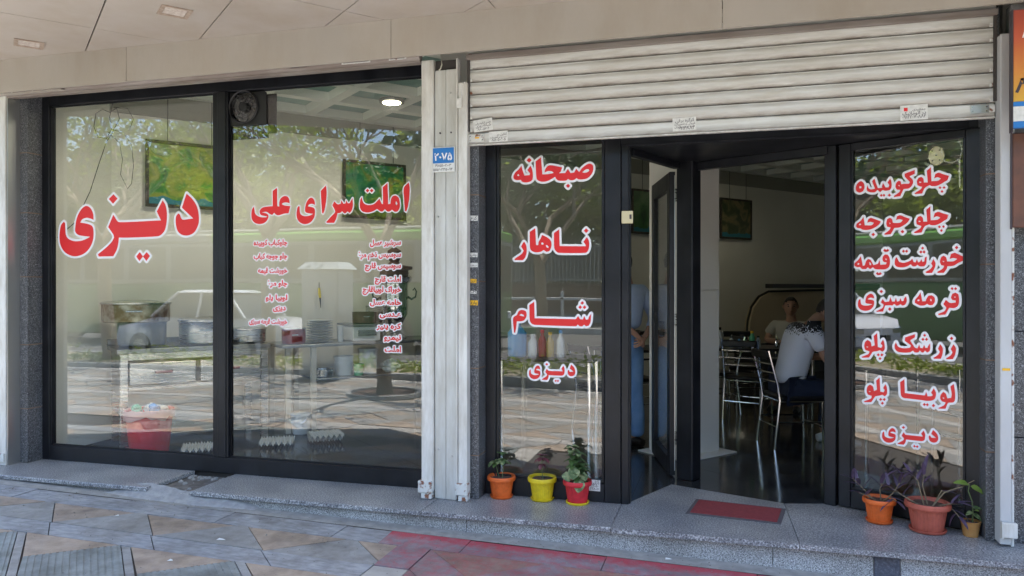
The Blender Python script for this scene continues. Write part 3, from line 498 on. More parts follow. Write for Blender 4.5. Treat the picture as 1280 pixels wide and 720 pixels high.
t.build('rubble', M_mortar, step, kind='stuff')
rj = [-6.6, -4.6, -2.726, -1.579, .281, .812, .945, 2.6]
for k in range(len(rj)-1):
    x0, x1 = rj[k]+.002, rj[k+1]-.002
    if k == 0: pass
    m = M_dtile if rj[k] == .812 else M_riser
    y_ = 4.568 if m is M_riser else 4.565
    MB().prism([(x0, y_), (x1, y_), (x1, 4.62), (x0, 4.62)], lambda p: gz(p[0])-.01, -.033).build('riser_slab', m, step)
MB().prism([(-6.6, 4.60), (2.6, 4.60), (2.6, 5.02), (-6.6, 5.02)], -.4, -.121).build('step_core', M_mortar, step)
# heap of cement against the riser under the broken bed
t = MB(); vs = []; fs = []; nx, ny = 34, 8; random.seed(9)
for j in range(ny):
    for i in range(nx):
        u, v = i/(nx-1), j/(ny-1); x = -4.35+1.25*u; y_ = 4.60-.10*v-.05*v*math.sin(u*math.pi); env = math.sin(u*math.pi)**.6
        z = gz(x)+(.075+.025*math.sin(u*9))*(1-v)**1.3*env+random.uniform(-.006, .006)*env*(v < .95)+(-.012 if v == 1 else .002)
        vs.append((x, y_, z))
for j in range(ny-1):
    for i in range(nx-1): fs.append((j*nx+i, j*nx+i+1, (j+1)*nx+i+1, (j+1)*nx+i))
t.add(vs, fs).build('cement_heap', mat('pale_cement', (.36, .36, .36), .95, col2=(.27, .27, .28), scale=20, bump=.5, bscale=60), step, smooth=True)
# interior floor -------------------------------------------------------
fl = MB().prism([(-5.9, 5.07), (-.60, 5.10), (-.36, 5.64), (.40, 5.35), (.72, 5.43), (1.49, 4.99), (6, 5.1), (6, 17), (-5.9, 17)], -.06, -.004)
floor = fl.build('floor', M_joint, kind='structure')
t = MB(); SZ = .60; dt = {}
inside = [(0, 1, -5.13)]
poly_in = [(-5.9, 5.07), (6, 5.07), (6, 17), (-5.9, 17)]
cnt = 0; farF = MB()
for i in range(-6, 26):
    for j in range(-14, 14):
        a = [(-.3+(i+p)*SZ*U[0]+(j+q)*SZ*P_[0], 6.3+(i+p)*SZ*U[1]+(j+q)*SZ*P_[1]) for p, q in ((0, 0), (1, 0), (1, 1), (0, 1))]
        a = clip(a, 0, 1, -5.13); a = clip(a, 1, 0, 5.85) if a else a; a = clip(a, -1, 0, 5.9) if a else a; a = clip(a, 0, -1, 16.9) if a else a
        # keep out of the granite threshold
        for L in (half((.40, 5.35), (-.36, 5.64)),) if any(-.7 < p[0] < 1.5 and p[1] < 5.7 for p in a) else ():
            pass
        if len(a) < 3: continue
        if any(-.75 < p[0] < 1.6 and p[1] < 5.75 for p in a):
            # cut along A-S-S2-D threshold line (piecewise by x)
            outp = []
            for (p, q) in (((-.60, 5.10), (-.36, 5.64)), ((-.36, 5.64), (.40, 5.35)), ((.40, 5.35), (.72, 5.43)), ((.72, 5.43), (1.49, 4.99))):
                c = clip(clip(a, 1, 0, -p[0]), -1, 0, q[0])
                if len(c) > 2: c = clip(c, *half(p, q))
                if len(c) > 2: outp.append(c)
            for c in (clip(a, -1, 0, -.60), clip(a, 1, 0, -1.49)):
                if len(c) > 2: outp.append(c)
        else: outp = [a]
        cx = sum(p[0] for p in a)/len(a); cy = sum(p[1] for p in a)/len(a)
        for c in outp:
            c = tile_poly(c, gap=.001)
            if area(c) < .002: continue
            if cy < 9 and -3.2 < cx < 1.6: MB().prism(c, -.004, 0).build('floor_tile', M_floor, floor); cnt += 1
            else: farF.prism(c, -.004, 0)
farF.build('floor_tile_field', M_floor, floor, kind='stuff')
# interior walls, ceiling ---------------------------------------------
W0 = (-5.886, 5.58); ZC = 3.42
def wp(s, n=0, o=W0): return (o[0]+U[0]*s-P_[0]*n, o[1]+U[1]*s-P_[1]*n)   # n = distance into the room from the picture wall
wl = struct_empty('interior_wall')
MB().obox(wp(-.4), U, 14.6, .15, 0, 3.12, bev=0).build('wall_face', M_wall, wl)
MB().obox(wp(-.4), U, 14.6, .165, 3.122, ZC, b0=-.015).build('wall_band', M_wallband, wl)
MB().box(-5.85, -5.62, 5.13, 6.2, 0, ZC).build('side_wall', M_wall, wl)
e2 = wp(14.0); MB().obox(e2, (-P_[0], -P_[1]), 7, .15, 0, ZC, b0=0).build('back_wall', M_wall, wl)
MB().box(5.2, 5.4, 5.1, 14, 0, ZC).build('right_wall', M_wall, wl)
MB().box(1.60, 5.4, 5.08, 5.3, 0, ZC).build('front_wall', M_wall, wl)
MB().box(-1.97, -1.62, 5.13, 5.3, 0, ZC).build('front_pier', M_wall, wl)
MB().box(-1.62, 1.62, 5.16, 5.34, 2.47, ZC).build('inner_lintel', M_frame, wl)
ce = struct_empty('ceiling')
MB().box(-6.1, 6, 5.14, 17.2, ZC+.002, ZC+.05).build('ceiling_panel', M_ceil, ce)
def ray_clip(o, d, n):
    """part of the ceiling line inside the room: between front wall and picture wall"""
    return None
nb = 0
for k in range(-6, 18):      # beams across the room (family along P_)
    s = .35+k*.66; a = wp(s); L = [a, (a[0]-P_[0]*8.5, a[1]-P_[1]*8.5)]
    # cut at front plane Y = 5.16
    if L[1][1] < 5.16:
        t_ = (a[1]-5.16)/(a[1]-L[1][1])
        if t_ <= .02: continue
        L[1] = (a[0]+(L[1][0]-a[0])*t_, 5.16)
    ln = math.hypot(L[1][0]-L[0][0], L[1][1]-L[0][1])
    if ln < .3: continue
    MB().obox(a, (-P_[0], -P_[1]), ln, .11, 3.335, ZC, b0=-.055).build('lattice_beam', M_beam, ce); nb += 1
for k in range(0, 12):       # beams along the wall
    n_ = .06+k*.66; a = wp(-2, n_); s0 = max(0, (5.17-a[1])/U[1])
    MB().obox((a[0]+U[0]*s0, a[1]+U[1]*s0), U, 13.9-s0+2, .11, 3.332, ZC-.001, b0=-.055).build('lattice_beam', M_beam, ce)
# canopy, fascia, roof --------------------------------------------------
A_, B_, C_ = (-6.25, 3.45), (-3.35, 1.95), (-1.43, 2.95)
so_ = struct_empty('canopy_soffit')
reg1 = [(0, -1, 4.723), half(B_, A_) if half(B_, A_)[0]*-3+half(B_, A_)[1]*4+half(B_, A_)[2] > 0 else tuple(-v for v in half(B_, A_)), half(B_, C_) if half(B_, C_)[0]*-3+half(B_, C_)[1]*4+half(B_, C_)[2] > 0 else tuple(-v for v in half(B_, C_)), (1, 0, 9), (-1, 0, -1.43)]
reg2 = [(0, -1, 4.723), (0, 1, -2.95), (1, 0, 1.43), (-1, 0, 4.5)]
for i in range(-14, 12):
    for j in range(-6, 12):
        s0, t0 = .60+i*.66, 6.04+(j-6)*1.32
        q = [((s0+p*.66)*U[0]+(t0+r*1.32)*P_[0], (s0+p*.66)*U[1]+(t0+r*1.32)*P_[1]) for p, r in ((0, 0), (1, 0), (1, 1), (0, 1))]
        for reg in (reg1, reg2):
            c = q
            for L in reg:
                c = clip(c, *L)
                if len(c) < 3: break
            if len(c) > 2 and area(c) > .004:
                n_ = len(c); cc = tile_poly(c, gap=.0045 if True else 0)
                if len(cc) > 2: MB().prism(cc, 3.27+random.uniform(0, .0015), 3.285).build('soffit_panel', M_soffit, so_)
out_poly = [(-9, 4.88), A_, B_, C_, (4.5, 2.95), (4.5, 4.72), (-9, 4.72)]
MB().prism([(-9, 4.95), (-9, 4.9), A_, B_, C_, (4.5, 2.95), (4.5, 4.95)], 3.29, 3.75).build('canopy_slab', M_joint, so_)
fa = struct_empty('fascia')
fj = [-8.8, -6.54, -4.359, -2.174, 0, 2.18, 4.5]
for k in range(len(fj)-1): MB().bbox(fj[k]+.0015, fj[k+1]-.0015, 4.72, 4.74, 3.01, 3.30, .0015).build('fascia_panel', M_fascia, fa)
MB().box(-8.8, 4.5, 4.741, 5.2, 3.20, 3.288).build('shutter_box_top', M_joint, fa)
MB().box(-8.8, -5.0, 4.741, 4.80, 3.0, 3.008).build('fascia_return', M_fascia, fa)
MB().box(-9, 6, 4.95, 17.4, ZC+.06, 3.95).build('roof', M_mortar, kind='structure')
# granite pilasters --------------------------------------------------------
def pilaster(label, x0, x1, y0, y1, joints, ztop=3.05):
    t = thing('granite_pilaster', label, 'pilaster', (x0, y0, 0)); z = 0
    for zj in joints+[ztop]:
        MB().bbox(x0, x1, y0, y1, z+.001, zj-.006, .002).build('granite_tile', M_wallgr, t)
        if zj != ztop: MB().box(x0+.001, x1-.001, y0+.002, y1-.001, zj-.0055, zj+.0005).build('joint_strip', M_brass, t)
        z = zj
    return t
pilaster('dark speckled granite pilaster at the far left edge of the shop front', -5.60, -5.512, 4.90, 5.06, [.448, .976, 1.537, 2.065, 2.56])
pl_mid = pilaster('dark speckled granite pilaster with small stickers beside the house number post', -1.675, -1.60, 4.885, 5.10, [.30, .896, 1.49, 2.082])
pilaster('dark speckled granite pilaster behind the small potted vine', 1.452, 1.52, 4.875, 5.08, [.509, 1.034, 1.583, 2.099])
nb_ = thing('granite_wall_pier', 'dark granite wall strip right of the far right guide rail, under the poster', 'wall', (1.6, 4.86, 0))
for za, zb in ((0, .60), (.60, 1.20), (1.2, 1.79)): MB().bbox(1.575, 2.6, 4.87, 4.95, za+.002, zb-.004, .002).build('granite_tile', M_wallgr, nb_)
MB().box(1.575, 2.6, 4.873, 4.95, 1.79, 3.05).build('upper_wall', M_mortar, nb_)
# ================================================================== SHOP FRONT
# guide rails / post between the two shutters
gp = thing('shutter_guide_post', 'pale grey steel guide post between the two shop windows, with a house number plate', 'post', (-1.82, 4.8, 0))
def channel(mb, x0, x1, y0, y1, z0, z1, open_right):
    mb.bbox(x0, x1, y0, y0+.012, z0, z1, .003)
    if open_right: mb.box(x0, x0+.012, y0+.012, y1, z0, z1)
    else: mb.box(x1-.012, x1, y0+.012, y1, z0, z1)
t = MB(); t.bbox(-1.985, -1.905, 4.80, 4.87, .10, 3.0, .004); t.box(-1.907, -1.899, 4.806, 4.87, .06, 3.0); t.build('guide_rail', M_guide, gp)
MB().bbox(-1.894, -1.815, 4.822, 4.87, .002, 2.93, .003).build('cover_panel', M_guide2, gp)
MB().bbox(-1.812, -1.735, 4.818, 4.87, .002, 2.93, .003).build('cover_panel', M_guide2, gp)
t = MB(); t.box(-1.893, -1.737, 4.84, 4.87, 2.935, 3.0); t.build('post_recess', M_joint, gp)
t = MB(); t.bbox(-1.733, -1.723, 4.80, 4.87, .06, 3.0, .002); t.bbox(-1.718, -1.655, 4.80, 4.87, .12, 2.83, .004); t.build('guide_rail', M_guide, gp)
t = MB(); t.bbox(-1.70, -1.655, 4.80, 4.87, 2.60, 2.83, .004)
for p in ((-2.0, .10, .03, .075),): pass
def lockfoot(x0, x1, seed):
    t = MB(); t.bbox(x0, x1, 4.782, 4.86, .045, .125, .004); t.bbox(x0+.02, x1-.004, 4.79, 4.86, .004, .043, .003); t.box(x0+.008, x0+.014, 4.775, 4.782, .06, .11)
    t.build('lock_foot', M_rust, gp)
lockfoot(-2.005, -1.905, 1); lockfoot(-1.735, -1.65, 2)
for (x, z) in ((-1.855, 2.50), (-1.775, 2.50), (-1.78, 2.77), (-1.87, .34), (-1.77, .30), (-1.87, 1.93), (-1.745, 1.93)):
    MB().lathe([(.007, 0), (.006, .004), (0, .005)], (0, 0, 0), seg=10).add([], []).v
    t = MB(); t.tube([(x, 4.822, z), (x, 4.813, z)], [.007, .005], 10); t.build('screw', M_ink if z == 2.50 else M_screw, gp)
# torn paper tag and hook at the shutter's end
t = MB(); t.tube([(-1.668, 4.79, 2.83), (-1.675, 4.785, 2.80), (-1.69, 4.785, 2.76), (-1.69, 4.785, 2.66)], .004, 6); t.build('bent_hook', M_rust, gp)
MB().bbox(-1.725, -1.693, 4.786, 4.79, 2.655, 2.72, .001).build('paper_tag', M_paper, gp)
# cable loop under the fascia
t = MB(); t.tube([(-1.85, 4.83, 3.0), (-1.835, 4.80, 2.96), (-1.84, 4.79, 2.93), (-1.855, 4.80, 2.925)], .004, 6); t.build('cable_loop', M_wirew, gp)
# house number plate
pl = MB().bbox(-1.909, -1.745, 4.808, 4.812, 2.232, 2.402, .004).build('number_plate', M_whitepl, gp)
MB().bbox(-1.903, -1.751, 4.8055, 4.8075, 2.292, 2.396, .002).build('blue_field', M_blueplate, pl)
def put_text(s, right, base, width, y, m, parent, name='lettering', off=.0, h=None, raw=False):
    vs, fs = text_mesh(s, width, None, off, raw)
    if not vs: return None
    return MB().add([(right+v[0], y-v[2], base+v[1]*(h or 1)) for v in vs], fs).build(name, m, parent)
def ptxt(s, right, base, width, y, m, parent, off=0): 
    vs, fs = text_mesh(s, width, None, off, raw=True); return MB().add([(right+v[0], y-v[2], base+v[1]) for v in vs], fs).build('lettering', m, parent)
ptxt('۲۰۷۵', -1.765, 2.312, .125, 4.805, M_white, pl, .03)
ptxt('۱۹۸۵۱-۰۲-۰۳', -1.77, 2.268, .115, 4.8065, M_ink, pl, .01)
ptxt('۱۵۱۵۶-۳۳۵۰-۹۴', -1.76, 2.241, .14, 4.8065, M_ink, pl, .01)
# other guides
gl = thing('shutter_guide_rail', 'white steel shutter guide rail at the far left edge', 'guide rail', (-5.62, 4.78, 0))
MB().bbox(-5.665, -5.602, 4.78, 4.85, 0, 3.0, .004).build('rail', M_guide, gl)
MB().bbox(-5.80, -5.668, 4.80, 4.86, 0, 3.0, .004).build('rail_cover', M_guide2, gl)
MB().bbox(-5.72, -5.61, 4.765, 4.779, .03, .10, .003).build('lock_foot', M_rust, gl)
MB().box(-5.598, -5.590, 4.79, 4.90, 0, 3.0).build('trim_strip', M_screw, gl)
M_guide3 = mat('greyer_rail_paint', (.50, .51, .52), .45, col2=(.42, .42, .43), scale=6, stretch=(1, 1, .25), bump=.05, bscale=25)
gr = thing('shutter_guide_rail', 'white steel shutter guide rail at the far right, beside the orange poster', 'guide rail', (1.53, 4.78, 0))
MB().bbox(1.492, 1.548, 4.77, 4.86, 0.015, 2.86, .004).build('rail', M_guide3, gr)
MB().bbox(1.551, 1.566, 4.785, 4.86, .0, 2.80, .004).build('rail_cover', M_rust, gr)
t = MB(); t.tube([(1.545, 4.80, 2.80), (1.549, 4.79, 2.88), (1.56, 4.785, 2.93), (1.585, 4.78, 2.945)], .006, 6); t.build('cable', M_wirew, gr)
t = MB(); t.bbox(1.497, 1.570, 4.742, 4.768, .06, .145, .004); t.bbox(1.49, 1.499, 4.735, 4.768, .055, .15, .002); t.build('lock_foot', M_guide, gr)
MB().bbox(1.502, 1.54, 4.7665, 4.7695, .985, .998, .0005).build('yellow_sticker', M_yellow, gr)
# roller shutter over the doorway
rs = thing('roller_shutter', 'half raised horizontal slat roller shutter above the open doorway', 'roller shutter', (0, 4.85, 2.4))
X0, X1 = -1.66, 1.49
prof = [(.004, .0), (-.003, .003), (-.013, .013), (-.020, .030), (-.0205, .050), (-.0165, .064), (-.0085, .0725), (-.0075, .0745), (-.0125, .0755), (-.0125, .078), (-.006, .0785), (.004, .079)]
def slatmesh(z0):
    t = MB(); n = len(prof); vs = []
    for x in (X0, X1): vs += [(x, 4.855+p[0], z0+p[1]) for p in prof]+[(x, 4.859+p[0]*.9, z0+p[1]) for p in prof[::-1]]
    N = 2*n; fs = [(i, (i+1) % N, N+(i+1) % N, N+i) for i in range(N)]+[tuple(range(N-1, -1, -1)), tuple(range(N, 2*N))]
    return t.add(vs, fs)
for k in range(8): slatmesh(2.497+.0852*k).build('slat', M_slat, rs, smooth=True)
for k in range(8):
    for x in (X0+.0, X1-.03): MB().bbox(x, x+.028, 4.836, 4.862, 2.50+.0852*k, 2.52+.0852*k, .003).build('slat_end_clip', M_rust, rs)
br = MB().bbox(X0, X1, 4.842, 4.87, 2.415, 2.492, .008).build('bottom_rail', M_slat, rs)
MB().bbox(X0, X1, 4.839, 4.872, 2.408, 2.416, .002).build('rubber_lip', M_guide, rs)
def bolt_plate(x0, x1, z0, z1, lab):
    p = MB().bbox(x0, x1, 4.836, 4.8415, z0, z1, .002).build('bolt_plate', M_screw if not lab else M_rust, rs)
    if lab: MB().bbox(x0+.045, x1-.035, 4.8345, 4.8355, z0+.022, z1-.020, .0003).build('yellow_label', M_yellow, p)
    for x in (x0+.012, x1-.012):
        for z in (z0+.012, z1-.012): MB().tube([(x, 4.836, z), (x, 4.8325, z)], .005, 8).build('rivet', M_steel, p)
bolt_plate(-1.655, -1.545, 2.43, 2.482, True); bolt_plate(1.36, 1.455, 2.435, 2.485, False)
MB().bbox(1.458, 1.486, 4.83, 4.8415, 2.44, 2.48, .003).build('latch', M_rust, rs)
def sticker(x, z, w_, h_, y, rot, lines, parent=None, m=None, name='paper_sticker'):
    c, s = math.cos(rot), math.sin(rot); f = lambda a, b_: (x+a*c-b_*s, z+a*s+b_*c)
    def quad(a0, a1, b0, b1, yy, th):
        p = [f(a0, b0), f(a1, b0), f(a1, b1), f(a0, b1)]; return [(q[0], yy, q[1]) for q in p]+[(q[0], yy-th, q[1]) for q in p]
    F = [(0, 1, 2, 3), (7, 6, 5, 4), (0, 4, 5, 1), (1, 5, 6, 2), (2, 6, 7, 3), (3, 7, 4, 0)]
    o = MB().add(quad(0, w_, 0, h_, y, .0006), F).build(name, m or M_paper, parent or rs)
    t = MB()
    for (a0, a1, b0, b1, txt) in lines:
        if txt:
            vs, fs = text_mesh(txt, (a1-a0)*w_, None, .01, raw=not any('ا' <= ch <= 'ی' for ch in txt)); 
            t.add([(f(a1*w_+v[0], b0*h_+v[1])[0], y-.0007-v[2], f(a1*w_+v[0], b0*h_+v[1])[1]) for v in vs], fs)
        else: t.add(quad(a0*w_, a1*w_, b0*h_, b1*h_, y-.0006, .0003), F)
    if lines: t.build('lettering', M_ink, o)
    return o
rnd = random.Random(4)
sticker(-1.615, 2.493, .135, .082, 4.834, .10, [(.10, .92, .62, 0, 'تعمیر کرکره برقی'), (.12, .9, .38, 0, 'شبانه روزی'), (.2, .8, .10, 0, '۸۸۰-۵۷۰۴')])
sticker(-1.512, 2.422, .132, .072, 4.8405, .02, [(.42, .95, .60, 0, 'آنلاین در'), (.08, .92, .38, 0, 'نصب و تعمیرات'), (.15, .88, .10, 0, '۸۸-۵-۶۰۵')])
sticker(-.30, 2.428, .145, .082, 4.8385, .03, [(.12, .92, .68, 0, 'کرکره برقی'), (.08, .95, .45, 0, 'فروش و تعمیرات'), (.08, .93, .25, 0, 'شبانه روزی تهران'), (.25, .93, .07, 0, '۰۹۱۲۸۸۴')])
st = sticker(1.0, 2.418, .145, .088, 4.8385, .02, [(.45, .92, .62, 0, 'جمشیدی'), (.08, .93, .36, 0, 'در اتوماتیک'), (.08, .93, .12, 0, '۰۹۱۲۲۰۷-۸۸۴')])
MB().box(1.018, 1.038, 4.8367, 4.8372, 2.472, 2.492).build('red_emblem', M_red, st)
MB().box(-1.66, 1.49, 4.80, 4.84, 2.982, 3.012).build('fascia_gap_shade', M_roll, rs)  # dark strip standing in for the shade in the gap below the fascia
MB().box(-1.662, -1.645, 4.825, 4.836, 2.50, 3.0).build('side_seal', M_joint, rs)
MB().box(1.475, 1.491, 4.825, 4.836, 2.50, 3.0).build('side_seal', M_joint, rs)
# rolled-up shutter over the left window (only its bottom tube shows)
r2 = thing('roller_shutter', 'fully rolled-up shutter whose brown bottom tube shows over the left window', 'roller shutter', (-3.8, 4.8, 3.0))
t = MB(); n_ = 12
pr_ = [(math.cos(a)*.032, math.sin(a)*.036) for a in [2*math.pi*k/n_ for k in range(n_)]]
vs = [(x, 4.80+p[0], 3.03+p[1]) for x in (-5.60, -1.99) for p in pr_]
t.add(vs, [(i, (i+1) % n_, n_+(i+1) % n_, n_+i) for i in range(n_)]+[tuple(range(n_)), tuple(range(2*n_-1, n_-1, -1))]).build('bottom_tube', M_roll, r2, smooth=True)
MB().bbox(-5.6, -1.99, 4.785, 4.85, 2.985, 3.0, .003).build('bottom_lip', M_roll, r2)
for x0, x1, m in ((-2.98, -2.83, M_roll), (-2.57, -2.35, M_paper), (-2.21, -2.08, M_rust), (-5.52, -5.30, M_rust)):
    o = MB().bbox(x0, x1, 4.762, 4.766, 3.008, 3.052, .001).build('label_plate' if m is not M_rust else 'bolt_plate', m, r2)
    t = MB(); 
    for k in range(3): t.box(x0+.012, x1-.012-.02*k, 4.7612, 4.7618, 3.015+.011*k, 3.019+.011*k)
    t.build('fine_print', M_ink, o)

# ------------------------------------------------------------------ lettering
for_words = {}
def make_words(key, wnd, parent, mapf):
    w_, r, polys = WORDS[key]
    P = [smooth_poly([(p[i]/1000, p[i+1]/1000) for i in range(0, len(p), 2)]) for p in polys]
    out = grow(P, r, max(r/4.5, .0025))
    v, f, _ = fill(P, .0008); o1 = MB().add([mapf(a[0], a[1], .0026+a[2]) for a in v], f)
    red = o1.build('red_lettering', M_red, parent)
    v, f, _ = fill(out, .0008); MB().add([mapf(a[0], a[1], .0010+a[2]) for a in v], f).build('white_border', M_white, red)
    return red
mapL = lambda u, v, t: (u, 5.0735-t, v)
def pane(x0, x1, z0, z1, y, parent, name='glass_pane'):
    return MB().box(x0, x1, y, y+.006, z0, z1).build(name, M_glass, parent)
# left window
lw = thing('shop_window', 'wide two-pane shop window with kitchen behind it, red lettering on both panes', 'window', (-3.8, 5.08, 0))
t = MB(); t.bbox(-5.56, -5.44, 5.04, 5.11, .0, 3.05, .004); t.bbox(-5.44, -5.428, 5.052, 5.10, .12, 2.96, .002); t.build('frame_stile', M_frame, lw)
MB().bbox(-5.438, -2.0, 5.041, 5.112, .0, .122, .004).build('bottom_rail', M_frame, lw)
MB().bbox(-5.438, -2.0, 5.041, 5.112, 2.968, 3.05, .004).build('top_rail', M_frame, lw)
t = MB(); t.bbox(-3.838, -3.70, 5.039, 5.114, .123, 2.967, .005); t.bbox(-3.79, -3.715, 5.030, 5.0385, .123, 2.967, .003); t.build('mullion', M_frame, lw)
MB().bbox(-2.075, -1.95, 5.039, 5.114, .123, 2.967, .004).build('frame_stile', M_frame, lw)
pane(-5.439, -3.835, .12, 2.97, 5.076, lw); pane(-3.703, -2.07, .12, 2.97, 5.076, lw)
t = MB()
for x0, x1 in ((-5.435, -3.84), (-3.698, -2.08)):
    t.box(x0, x1, 5.066, 5.075, .1225, .134); t.box(x0, x1, 5.066, 5.075, 2.956, 2.9675); t.box(x0, x0+.01, 5.067, 5.0745, .134, 2.956); t.box(x1-.01, x1, 5.067, 5.0745, .134, 2.956)
t.build('glazing_bead', M_frame, lw)
for k in ('dizi', 'ali', 'ay', 'sar', 'omelet'): make_words(k, 'L', lw, mapL)
menu1 = ['چلوکباب کوبیده', 'چلو جوجه کباب', 'خورشت قیمه', 'چلو مرغ', 'لوبیا پلو', 'دیزی', 'خورشت قرمه سبزی']
m1 = [(-3.198, 1.795, 0.29), (-3.198, 1.691, 0.29), (-3.198, 1.581, 0.251), (-3.198, 1.483, 0.172), (-3.198, 1.373, 0.185), (-3.212, 1.294, 0.106), (-3.198, 1.19, 0.33)]
menu2 = ['سرشیر عسل', 'سوسیس تخم مرغ', 'سوسیس قارچ', 'املت قارچ', 'خوراک لوبیاقارچ', 'خامه عسل', 'عـدسی', 'کره پنیر', 'نیمرو', 'املت']
m2 = [(-2.259, 1.78, 0.244), (-2.259, 1.693, 0.343), (-2.259, 1.611, 0.284), (-2.259, 1.512, 0.205), (-2.259, 1.436, 0.304), (-2.259, 1.342, 0.244), (-2.259, 1.255, 0.165), (-2.259, 1.167, 0.191), (-2.259, 1.085, 0.132), (-2.259, 0.998, 0.125)]
for s, (x, z, wd) in zip(menu1+menu2, m1+m2):
    vs, fs = text_mesh(s, wd, .054, .042); o = MB().add([(x+v[0], 5.0712-v[2]*2, z-.022+v[1]) for v in vs], fs).build('red_lettering', M_red, lw)
    from collections import Counter
    ec = Counter(tuple(sorted((f[i], f[i-1]))) for f in fs for i in range(len(f)))
    sg = [(vs[a][:2], vs[b_][:2]) for (a, b_), c_ in ec.items() if c_ == 1 and math.dist(vs[a][:2], vs[b_][:2]) > 1e-6]
    v2, f2, _ = fill(grow(None, .0085, .0028, sg), .0006); MB().add([(x+a[0], 5.0734-a[2]-.0006, z-.022+a[1]) for a in v2], f2).build('white_border', M_white, o)
# middle window
mw = thing('shop_window', 'narrow shop window with four red words, left of the open doorway', 'window', (-1.1, 5.08, 0))
MB().bbox(-1.598, -1.525, 5.035, 5.11, 0.0, 2.5, .004).build('frame_stile', M_frame, mw)
MB().bbox(-1.523, -1.505, 5.045, 5.10, .13, 2.46, .003).build('inner_stile', M_frame, mw)
t = MB(); t.bbox(-.762, -.652, 5.035, 5.11, 0.0, 2.5, .005); t.build('frame_stile', M_frame, mw)
MB().bbox(-.782, -.764, 5.045, 5.10, .13, 2.46, .003).build('inner_stile', M_frame, mw)
MB().bbox(-1.524, -.763, 5.036, 5.108, .0, .125, .004).build('bottom_rail', M_frame, mw)
MB().bbox(-1.522, -.765, 5.046, 5.10, .1265, .142, .003).build('inner_rail', M_frame, mw)
MB().bbox(-1.524, -.763, 5.036, 5.108, 2.455, 2.52, .004).build('top_rail', M_frame, mw)
pane(-1.508, -.779, .138, 2.46, 5.076, mw)
for k in ('sobhaneh', 'nahar', 'sham', 'dizi2'): make_words(k, 'M', mw, mapL)
ws = sticker(-.865, .075, .075, .075, 5.0345, 0, [(.1, .9, .6, 0, 'آتلیه'), (.15, .85, .35, 0, '۲۲-۵۰'), (.1, .9, .1, 0, '۴۴۸-۵۱')], mw)
# door frame: posts, header and the slanting soffit of the recessed entrance
A = (-.60, 5.09); Bp = (-.19, 5.88); C = (.727, 5.361); D = (1.477, 4.969); E_ = (.88625, -.46321); N_ = (.46321, .88625)
df = thing('door_frame', 'black steel frame of the recessed entrance with its header and posts', 'door frame', (0, 5.2, 0))
t = MB(); t.bbox(-.648, -.60, 5.035, 5.13, 0, 2.40, .004); t.box(-.60, -.592, 5.06, 5.12, 0, 2.395); t.build('front_post', M_frame, df)
lk = MB().bbox(-.645, -.57, 5.015, 5.034, 1.872, 1.955, .003).build('lock_keeper', M_lockp, df)
MB().bbox(-.592, -.578, 5.012, 5.0145, 1.90, 1.93, .001).build('bolt_slot', M_ink, lk)
bx = (-.24, 5.80)
t = MB(); t.obox((-.335, 5.83), E_, .135, .13, 0, 2.40, bev=.006, a0=.0); t.build('rear_post', M_frame, df)
t = MB(); t.bbox(-.652, 1.46, 5.033, 5.10, 2.392, 2.52, .004); t.build('header', M_frame, df)
MB().bbox(-.645, 1.44, 5.028, 5.034, 2.386, 2.40, .002).build('header_lip', M_frame, df)
MB().prism([(-.64, 5.10), (1.44, 5.05), (1.47, 5.0), (.75, 5.40), (-.13, 5.95), (-.33, 5.95)], 2.389, 2.44).build('entrance_soffit', M_frame, df)
MB().prism([(-.64, 5.13), (-.33, 5.98), (-.13, 5.99), (.75, 5.44), (1.40, 5.12), (1.44, 5.5), (1.2, 6.1), (-.5, 6.1)], 2.445, 2.47).build('soffit_cap', M_frame, df)
def beam(p, q, w_, z0, z1, name='transom'):
    L = math.hypot(q[0]-p[0], q[1]-p[1]); e = ((q[0]-p[0])/L, (q[1]-p[1])/L)
    MB().obox(p, e, L, w_, z0, z1, b0=-w_/2, bev=.003).build(name, M_frame, df)
beam((-.60, 5.16), (-.33, 5.84), .05, 2.345, 2.388); beam((-.19, 5.86), (.68, 5.395), .05, 2.33, 2.388)
MB().obox((.655, 5.40), E_, .075, .06, 0, 2.388, bev=.004).build('right_post', M_frame, df)
# slanting glazed panel
rw = thing('glass_door_panel', 'slanted glazed panel with seven red menu lines, right of the doorway', 'glass panel', (1.1, 5.16, 0))
def R_(u, n, z): return (C[0]+E_[0]*u+N_[0]*n, C[1]+E_[1]*u+N_[1]*n, z)
def rbox(name, u0, u1, n0, n1, z0, z1, m=M_frame, parent=None, bev=.004):
    return MB().obox((C[0], C[1]), E_, u1-u0, n1-n0, z0, z1, a0=u0, b0=n0, bev=bev).build(name, m, parent or rw)
rbox('frame_stile', 0.012, .088, 0, .055, 0.01, 2.385); rbox('frame_stile', .745, .845, 0, .055, .01, 2.385)
rbox('bottom_rail', .089, .744, .001, .054, .012, .13); rbox('top_rail', .089, .744, .001, .054, 2.34, 2.386)
rbox('inner_stile', .0895, .100, .008, .05, .131, 2.339, bev=.002); rbox('inner_stile', .729, .7435, .008, .05, .131, 2.339, bev=.002)
rbox('inner_rail', .101, .728, .008, .05, .131, .147, bev=.002)
rbox('glass_pane', .094, .735, .031, .037, .135, 2.342, M_glass, bev=0)
mapR = lambda u, v, t: R_(u, .0295-t, v)
for k in ('koobideh', 'joojeh', 'khoresht', 'ghormeh', 'zereshk', 'loobia', 'dizi3'): make_words(k, 'R', rw, mapR)
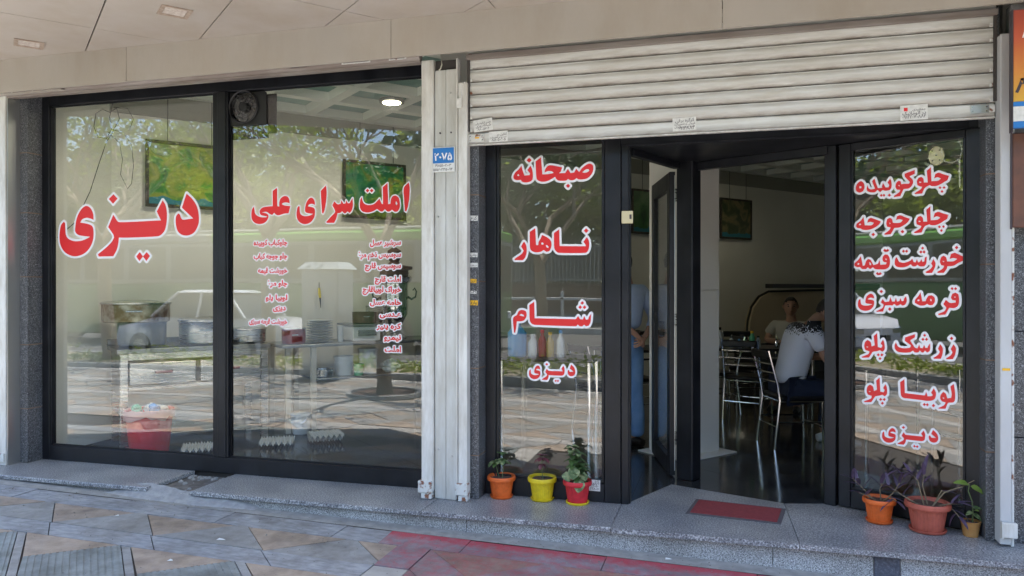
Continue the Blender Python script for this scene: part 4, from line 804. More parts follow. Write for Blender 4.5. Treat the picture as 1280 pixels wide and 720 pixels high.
# oval plate & cable behind that panel's top corner
t = MB(); t.lathe([(.0, 0), (.04, .0), (.045, .006), (.04, .014), (0, .015)], seg=20, sy=1.35)
vs = [R_(.575+v[0], .055+v[2], 2.255+v[1]) for v in t.v]; rv = MB().add(vs, t.f).build('oval_socket_plate', M_lockp, rw)
t = MB()
for du, dv in ((-.02, .03), (.02, .03), (-.02, -.03), (.02, -.03), (0, 0)): t.tube([R_(.575+du, .052, 2.255+dv), R_(.575+du, .049, 2.255+dv)], .004, 6)
t.build('screw', M_ink, rv)
t = MB(); t.tube([R_(.60, .06, 2.26), R_(.62, .06, 2.215), R_(.66, .06, 2.20), R_(.70, .06, 2.22), R_(.715, .06, 2.27), R_(.70, .06, 2.33)], .003, 6); t.tube([R_(.70, .06, 2.22), R_(.702, .06, 2.05)], .005, 6); t.build('white_cable', M_wirew, rw)
# right leaf, swung inwards and seen nearly edge-on
rl = thing('door_leaf', 'narrow black door leaf swung inwards at the right side of the doorway', 'door leaf', (.64, 5.5, 0))
q = (.715, 5.47); ee = (.13, .9915)
MB().obox(q, ee, .82, .045, 0.01, 2.37, b0=-.0).build('hinge_stile', M_frame, rl) if False else None
for a0, l_, z0, z1, nm in ((0, .09, .01, 2.33, 'stile'), (.73, .09, .01, 2.33, 'stile'), (.091, .638, .01, .13, 'bottom_rail'), (.091, .638, 2.22, 2.33, 'top_rail')):
    MB().obox(q, ee, l_, .045, z0, z1, a0=a0, bev=.003).build(nm, M_frame, rl)
MB().obox(q, ee, .65, .006, .12, 2.23, a0=.085, b0=.02).build('glass_pane', M_glass, rl)

# left leaf, hinged at the rear post and opened into the room
ll = thing('door_leaf', 'black glazed door leaf hinged at the rear post, opened into the dining room', 'door leaf', (-.34, 5.86, 0))
q = (-.345, 5.87); ee = (-.253, .9675)
for a0, l_, z0, z1, nm in ((0, .10, .012, 2.33, 'stile'), (.70, .10, .012, 2.33, 'stile'), (.101, .598, .012, .14, 'bottom_rail'), (.101, .598, 2.20, 2.33, 'top_rail')):
    MB().obox(q, ee, l_, .045, z0, z1, a0=a0, bev=.003).build(nm, M_frame, ll)
MB().obox(q, ee, .61, .006, .135, 2.205, a0=.095, b0=.02).build('glass_pane', M_glass, ll)
t = MB(); t.box(-.352, -.346, 5.858, 5.868, .05, 2.3); t.build('weather_strip', M_screw, ll)
for z in (.25, 1.15, 2.1): MB().tube([(-.338, 5.855, z), (-.338, 5.855, z+.10)], .011, 8).build('hinge', M_steel, ll)
t = MB(); hx, hy = q[0]+ee[0]*.74, q[1]+ee[1]*.74; t.tube([(hx-.0, hy, 1.02), (hx+.05, hy+.01, 1.02), (hx+.05, hy+.01, 1.15), (hx, hy, 1.15)], .009, 8); t.build('handle', M_chrome, ll)
# small stickers on the middle pilaster
ps = [(-1.672, 1.902, .062, .036, M_paper, 'کرج'), (-1.672, 1.655, .06, .03, M_paper, 'چاپ'), (-1.672, 1.585, .062, .03, M_paper, 'صداقت'), (-1.672, 1.478, .052, .028, M_yellow, 'آرین'), (-1.670, 1.405, .05, .02, M_paper, 'CH'), (-1.672, 1.325, .062, .034, M_yellow, 'وارد')]
for x, z, w_, h_, m, tx in ps: 
    o = sticker(x+.004, z, w_, h_, 4.8845, rnd.uniform(-.05, .05), [(.12, .88, .25, 0, tx)], pl_mid, m, 'sticker')
# poster on the neighbour's side
M_poster = bpy.data.materials.new('poster_print'); M_poster.use_nodes = True; n = M_poster.node_tree; bs = n.nodes['Principled BSDF']
tc = n.nodes.new('ShaderNodeTexCoord'); sp = n.nodes.new('ShaderNodeSeparateXYZ'); n.links.new(tc.outputs['Generated'], sp.inputs[0]); rp = n.nodes.new('ShaderNodeValToRGB'); cr = rp.color_ramp
cr.elements[0].position = .0; cr.elements[0].color = (.62, .36, .04, 1); cr.elements[1].position = 1; cr.elements[1].color = (.32, .05, .03, 1); e = cr.elements.new(.35); e.color = (.60, .22, .04, 1); e = cr.elements.new(.7); e.color = (.48, .09, .04, 1)
n.links.new(sp.outputs['Z'], rp.inputs[0]); n.links.new(rp.outputs[0], bs.inputs['Base Color']); bs.inputs['Roughness'].default_value = .5
po = thing('wall_poster', 'orange and yellow poster board with blue and white bands at the far right edge', 'poster', (1.5, 4.6, 2.3))
MB().bbox(1.50, 2.5, 4.60, 4.63, 2.44, 2.93, .002).build('orange_print', M_poster, po)
MB().box(1.499, 2.5, 4.599, 4.63, 2.415, 2.439).build('blue_band', M_blueplate, po)
MB().box(1.499, 2.5, 4.600, 4.63, 2.335, 2.414).build('white_band', M_paper, po)
MB().box(1.499, 2.5, 4.599, 4.63, 2.30, 2.334).build('blue_band', M_blueplate, po)
ptxt('/ ۷۶-۲۴', 1.80, 2.78, .26, 4.5985, M_white, po, .01); ptxt('۸۸ ۷۷', 1.78, 2.49, .27, 4.5985, M_ink, po, .03)
MB().box(1.495, 1.499, 4.60, 4.65, 2.28, 2.935).build('edge_strip', M_ink, po)
nw = thing('brown_display_frame', 'brown metal framed glass case below the poster, cut by the right edge', 'display frame', (1.56, 4.8, 1.8))
t = MB(); t.bbox(1.548, 1.615, 4.76, 4.82, 1.78, 2.30, .004); t.bbox(1.616, 2.5, 4.762, 4.82, 2.235, 2.30, .004); t.bbox(1.616, 2.5, 4.762, 4.82, 1.78, 1.82, .004); t.build('frame', mat('brown_paint', (.16, .065, .04), .5, col2=(.11, .05, .035), scale=12), nw)
MB().box(1.616, 2.5, 4.79, 4.80, 1.82, 2.235).build('backing', M_paper, nw)
MB().bbox(1.539, 1.547, 4.758, 4.82, 1.77, 2.31, .002).build('edge_strip', M_ink, nw)
# doormat let into the threshold
dm = thing('doormat', 'flat red doormat with a grey border lying on the granite threshold', 'doormat', (.07, 5.05, 0))
MB().prism([(-.225, 4.93), (.345, 4.865), (.40, 5.205), (-.17, 5.285)], .0002, .0045).build('border', M_matrim, dm)
MB().prism([(-.198, 4.955), (.325, 4.892), (.372, 5.185), (-.15, 5.258)], .004, .0085).build('pile', M_mat, dm)
# ================================================================== INSIDE
FL = (-5.06, 5.41)
def kp(s, n=0): return (FL[0]+U[0]*s+P_[0]*n, FL[1]+U[1]*s+P_[1]*n)   # s along the wall, n towards the wall
def kbox(t, s0, s1, n0, n1, z0, z1, bev=.003): return t.obox(FL, U, s1-s0, n1-n0, z0, z1, a0=s0, b0=n0, bev=bev)
# steel cooking counter with two drawers
c1 = thing('kitchen_counter', 'stainless steel counter with two drawers carrying the cooking pots', 'counter', (*kp(.6, .3), 0))
kbox(MB(), -.03, 1.30, -.02, .64, .862, .90).build('counter_top', M_steel2, c1)
kbox(MB(), -.035, 1.30, .60, .645, .9005, .96).build('backsplash', M_steel2, c1)
kbox(MB(), .12, 1.28, .10, .60, .9005, .912).build('black_hob_tray', M_blackp, c1)
for s in (0, 1.22): 
    for n_ in (0, .56): kbox(MB(), s, s+.06, n_, n_+.06, 0, .86).build('leg', M_steel, c1)
kbox(MB(), .0, .055, .062, .558, .48, .86).build('end_panel', M_steel2, c1)
kbox(MB(), .062, 1.218, .012, .03, .80, .861, bev=.002).build('front_rail', M_steel, c1)
for s in (.075, .665):
    d_ = kbox(MB(), s, s+.545, -.004, .02, .585, .775, bev=.004).build('drawer', M_steel, c1)
    t = MB(); a, b_ = kp(s+.21, -.006), kp(s+.34, -.006); a2, b2 = kp(s+.21, -.03), kp(s+.34, -.03)
    t.tube([(*a, .69), (*a2, .69), (*b2, .69), (*b_, .69)], .011, 8); t.build('drawer_handle', mat('maroon_handle', (.20, .03, .03), .4), d_)
kbox(MB(), .062, 1.218, .005, .03, .535, .565, bev=.002).build('front_rail', M_steel, c1)
kbox(MB(), .06, 1.22, .03, .58, .10, .125).build('shelf', M_steel2, c1)
def pot(name, label, cat, s, n_, z, r, h, m, lid=None, handles=True, sq=1., grp=None):
    x, y = kp(s, n_); o = thing(name, label, cat, (x, y, z), grp)
    MB().lathe([(r*.93, 0), (r*.99, h*.06), (r, h*.5), (r, h*.96), (r*1.03, h), (r*1.0, h*.985), (r*.97, h*.9), (r*.96, h*.1), (0, h*.08)], (x, y, z), seg=32, sy=sq).build('pan_body', m, o, smooth=True)
    if lid: MB().lathe([(r*1.045, h+.001), (r*1.05, h+lid*.35), (r*.98, h+lid*.6), (r*.35, h+lid), (0, h+lid)], (x, y, z), seg=32, sy=sq).build('lid', M_steel, o, smooth=True)
    if handles:
        for sg in (-1, 1):
            t = MB(); ang = -.9 if sg > 0 else math.pi-.9
            p = lambda a, q: (x+math.cos(a)*q, y+math.sin(a)*q, z+h*.62)
            t.tube([p(ang-.22, r*.99), p(ang-.2, r*1.12), p(ang+.2, r*1.12), p(ang+.22, r*.99)], .007, 6); t.build('side_handle', M_steel, o)
    return o
pot('square_pan', 'plain square steel pan standing on the counter under the scorched pan', 'pan', .22, .30, .913, .205, .215, M_steel2, handles=False)
pot('scorched_pan', 'wide scorched pan with a flat lid stacked on the square steel pan', 'pan', .17, .30, 1.130, .285, .165, M_burnt, lid=.035)
pot('cooking_pot', 'round lidded steel pot on the counter beside the scorched pan', 'cooking pot', .77, .30, .913, .235, .21, M_steel, lid=.045)
pot('cooking_pot', 'low steel pot right of the window mullion at the counter end', 'cooking pot', 1.16, .22, .913, .16, .12, M_steel, lid=.03)
x, y = kp(.98, .45); ob = thing('oval_tray', 'shallow steel tray behind the pots on the counter', 'tray', (x, y, .913)); MB().lathe([(.2, 0), (.22, .06), (.225, .062), (.2, .01), (0, .008)], (x, y, .913), seg=24, sy=.7).build('tray_body', M_steel, ob, smooth=True)
# red bucket with rubbish bag
bk = thing('red_bucket', 'red plastic bucket with a bin liner full of litter below the counter', 'bucket', (-4.80, 5.46, 0))
MB().lathe([(.150, 0), (.155, .01), (.185, .30), (.187, .36), (.198, .362), (.198, .385), (.182, .385), (.178, .35), (.145, .012), (0, .01)], (-4.80, 5.46, .0), seg=32).build('bucket_body', M_redpl, bk, smooth=True)
t = MB(); rnd = random.Random(5); seg = 32; pf = [(.172, .33), (.196, .388), (.204, .392), (.206, .37), (.202, .345)]
vs = []; 
for j, (r, z) in enumerate(pf):
    for k in range(seg): vs.append((-4.80+(r+rnd.uniform(0, .006))*math.cos(2*math.pi*k/seg), 5.46+(r+rnd.uniform(0, .006))*math.sin(2*math.pi*k/seg), z+rnd.uniform(-.012, .012)-(.035*abs(math.sin(k*.35)) if j == 4 else 0)))
t.add(vs, [(j*seg+k, j*seg+(k+1) % seg, (j+1)*seg+(k+1) % seg, (j+1)*seg+k) for j in range(4) for k in range(seg)]); t.build('bin_liner', M_liner, bk, smooth=True)
for i, m in enumerate((M_greenpl, M_bag, M_bluepl, M_whitepl, M_bag, M_whitepl)):
    t = MB(); bm = bmesh.new(); bmesh.ops.create_icosphere(bm, subdivisions=2, radius=.048); cx, cy = -4.80+(-.1, -.02, .09, .03, .10, -.06)[i], 5.46+(-.03, .02, -.05, .06, .04, .08)[i]
    for v in bm.verts: v.co *= rnd.uniform(.7, 1.25)
    t.add([(cx+v.co.x, cy+v.co.y, .385+v.co.z*.8+(.02 if i == 2 else 0)) for v in bm.verts], [[v.index for v in f.verts] for f in bm.faces]); bm.free(); t.build('crumpled_litter', m, bk)
# second table with shelf
S0 = 1.42
c2 = thing('steel_table', 'long steel side table with a lower shelf, crockery stacked on it', 'table', (*kp(2.4, .3), 0))
kbox(MB(), S0, S0+3.0, 0, .60, .845, .875).build('table_top', M_steel2, c2)
kbox(MB(), S0+.36, S0+3.0, .03, .57, .50, .52).build('shelf', M_steel2, c2)
for s in (S0+.04, S0+.30, S0+1.75, S0+2.92):
    for n_ in (.01, .54): kbox(MB(), s, s+.05, n_, n_+.05, 0, .843).build('leg', mat('pale_table_leg', (.55, .53, .46), .5), c2)
kbox(MB(), S0+1.12, S0+1.15, .1, .56, .876, 1.24).build('upright', M_steel, c2)
# crockery: plates
def onk(z0): return lambda s, n_: (*kp(s, n_), z0)
x, y = kp(S0+.46, .22)
for k in range(9):
    p = thing('plate', 'grey plate in the tall stack on the steel table, counted %s from the bottom' % ('first second third fourth fifth sixth seventh eighth ninth'.split()[k]), 'plate', (x, y, .876+k*.026), 'plates stacked on the steel table')
    MB().lathe([(.07, 0), (.08, .003), (.138, .0195), (.142, .0215), (.138, .0225), (.075, .008), (0, .008)], (x+rnd.uniform(-.005, .005), y+rnd.uniform(-.004, .004), .876+k*.026), seg=24).build('plate_dish', M_plate, p, smooth=True)
pot('red_pot', 'maroon enamel pot left of the plate stack', 'cooking pot', S0+.18, .2, .876, .118, .15, M_dred, lid=.02)
x, y = kp(S0+.67, .18)
for k in range(3):
    o = thing('paper_cup', 'white cup, %s in the small stack beside the plates' % ('lowest', 'middle', 'topmost')[k], 'cup', (x, y, .876+k*.045), 'white cups beside the plates')
    MB().lathe([(.028, 0), (.036, .075), (.038, .078), (.034, .075), (.026, .004), (0, .004)], (x, y, .876+k*.045), seg=18).build('cup_wall', M_whitepl, o, smooth=True)
pot('brown_pan', 'dark brown pan with a long handle on the upright shelf', 'pan', S0+.97, .25, 1.06, .13, .12, M_wood)
kbox(MB(), S0+.78, S0+1.119, .1, .56, 1.035, 1.055).build('upper_shelf', M_steel2, c2)
o = thing('steel_box', 'white steel box under the brown pan on the side table', 'box', (*kp(S0+1.3, .3), .876)); kbox(MB(), S0+.79, S0+1.10, .12, .5, .877, 1.03, .006).build('box_body', M_whitepl, o); kbox(MB(), S0+.84, S0+1.05, .112, .119, .93, .99, .002).build('box_door', M_steel, o)
def tub(lab, s, n_, z, r, h, m, name='plastic_tub', cat='tub'):
    x, y = kp(s, n_); o = thing(name, lab, cat, (x, y, z)); MB().lathe([(r*.82, 0), (r*.85, .01), (r*.97, h*.9), (r*1.04, h*.91), (r*1.04, h), (r*.95, h), (r*.92, h*.9), (0, h*.85)], (x, y, z), seg=24).build('tub_wall', m, o, smooth=True)
    t = MB(); t.lathe([(r*1.0, h*.62), (r*1.02, h*.64), (r*.99, h*.68)], (x, y, z), seg=24); t.build('rim_ring', m, o, smooth=True); return o
tub('tall white plastic tub on the lower shelf of the steel table', S0+.72, .22, .521, .10, .20, M_whitepl)
tub('white plastic tub further right on the lower shelf', S0+.99, .2, .521, .105, .27, M_whitepl)
tub('small green plastic cup on the lower shelf between two white tubs', S0+.83, .08, .521, .055, .12, M_greenpl, 'plastic_cup', 'cup')
pot('steel_bowl', 'shallow steel bowl on the lower shelf left of the white tub', 'bowl', S0+.48, .2, .521, .11, .08, M_steel, handles=False)
x, y = kp(S0+1.22, .12); o = thing('plastic_bag', 'crumpled clear plastic bag on the lower shelf edge', 'bag', (x, y, .52)); bm = bmesh.new(); bmesh.ops.create_icosphere(bm, subdivisions=3, radius=.11)
for v in bm.verts: v.co *= rnd.uniform(.8, 1.1)
MB().add([(x+v.co.x, y+v.co.y*.8, .60+v.co.z*.7) for v in bm.verts], [[v.index for v in f.verts] for f in bm.faces]).build('bag_film', M_bag, o); bm.free()
# samovar
x, y = kp(S0+1.33, .26); sm = thing('samovar', 'tall silver samovar with curled handles and a dark top on the side table', 'samovar', (x, y, .876))
MB().lathe([(.13, 0), (.14, .02), (.09, .05), (.06, .08), (.07, .12), (.10, .15)], (x, y, .876), seg=28).build('foot', M_steel, sm, smooth=True)
MB().lathe([(.10, .15), (.145, .22), (.155, .30), (.15, .46), (.155, .50), (.19, .53), (.195, .56), (.16, .585)], (x, y, .876), seg=28).build('urn_body', M_chrome, sm, smooth=True)
MB().lathe([(.16, .585), (.155, .62), (.20, .63), (.20, .655), (.08, .67), (.05, .70), (.075, .74), (.075, .80), (.02, .83), (0, .84)], (x, y, .876), seg=28).build('crown_ring', M_wood, sm, smooth=True)
for sg in (-1, 1):
    t = MB(); q = lambda a, z: (x+sg*a*.963, y+sg*a*.269, .876+z); t.tube([q(.15, .38), q(.19, .36), q(.235, .38), q(.245, .43), q(.225, .46), q(.205, .44)], [.011, .011, .010, .009, .008, .006], 8); t.build('curled_handle', M_blackp, sm, smooth=True)
t = MB(); q = lambda a, z: (x+a*.27, y-a*.96, .876+z); t.tube([q(.14, .23), q(.20, .22), q(.215, .21)], .012, 8); t.tube([q(.20, .22), q(.20, .26)], .006, 6); t.build('tap', M_chrome, sm); sm.scale = (1.0, 1.0, 1.22)
# buckets, egg trays on the floor
wb = thing('white_bucket', 'white plastic bucket with a wire handle under the steel table', 'bucket', (-4.02, 6.62, 0))
MB().lathe([(.075, 0), (.08, .01), (.10, .17), (.106, .175), (.106, .195), (.098, .195), (.07, .01), (0, .01)], (-4.02, 6.62, .0), seg=24).build('bucket_body', M_whitepl, wb, smooth=True)
t = MB(); t.tube([(-4.02+.107*math.cos(a), 6.62-.05-.03*math.sin(a), .185-.08*math.sin(a)) for a in [math.pi*k/10 for k in range(11)]], .003, 5); t.build('wire_handle', M_chrome, wb)
for k, (x, y, rz, z) in enumerate(((-3.95, 6.10, .5, 0), (-3.62, 6.38, .62, 0), (-3.60, 6.36, .70, .03), (-4.45, 5.68, .6, 0))):
    o = thing('egg_tray', ('grey egg tray lying on the floor below the white bucket', 'lower egg tray of the pair on the floor under the side table', 'upper egg tray of the pair on the floor', 'egg tray on the floor beside the red bucket')[k], 'egg tray', (x, y, z), 'egg trays on the kitchen floor')
    nx = 24; vs = []; L = .30
    for j in range(nx+1):
        for i in range(nx+1):
            a, b_ = (i/nx-.5)*L, (j/nx-.5)*L; zz = .028+.022*math.cos(i/nx*12*math.pi)*math.cos(j/nx*12*math.pi)+.006
            vs.append((x+a*math.cos(rz)-b_*math.sin(rz), y+a*math.sin(rz)+b_*math.cos(rz), z+zz))
    MB().add(vs, [(j*(nx+1)+i, j*(nx+1)+i+1, (j+1)*(nx+1)+i+1, (j+1)*(nx+1)+i) for j in range(nx) for i in range(nx)]).build('pulp_sheet', M_egg, o)
# pictures on the wall, hung on wires
def picture(s, n_, label, cols, seed):
    w_, h_ = .78, .655; z0 = 2.235; a = wp(s, n_); o = thing('framed_picture', label, 'picture', (*a, z0), 'framed pictures hung on the long wall')
    t = MB()
    for (a0, l_, zz0, zz1) in ((0, w_, z0, z0+.03), (0, w_, z0+h_-.03, z0+h_), (0, .03, z0+.0301, z0+h_-.0301), (w_-.03, .03, z0+.0301, z0+h_-.0301)): t.obox(a, U, l_, .035, zz0, zz1, a0=a0, bev=.002)
    t.build('frame', mat('carved_dark_frame', (.03, .022, .015), .5, col2=(.14, .12, .06), scale=40, contrast=(.55, .7)), o)
    m = bpy.data.materials.new('picture_print'); m.use_nodes = True; n = m.node_tree; bs = n.nodes['Principled BSDF']; bs.inputs['Roughness'].default_value = .35
    tc = n.nodes.new('ShaderNodeTexCoord'); nz = n.nodes.new('ShaderNodeTexNoise'); nz.inputs['Scale'].default_value = 4.2; nz.inputs['Detail'].default_value = 7; nz.inputs['Distortion'].default_value = .8
    mp = n.nodes.new('ShaderNodeMapping'); mp.inputs['Location'].default_value = (seed*3.1, seed, seed*1.7); n.links.new(tc.outputs['Object'], mp.inputs[0]); n.links.new(mp.outputs[0], nz.inputs[0])
    rp = n.nodes.new('ShaderNodeValToRGB'); cr = rp.color_ramp; k = len(cols)
    cr.elements[0].position = .3; cr.elements[0].color = (*cols[0], 1); cr.elements[1].position = .72; cr.elements[1].color = (*cols[-1], 1)
    for i in range(1, k-1): e = cr.elements.new(.3+.42*i/(k-1)); e.color = (*cols[i], 1)
    n.links.new(nz.outputs['Fac'], rp.inputs[0])
    # a blue-green pool band along the foot of the print
    sp = n.nodes.new('ShaderNodeSeparateXYZ'); n.links.new(tc.outputs['Generated'], sp.inputs[0]); n2 = n.nodes.new('ShaderNodeMath'); n2.operation = 'MULTIPLY_ADD'; n2.inputs[1].default_value = .35; n2.inputs[2].default_value = -.06
    n.links.new(nz.outputs['Fac'], n2.inputs[0]); lt = n.nodes.new('ShaderNodeMath'); lt.operation = 'LESS_THAN'; n.links.new(sp.outputs['Z'], lt.inputs[0]); n.links.new(n2.outputs[0], lt.inputs[1])
    mx = n.nodes.new('ShaderNodeMixRGB'); mx.inputs[2].default_value = (.02, .19, .24, 1) if seed != 2 else (.08, .12, .03, 1); n.links.new(lt.outputs[0], mx.inputs[0]); n.links.new(rp.outputs[0], mx.inputs[1]); n.links.new(mx.outputs[0], bs.inputs['Base Color'])
    MB().obox(a, U, w_-.06, .008, z0+.03, z0+h_-.03, a0=.03, b0=.012).build('print', m, o)
    t = MB()
    for f in (.25, .78): p = (a[0]+U[0]*w_*f-P_[0]*.01, a[1]+U[1]*w_*f-P_[1]*.01); t.tube([(*p, z0+h_), (*p, 3.32)], .004, 5)
    t.build('hanging_wire', M_wire, o)
ps0 = (W0[0]-.0, W0[1])
def sof(x, y): return ((x*1.09-W0[0])*U[0]+(y*1.09-W0[1])*U[1])
gcol = [(.02, .12, .02), (.05, .25, .03), (.22, .30, .03), (.30, .34, .05), (.10, .22, .03), (.35, .42, .28)]
picture(sof(-4.987, 5.617), .06, 'framed green garden print hung on wires behind the left pane', gcol, 1)
picture(sof(-3.802, 7.043), .06, 'framed green print with red flowers behind the right pane', [(.01, .09, .04), (.02, .18, .09), (.05, .22, .06), (.25, .24, .04), (.38, .08, .04)], 2)
picture(sof(-1.201, 10.173), .06, 'framed green landscape print seen through the gap beside the door leaf', [(.01, .06, .02), (.03, .14, .03), (.10, .22, .08), (.02, .10, .03)], 3)
picture(sof(-.057, 11.55), .06, 'dark framed waterfall print on the far wall of the dining room', [(.02, .05, .02), (.06, .08, .03), (.22, .18, .08), (.03, .06, .02)], 4)
# knife on a string
x, y = wp(sof(-3.966, 6.846), .05); kn = thing('hanging_knife', 'knife with a yellow handle hanging on the kitchen wall', 'knife', (x, y, 1.3))
MB().tube([(x, y, 1.50), (x, y, 1.44)], .003, 5).build('string', M_wire, kn); MB().tube([(x, y, 1.44), (x+.005, y, 1.38), (x+.012, y, 1.33)], [.012, .017, .012], 8).build('handle', M_knife_y, kn); MB().tube([(x+.012, y, 1.33), (x+.02, y, 1.22)], [.010, .003], 6).build('blade', M_blackp, kn)
# lamps set in the ceiling; the counter lamp is unseen, added to brighten the kitchen
for x, y, lab in ((-3.22, 7.01, 'lit round ceiling lamp above the kitchen, behind the right-hand pane'), (.595, 11.36, 'lit round ceiling lamp over the dining tables'), (-3.2, 9.9, 'lit round ceiling lamp deep in the room above the side wall'), (-4.05, 5.62, 'added round ceiling lamp over the cooking counter, unseen behind the window head')):
    o = thing('ceiling_lamp', lab, 'ceiling lamp', (x, y, 3.318), 'round lamps in the lattice ceiling'); MB().lathe([(0, -.012), (.085, -.012), (.10, 0)], (x, y, 3.318), seg=24).build('diffuser', M_lamp, o, smooth=True); MB().lathe([(.102, -.006), (.125, -.006), (.13, .02), (.10, .05)], (x, y, 3.318), seg=24).build('trim_ring', M_steel, o, smooth=True)
    MB().box(x-.13, x+.13, y-.13, y+.13, 3.352, 3.40).build('mounting_plate', M_ceil, o)
for x, y, pw_, in ((-3.22, 7.01, 10), (.595, 11.36, 2), (-4.05, 5.62, 15)):  # last spot: the added, unseen lamp that brightens the kitchen wall
    l_ = bpy.data.lights.new('ceiling_lamp_light', 'SPOT'); l_.energy = pw_; l_.spot_size = R(165); l_.spot_blend = .6; l_.shadow_soft_size = .09; l_.color = (1, .93, .78); lo = bpy.data.objects.new('ceiling_lamp_light', l_); COL.objects.link(lo); lo.location = (x, y, 3.29)
# exhaust fan in the window head
fn = thing('exhaust_fan', 'black square exhaust fan fixed in the top corner of the right pane', 'fan', (-3.56, 5.14, 2.84)); cx, cz, yy = -3.572, 2.845, 5.066
t = MB(); N = 40; x0, x1, z0, z1 = -3.70, -3.375, 2.70, 2.966; r = .122; vs = []; 
for k in range(N):
    a = 2*math.pi*k/N; c_, s_ = math.cos(a), math.sin(a); m_ = min(((x1-cx) if c_ > 0 else (cx-x0))/max(abs(c_), 1e-6), ((z1-cz) if s_ > 0 else (cz-z0))/max(abs(s_), 1e-6)); vs += [(cx+c_*m_, yy, cz+s_*m_), (cx+c_*r, yy, cz+s_*r), (cx+c_*r, yy+.12, cz+s_*r), (cx+c_*m_, yy+.008, cz+s_*m_)]
t.add(vs, [(4*k+j, 4*k+(j+1) % 4, 4*((k+1) % N)+(j+1) % 4, 4*((k+1) % N)+j) for k in range(N) for j in range(4)]); t.build('mounting_frame', M_blackp, fn)
t = MB()
for q_ in (.124, .09, .06, .03): t.tube([(cx+q_*math.cos(a), yy-.012+(.124-q_)*-.06, cz+q_*math.sin(a)) for a in [2*math.pi*k/32 for k in range(33)]], .0022 if q_ < .12 else .006, 5, cap=False)
for k in range(12): a = 2*math.pi*k/12; t.tube([(cx+.02*math.cos(a), yy-.018, cz+.02*math.sin(a)), (cx+.124*math.cos(a), yy-.012, cz+.124*math.sin(a))], .0018, 4)
t.build('wire_guard', M_blackp, fn)
MB().box(-3.70, -3.375, 5.09, 5.10, 2.60, 2.70).build('dark_backing_panel', M_blackp, fn)
MB().box(-3.70, -3.375, 5.2, 5.21, 2.66, 2.97).build('rear_housing', M_blackp, fn)
MB().tube([(cx, yy-.016, cz), (cx, yy+.10, cz)], [.038, .05], 20).build('motor_hub', M_blackp, fn, smooth=True)
for k in range(5):
    a = 2*math.pi*k/5+.3; t = MB(); vs = []
    for i in range(6):
        for j in range(4): q_ = .035+.083*i/5; b_ = a+(j/3-.5)*.85; vs.append((cx+q_*math.cos(b_), yy+.03+.03*(j/3), cz+q_*math.sin(b_)))
    t.add(vs, [(i*4+j, i*4+j+1, (i+1)*4+j+1, (i+1)*4+j) for i in range(5) for j in range(3)]); t.build('fan_blade', mat('grey_fan_blade', (.06, .06, .065), .3), fn, smooth=True)
# loose cable knot inside the left pane
cb = thing('cable_tangle', 'thin black cable looped in a knot inside the top of the left pane', 'cable', (-4.95, 5.13, 2.6))
def P5(x, y): # photo grid of the pane: metres from its top left corner
    return x
t = MB(); Q = lambda a, z: (a, 5.125, z)
t.tube([Q(-4.86, 3.0), Q(-4.90, 2.86), Q(-4.88, 2.76), Q(-4.93, 2.68), Q(-5.02, 2.70), Q(-5.06, 2.79), Q(-5.04, 2.90), Q(-4.97, 2.93), Q(-4.90, 2.90), Q(-4.83, 2.93), Q(-4.80, 2.84), Q(-4.88, 2.72), Q(-4.93, 2.66), Q(-5.0, 2.50), Q(-5.10, 2.25), Q(-5.25, 2.0), Q(-5.44, 1.87)], .0035, 5)
t.tube([Q(-4.88, 2.76), Q(-4.76, 2.72), Q(-4.68, 2.62), Q(-4.66, 2.45), Q(-4.68, 2.30), Q(-4.72, 2.26), Q(-4.79, 2.38), Q(-4.77, 2.50), Q(-4.80, 2.64), Q(-4.92, 2.74)], .0025, 5)
t.tube([Q(-4.86, 2.94), Q(-4.72, 2.92), Q(-4.66, 2.83), Q(-4.70, 2.75)], .0025, 5); t.build('cable', M_wire, cb)
# column
co_ = thing('square_column', 'pale clad square column standing inside the doorway', 'column', (-.2, 6.9, 0))
o_ = (-.345, 6.50)
MB().obox(o_, U, .50, .36, 0.012, 1.42, b0=0, bev=.003).build('cladding_panel', M_column, co_); MB().obox(o_, U, .50, .36, 1.424, 3.33, bev=.003).build('cladding_panel', M_column, co_)
MB().obox(o_, U, .66, .55, 0.001, .012, a0=-.08, b0=-.13, bev=.002).build('base_plate', M_column, co_)
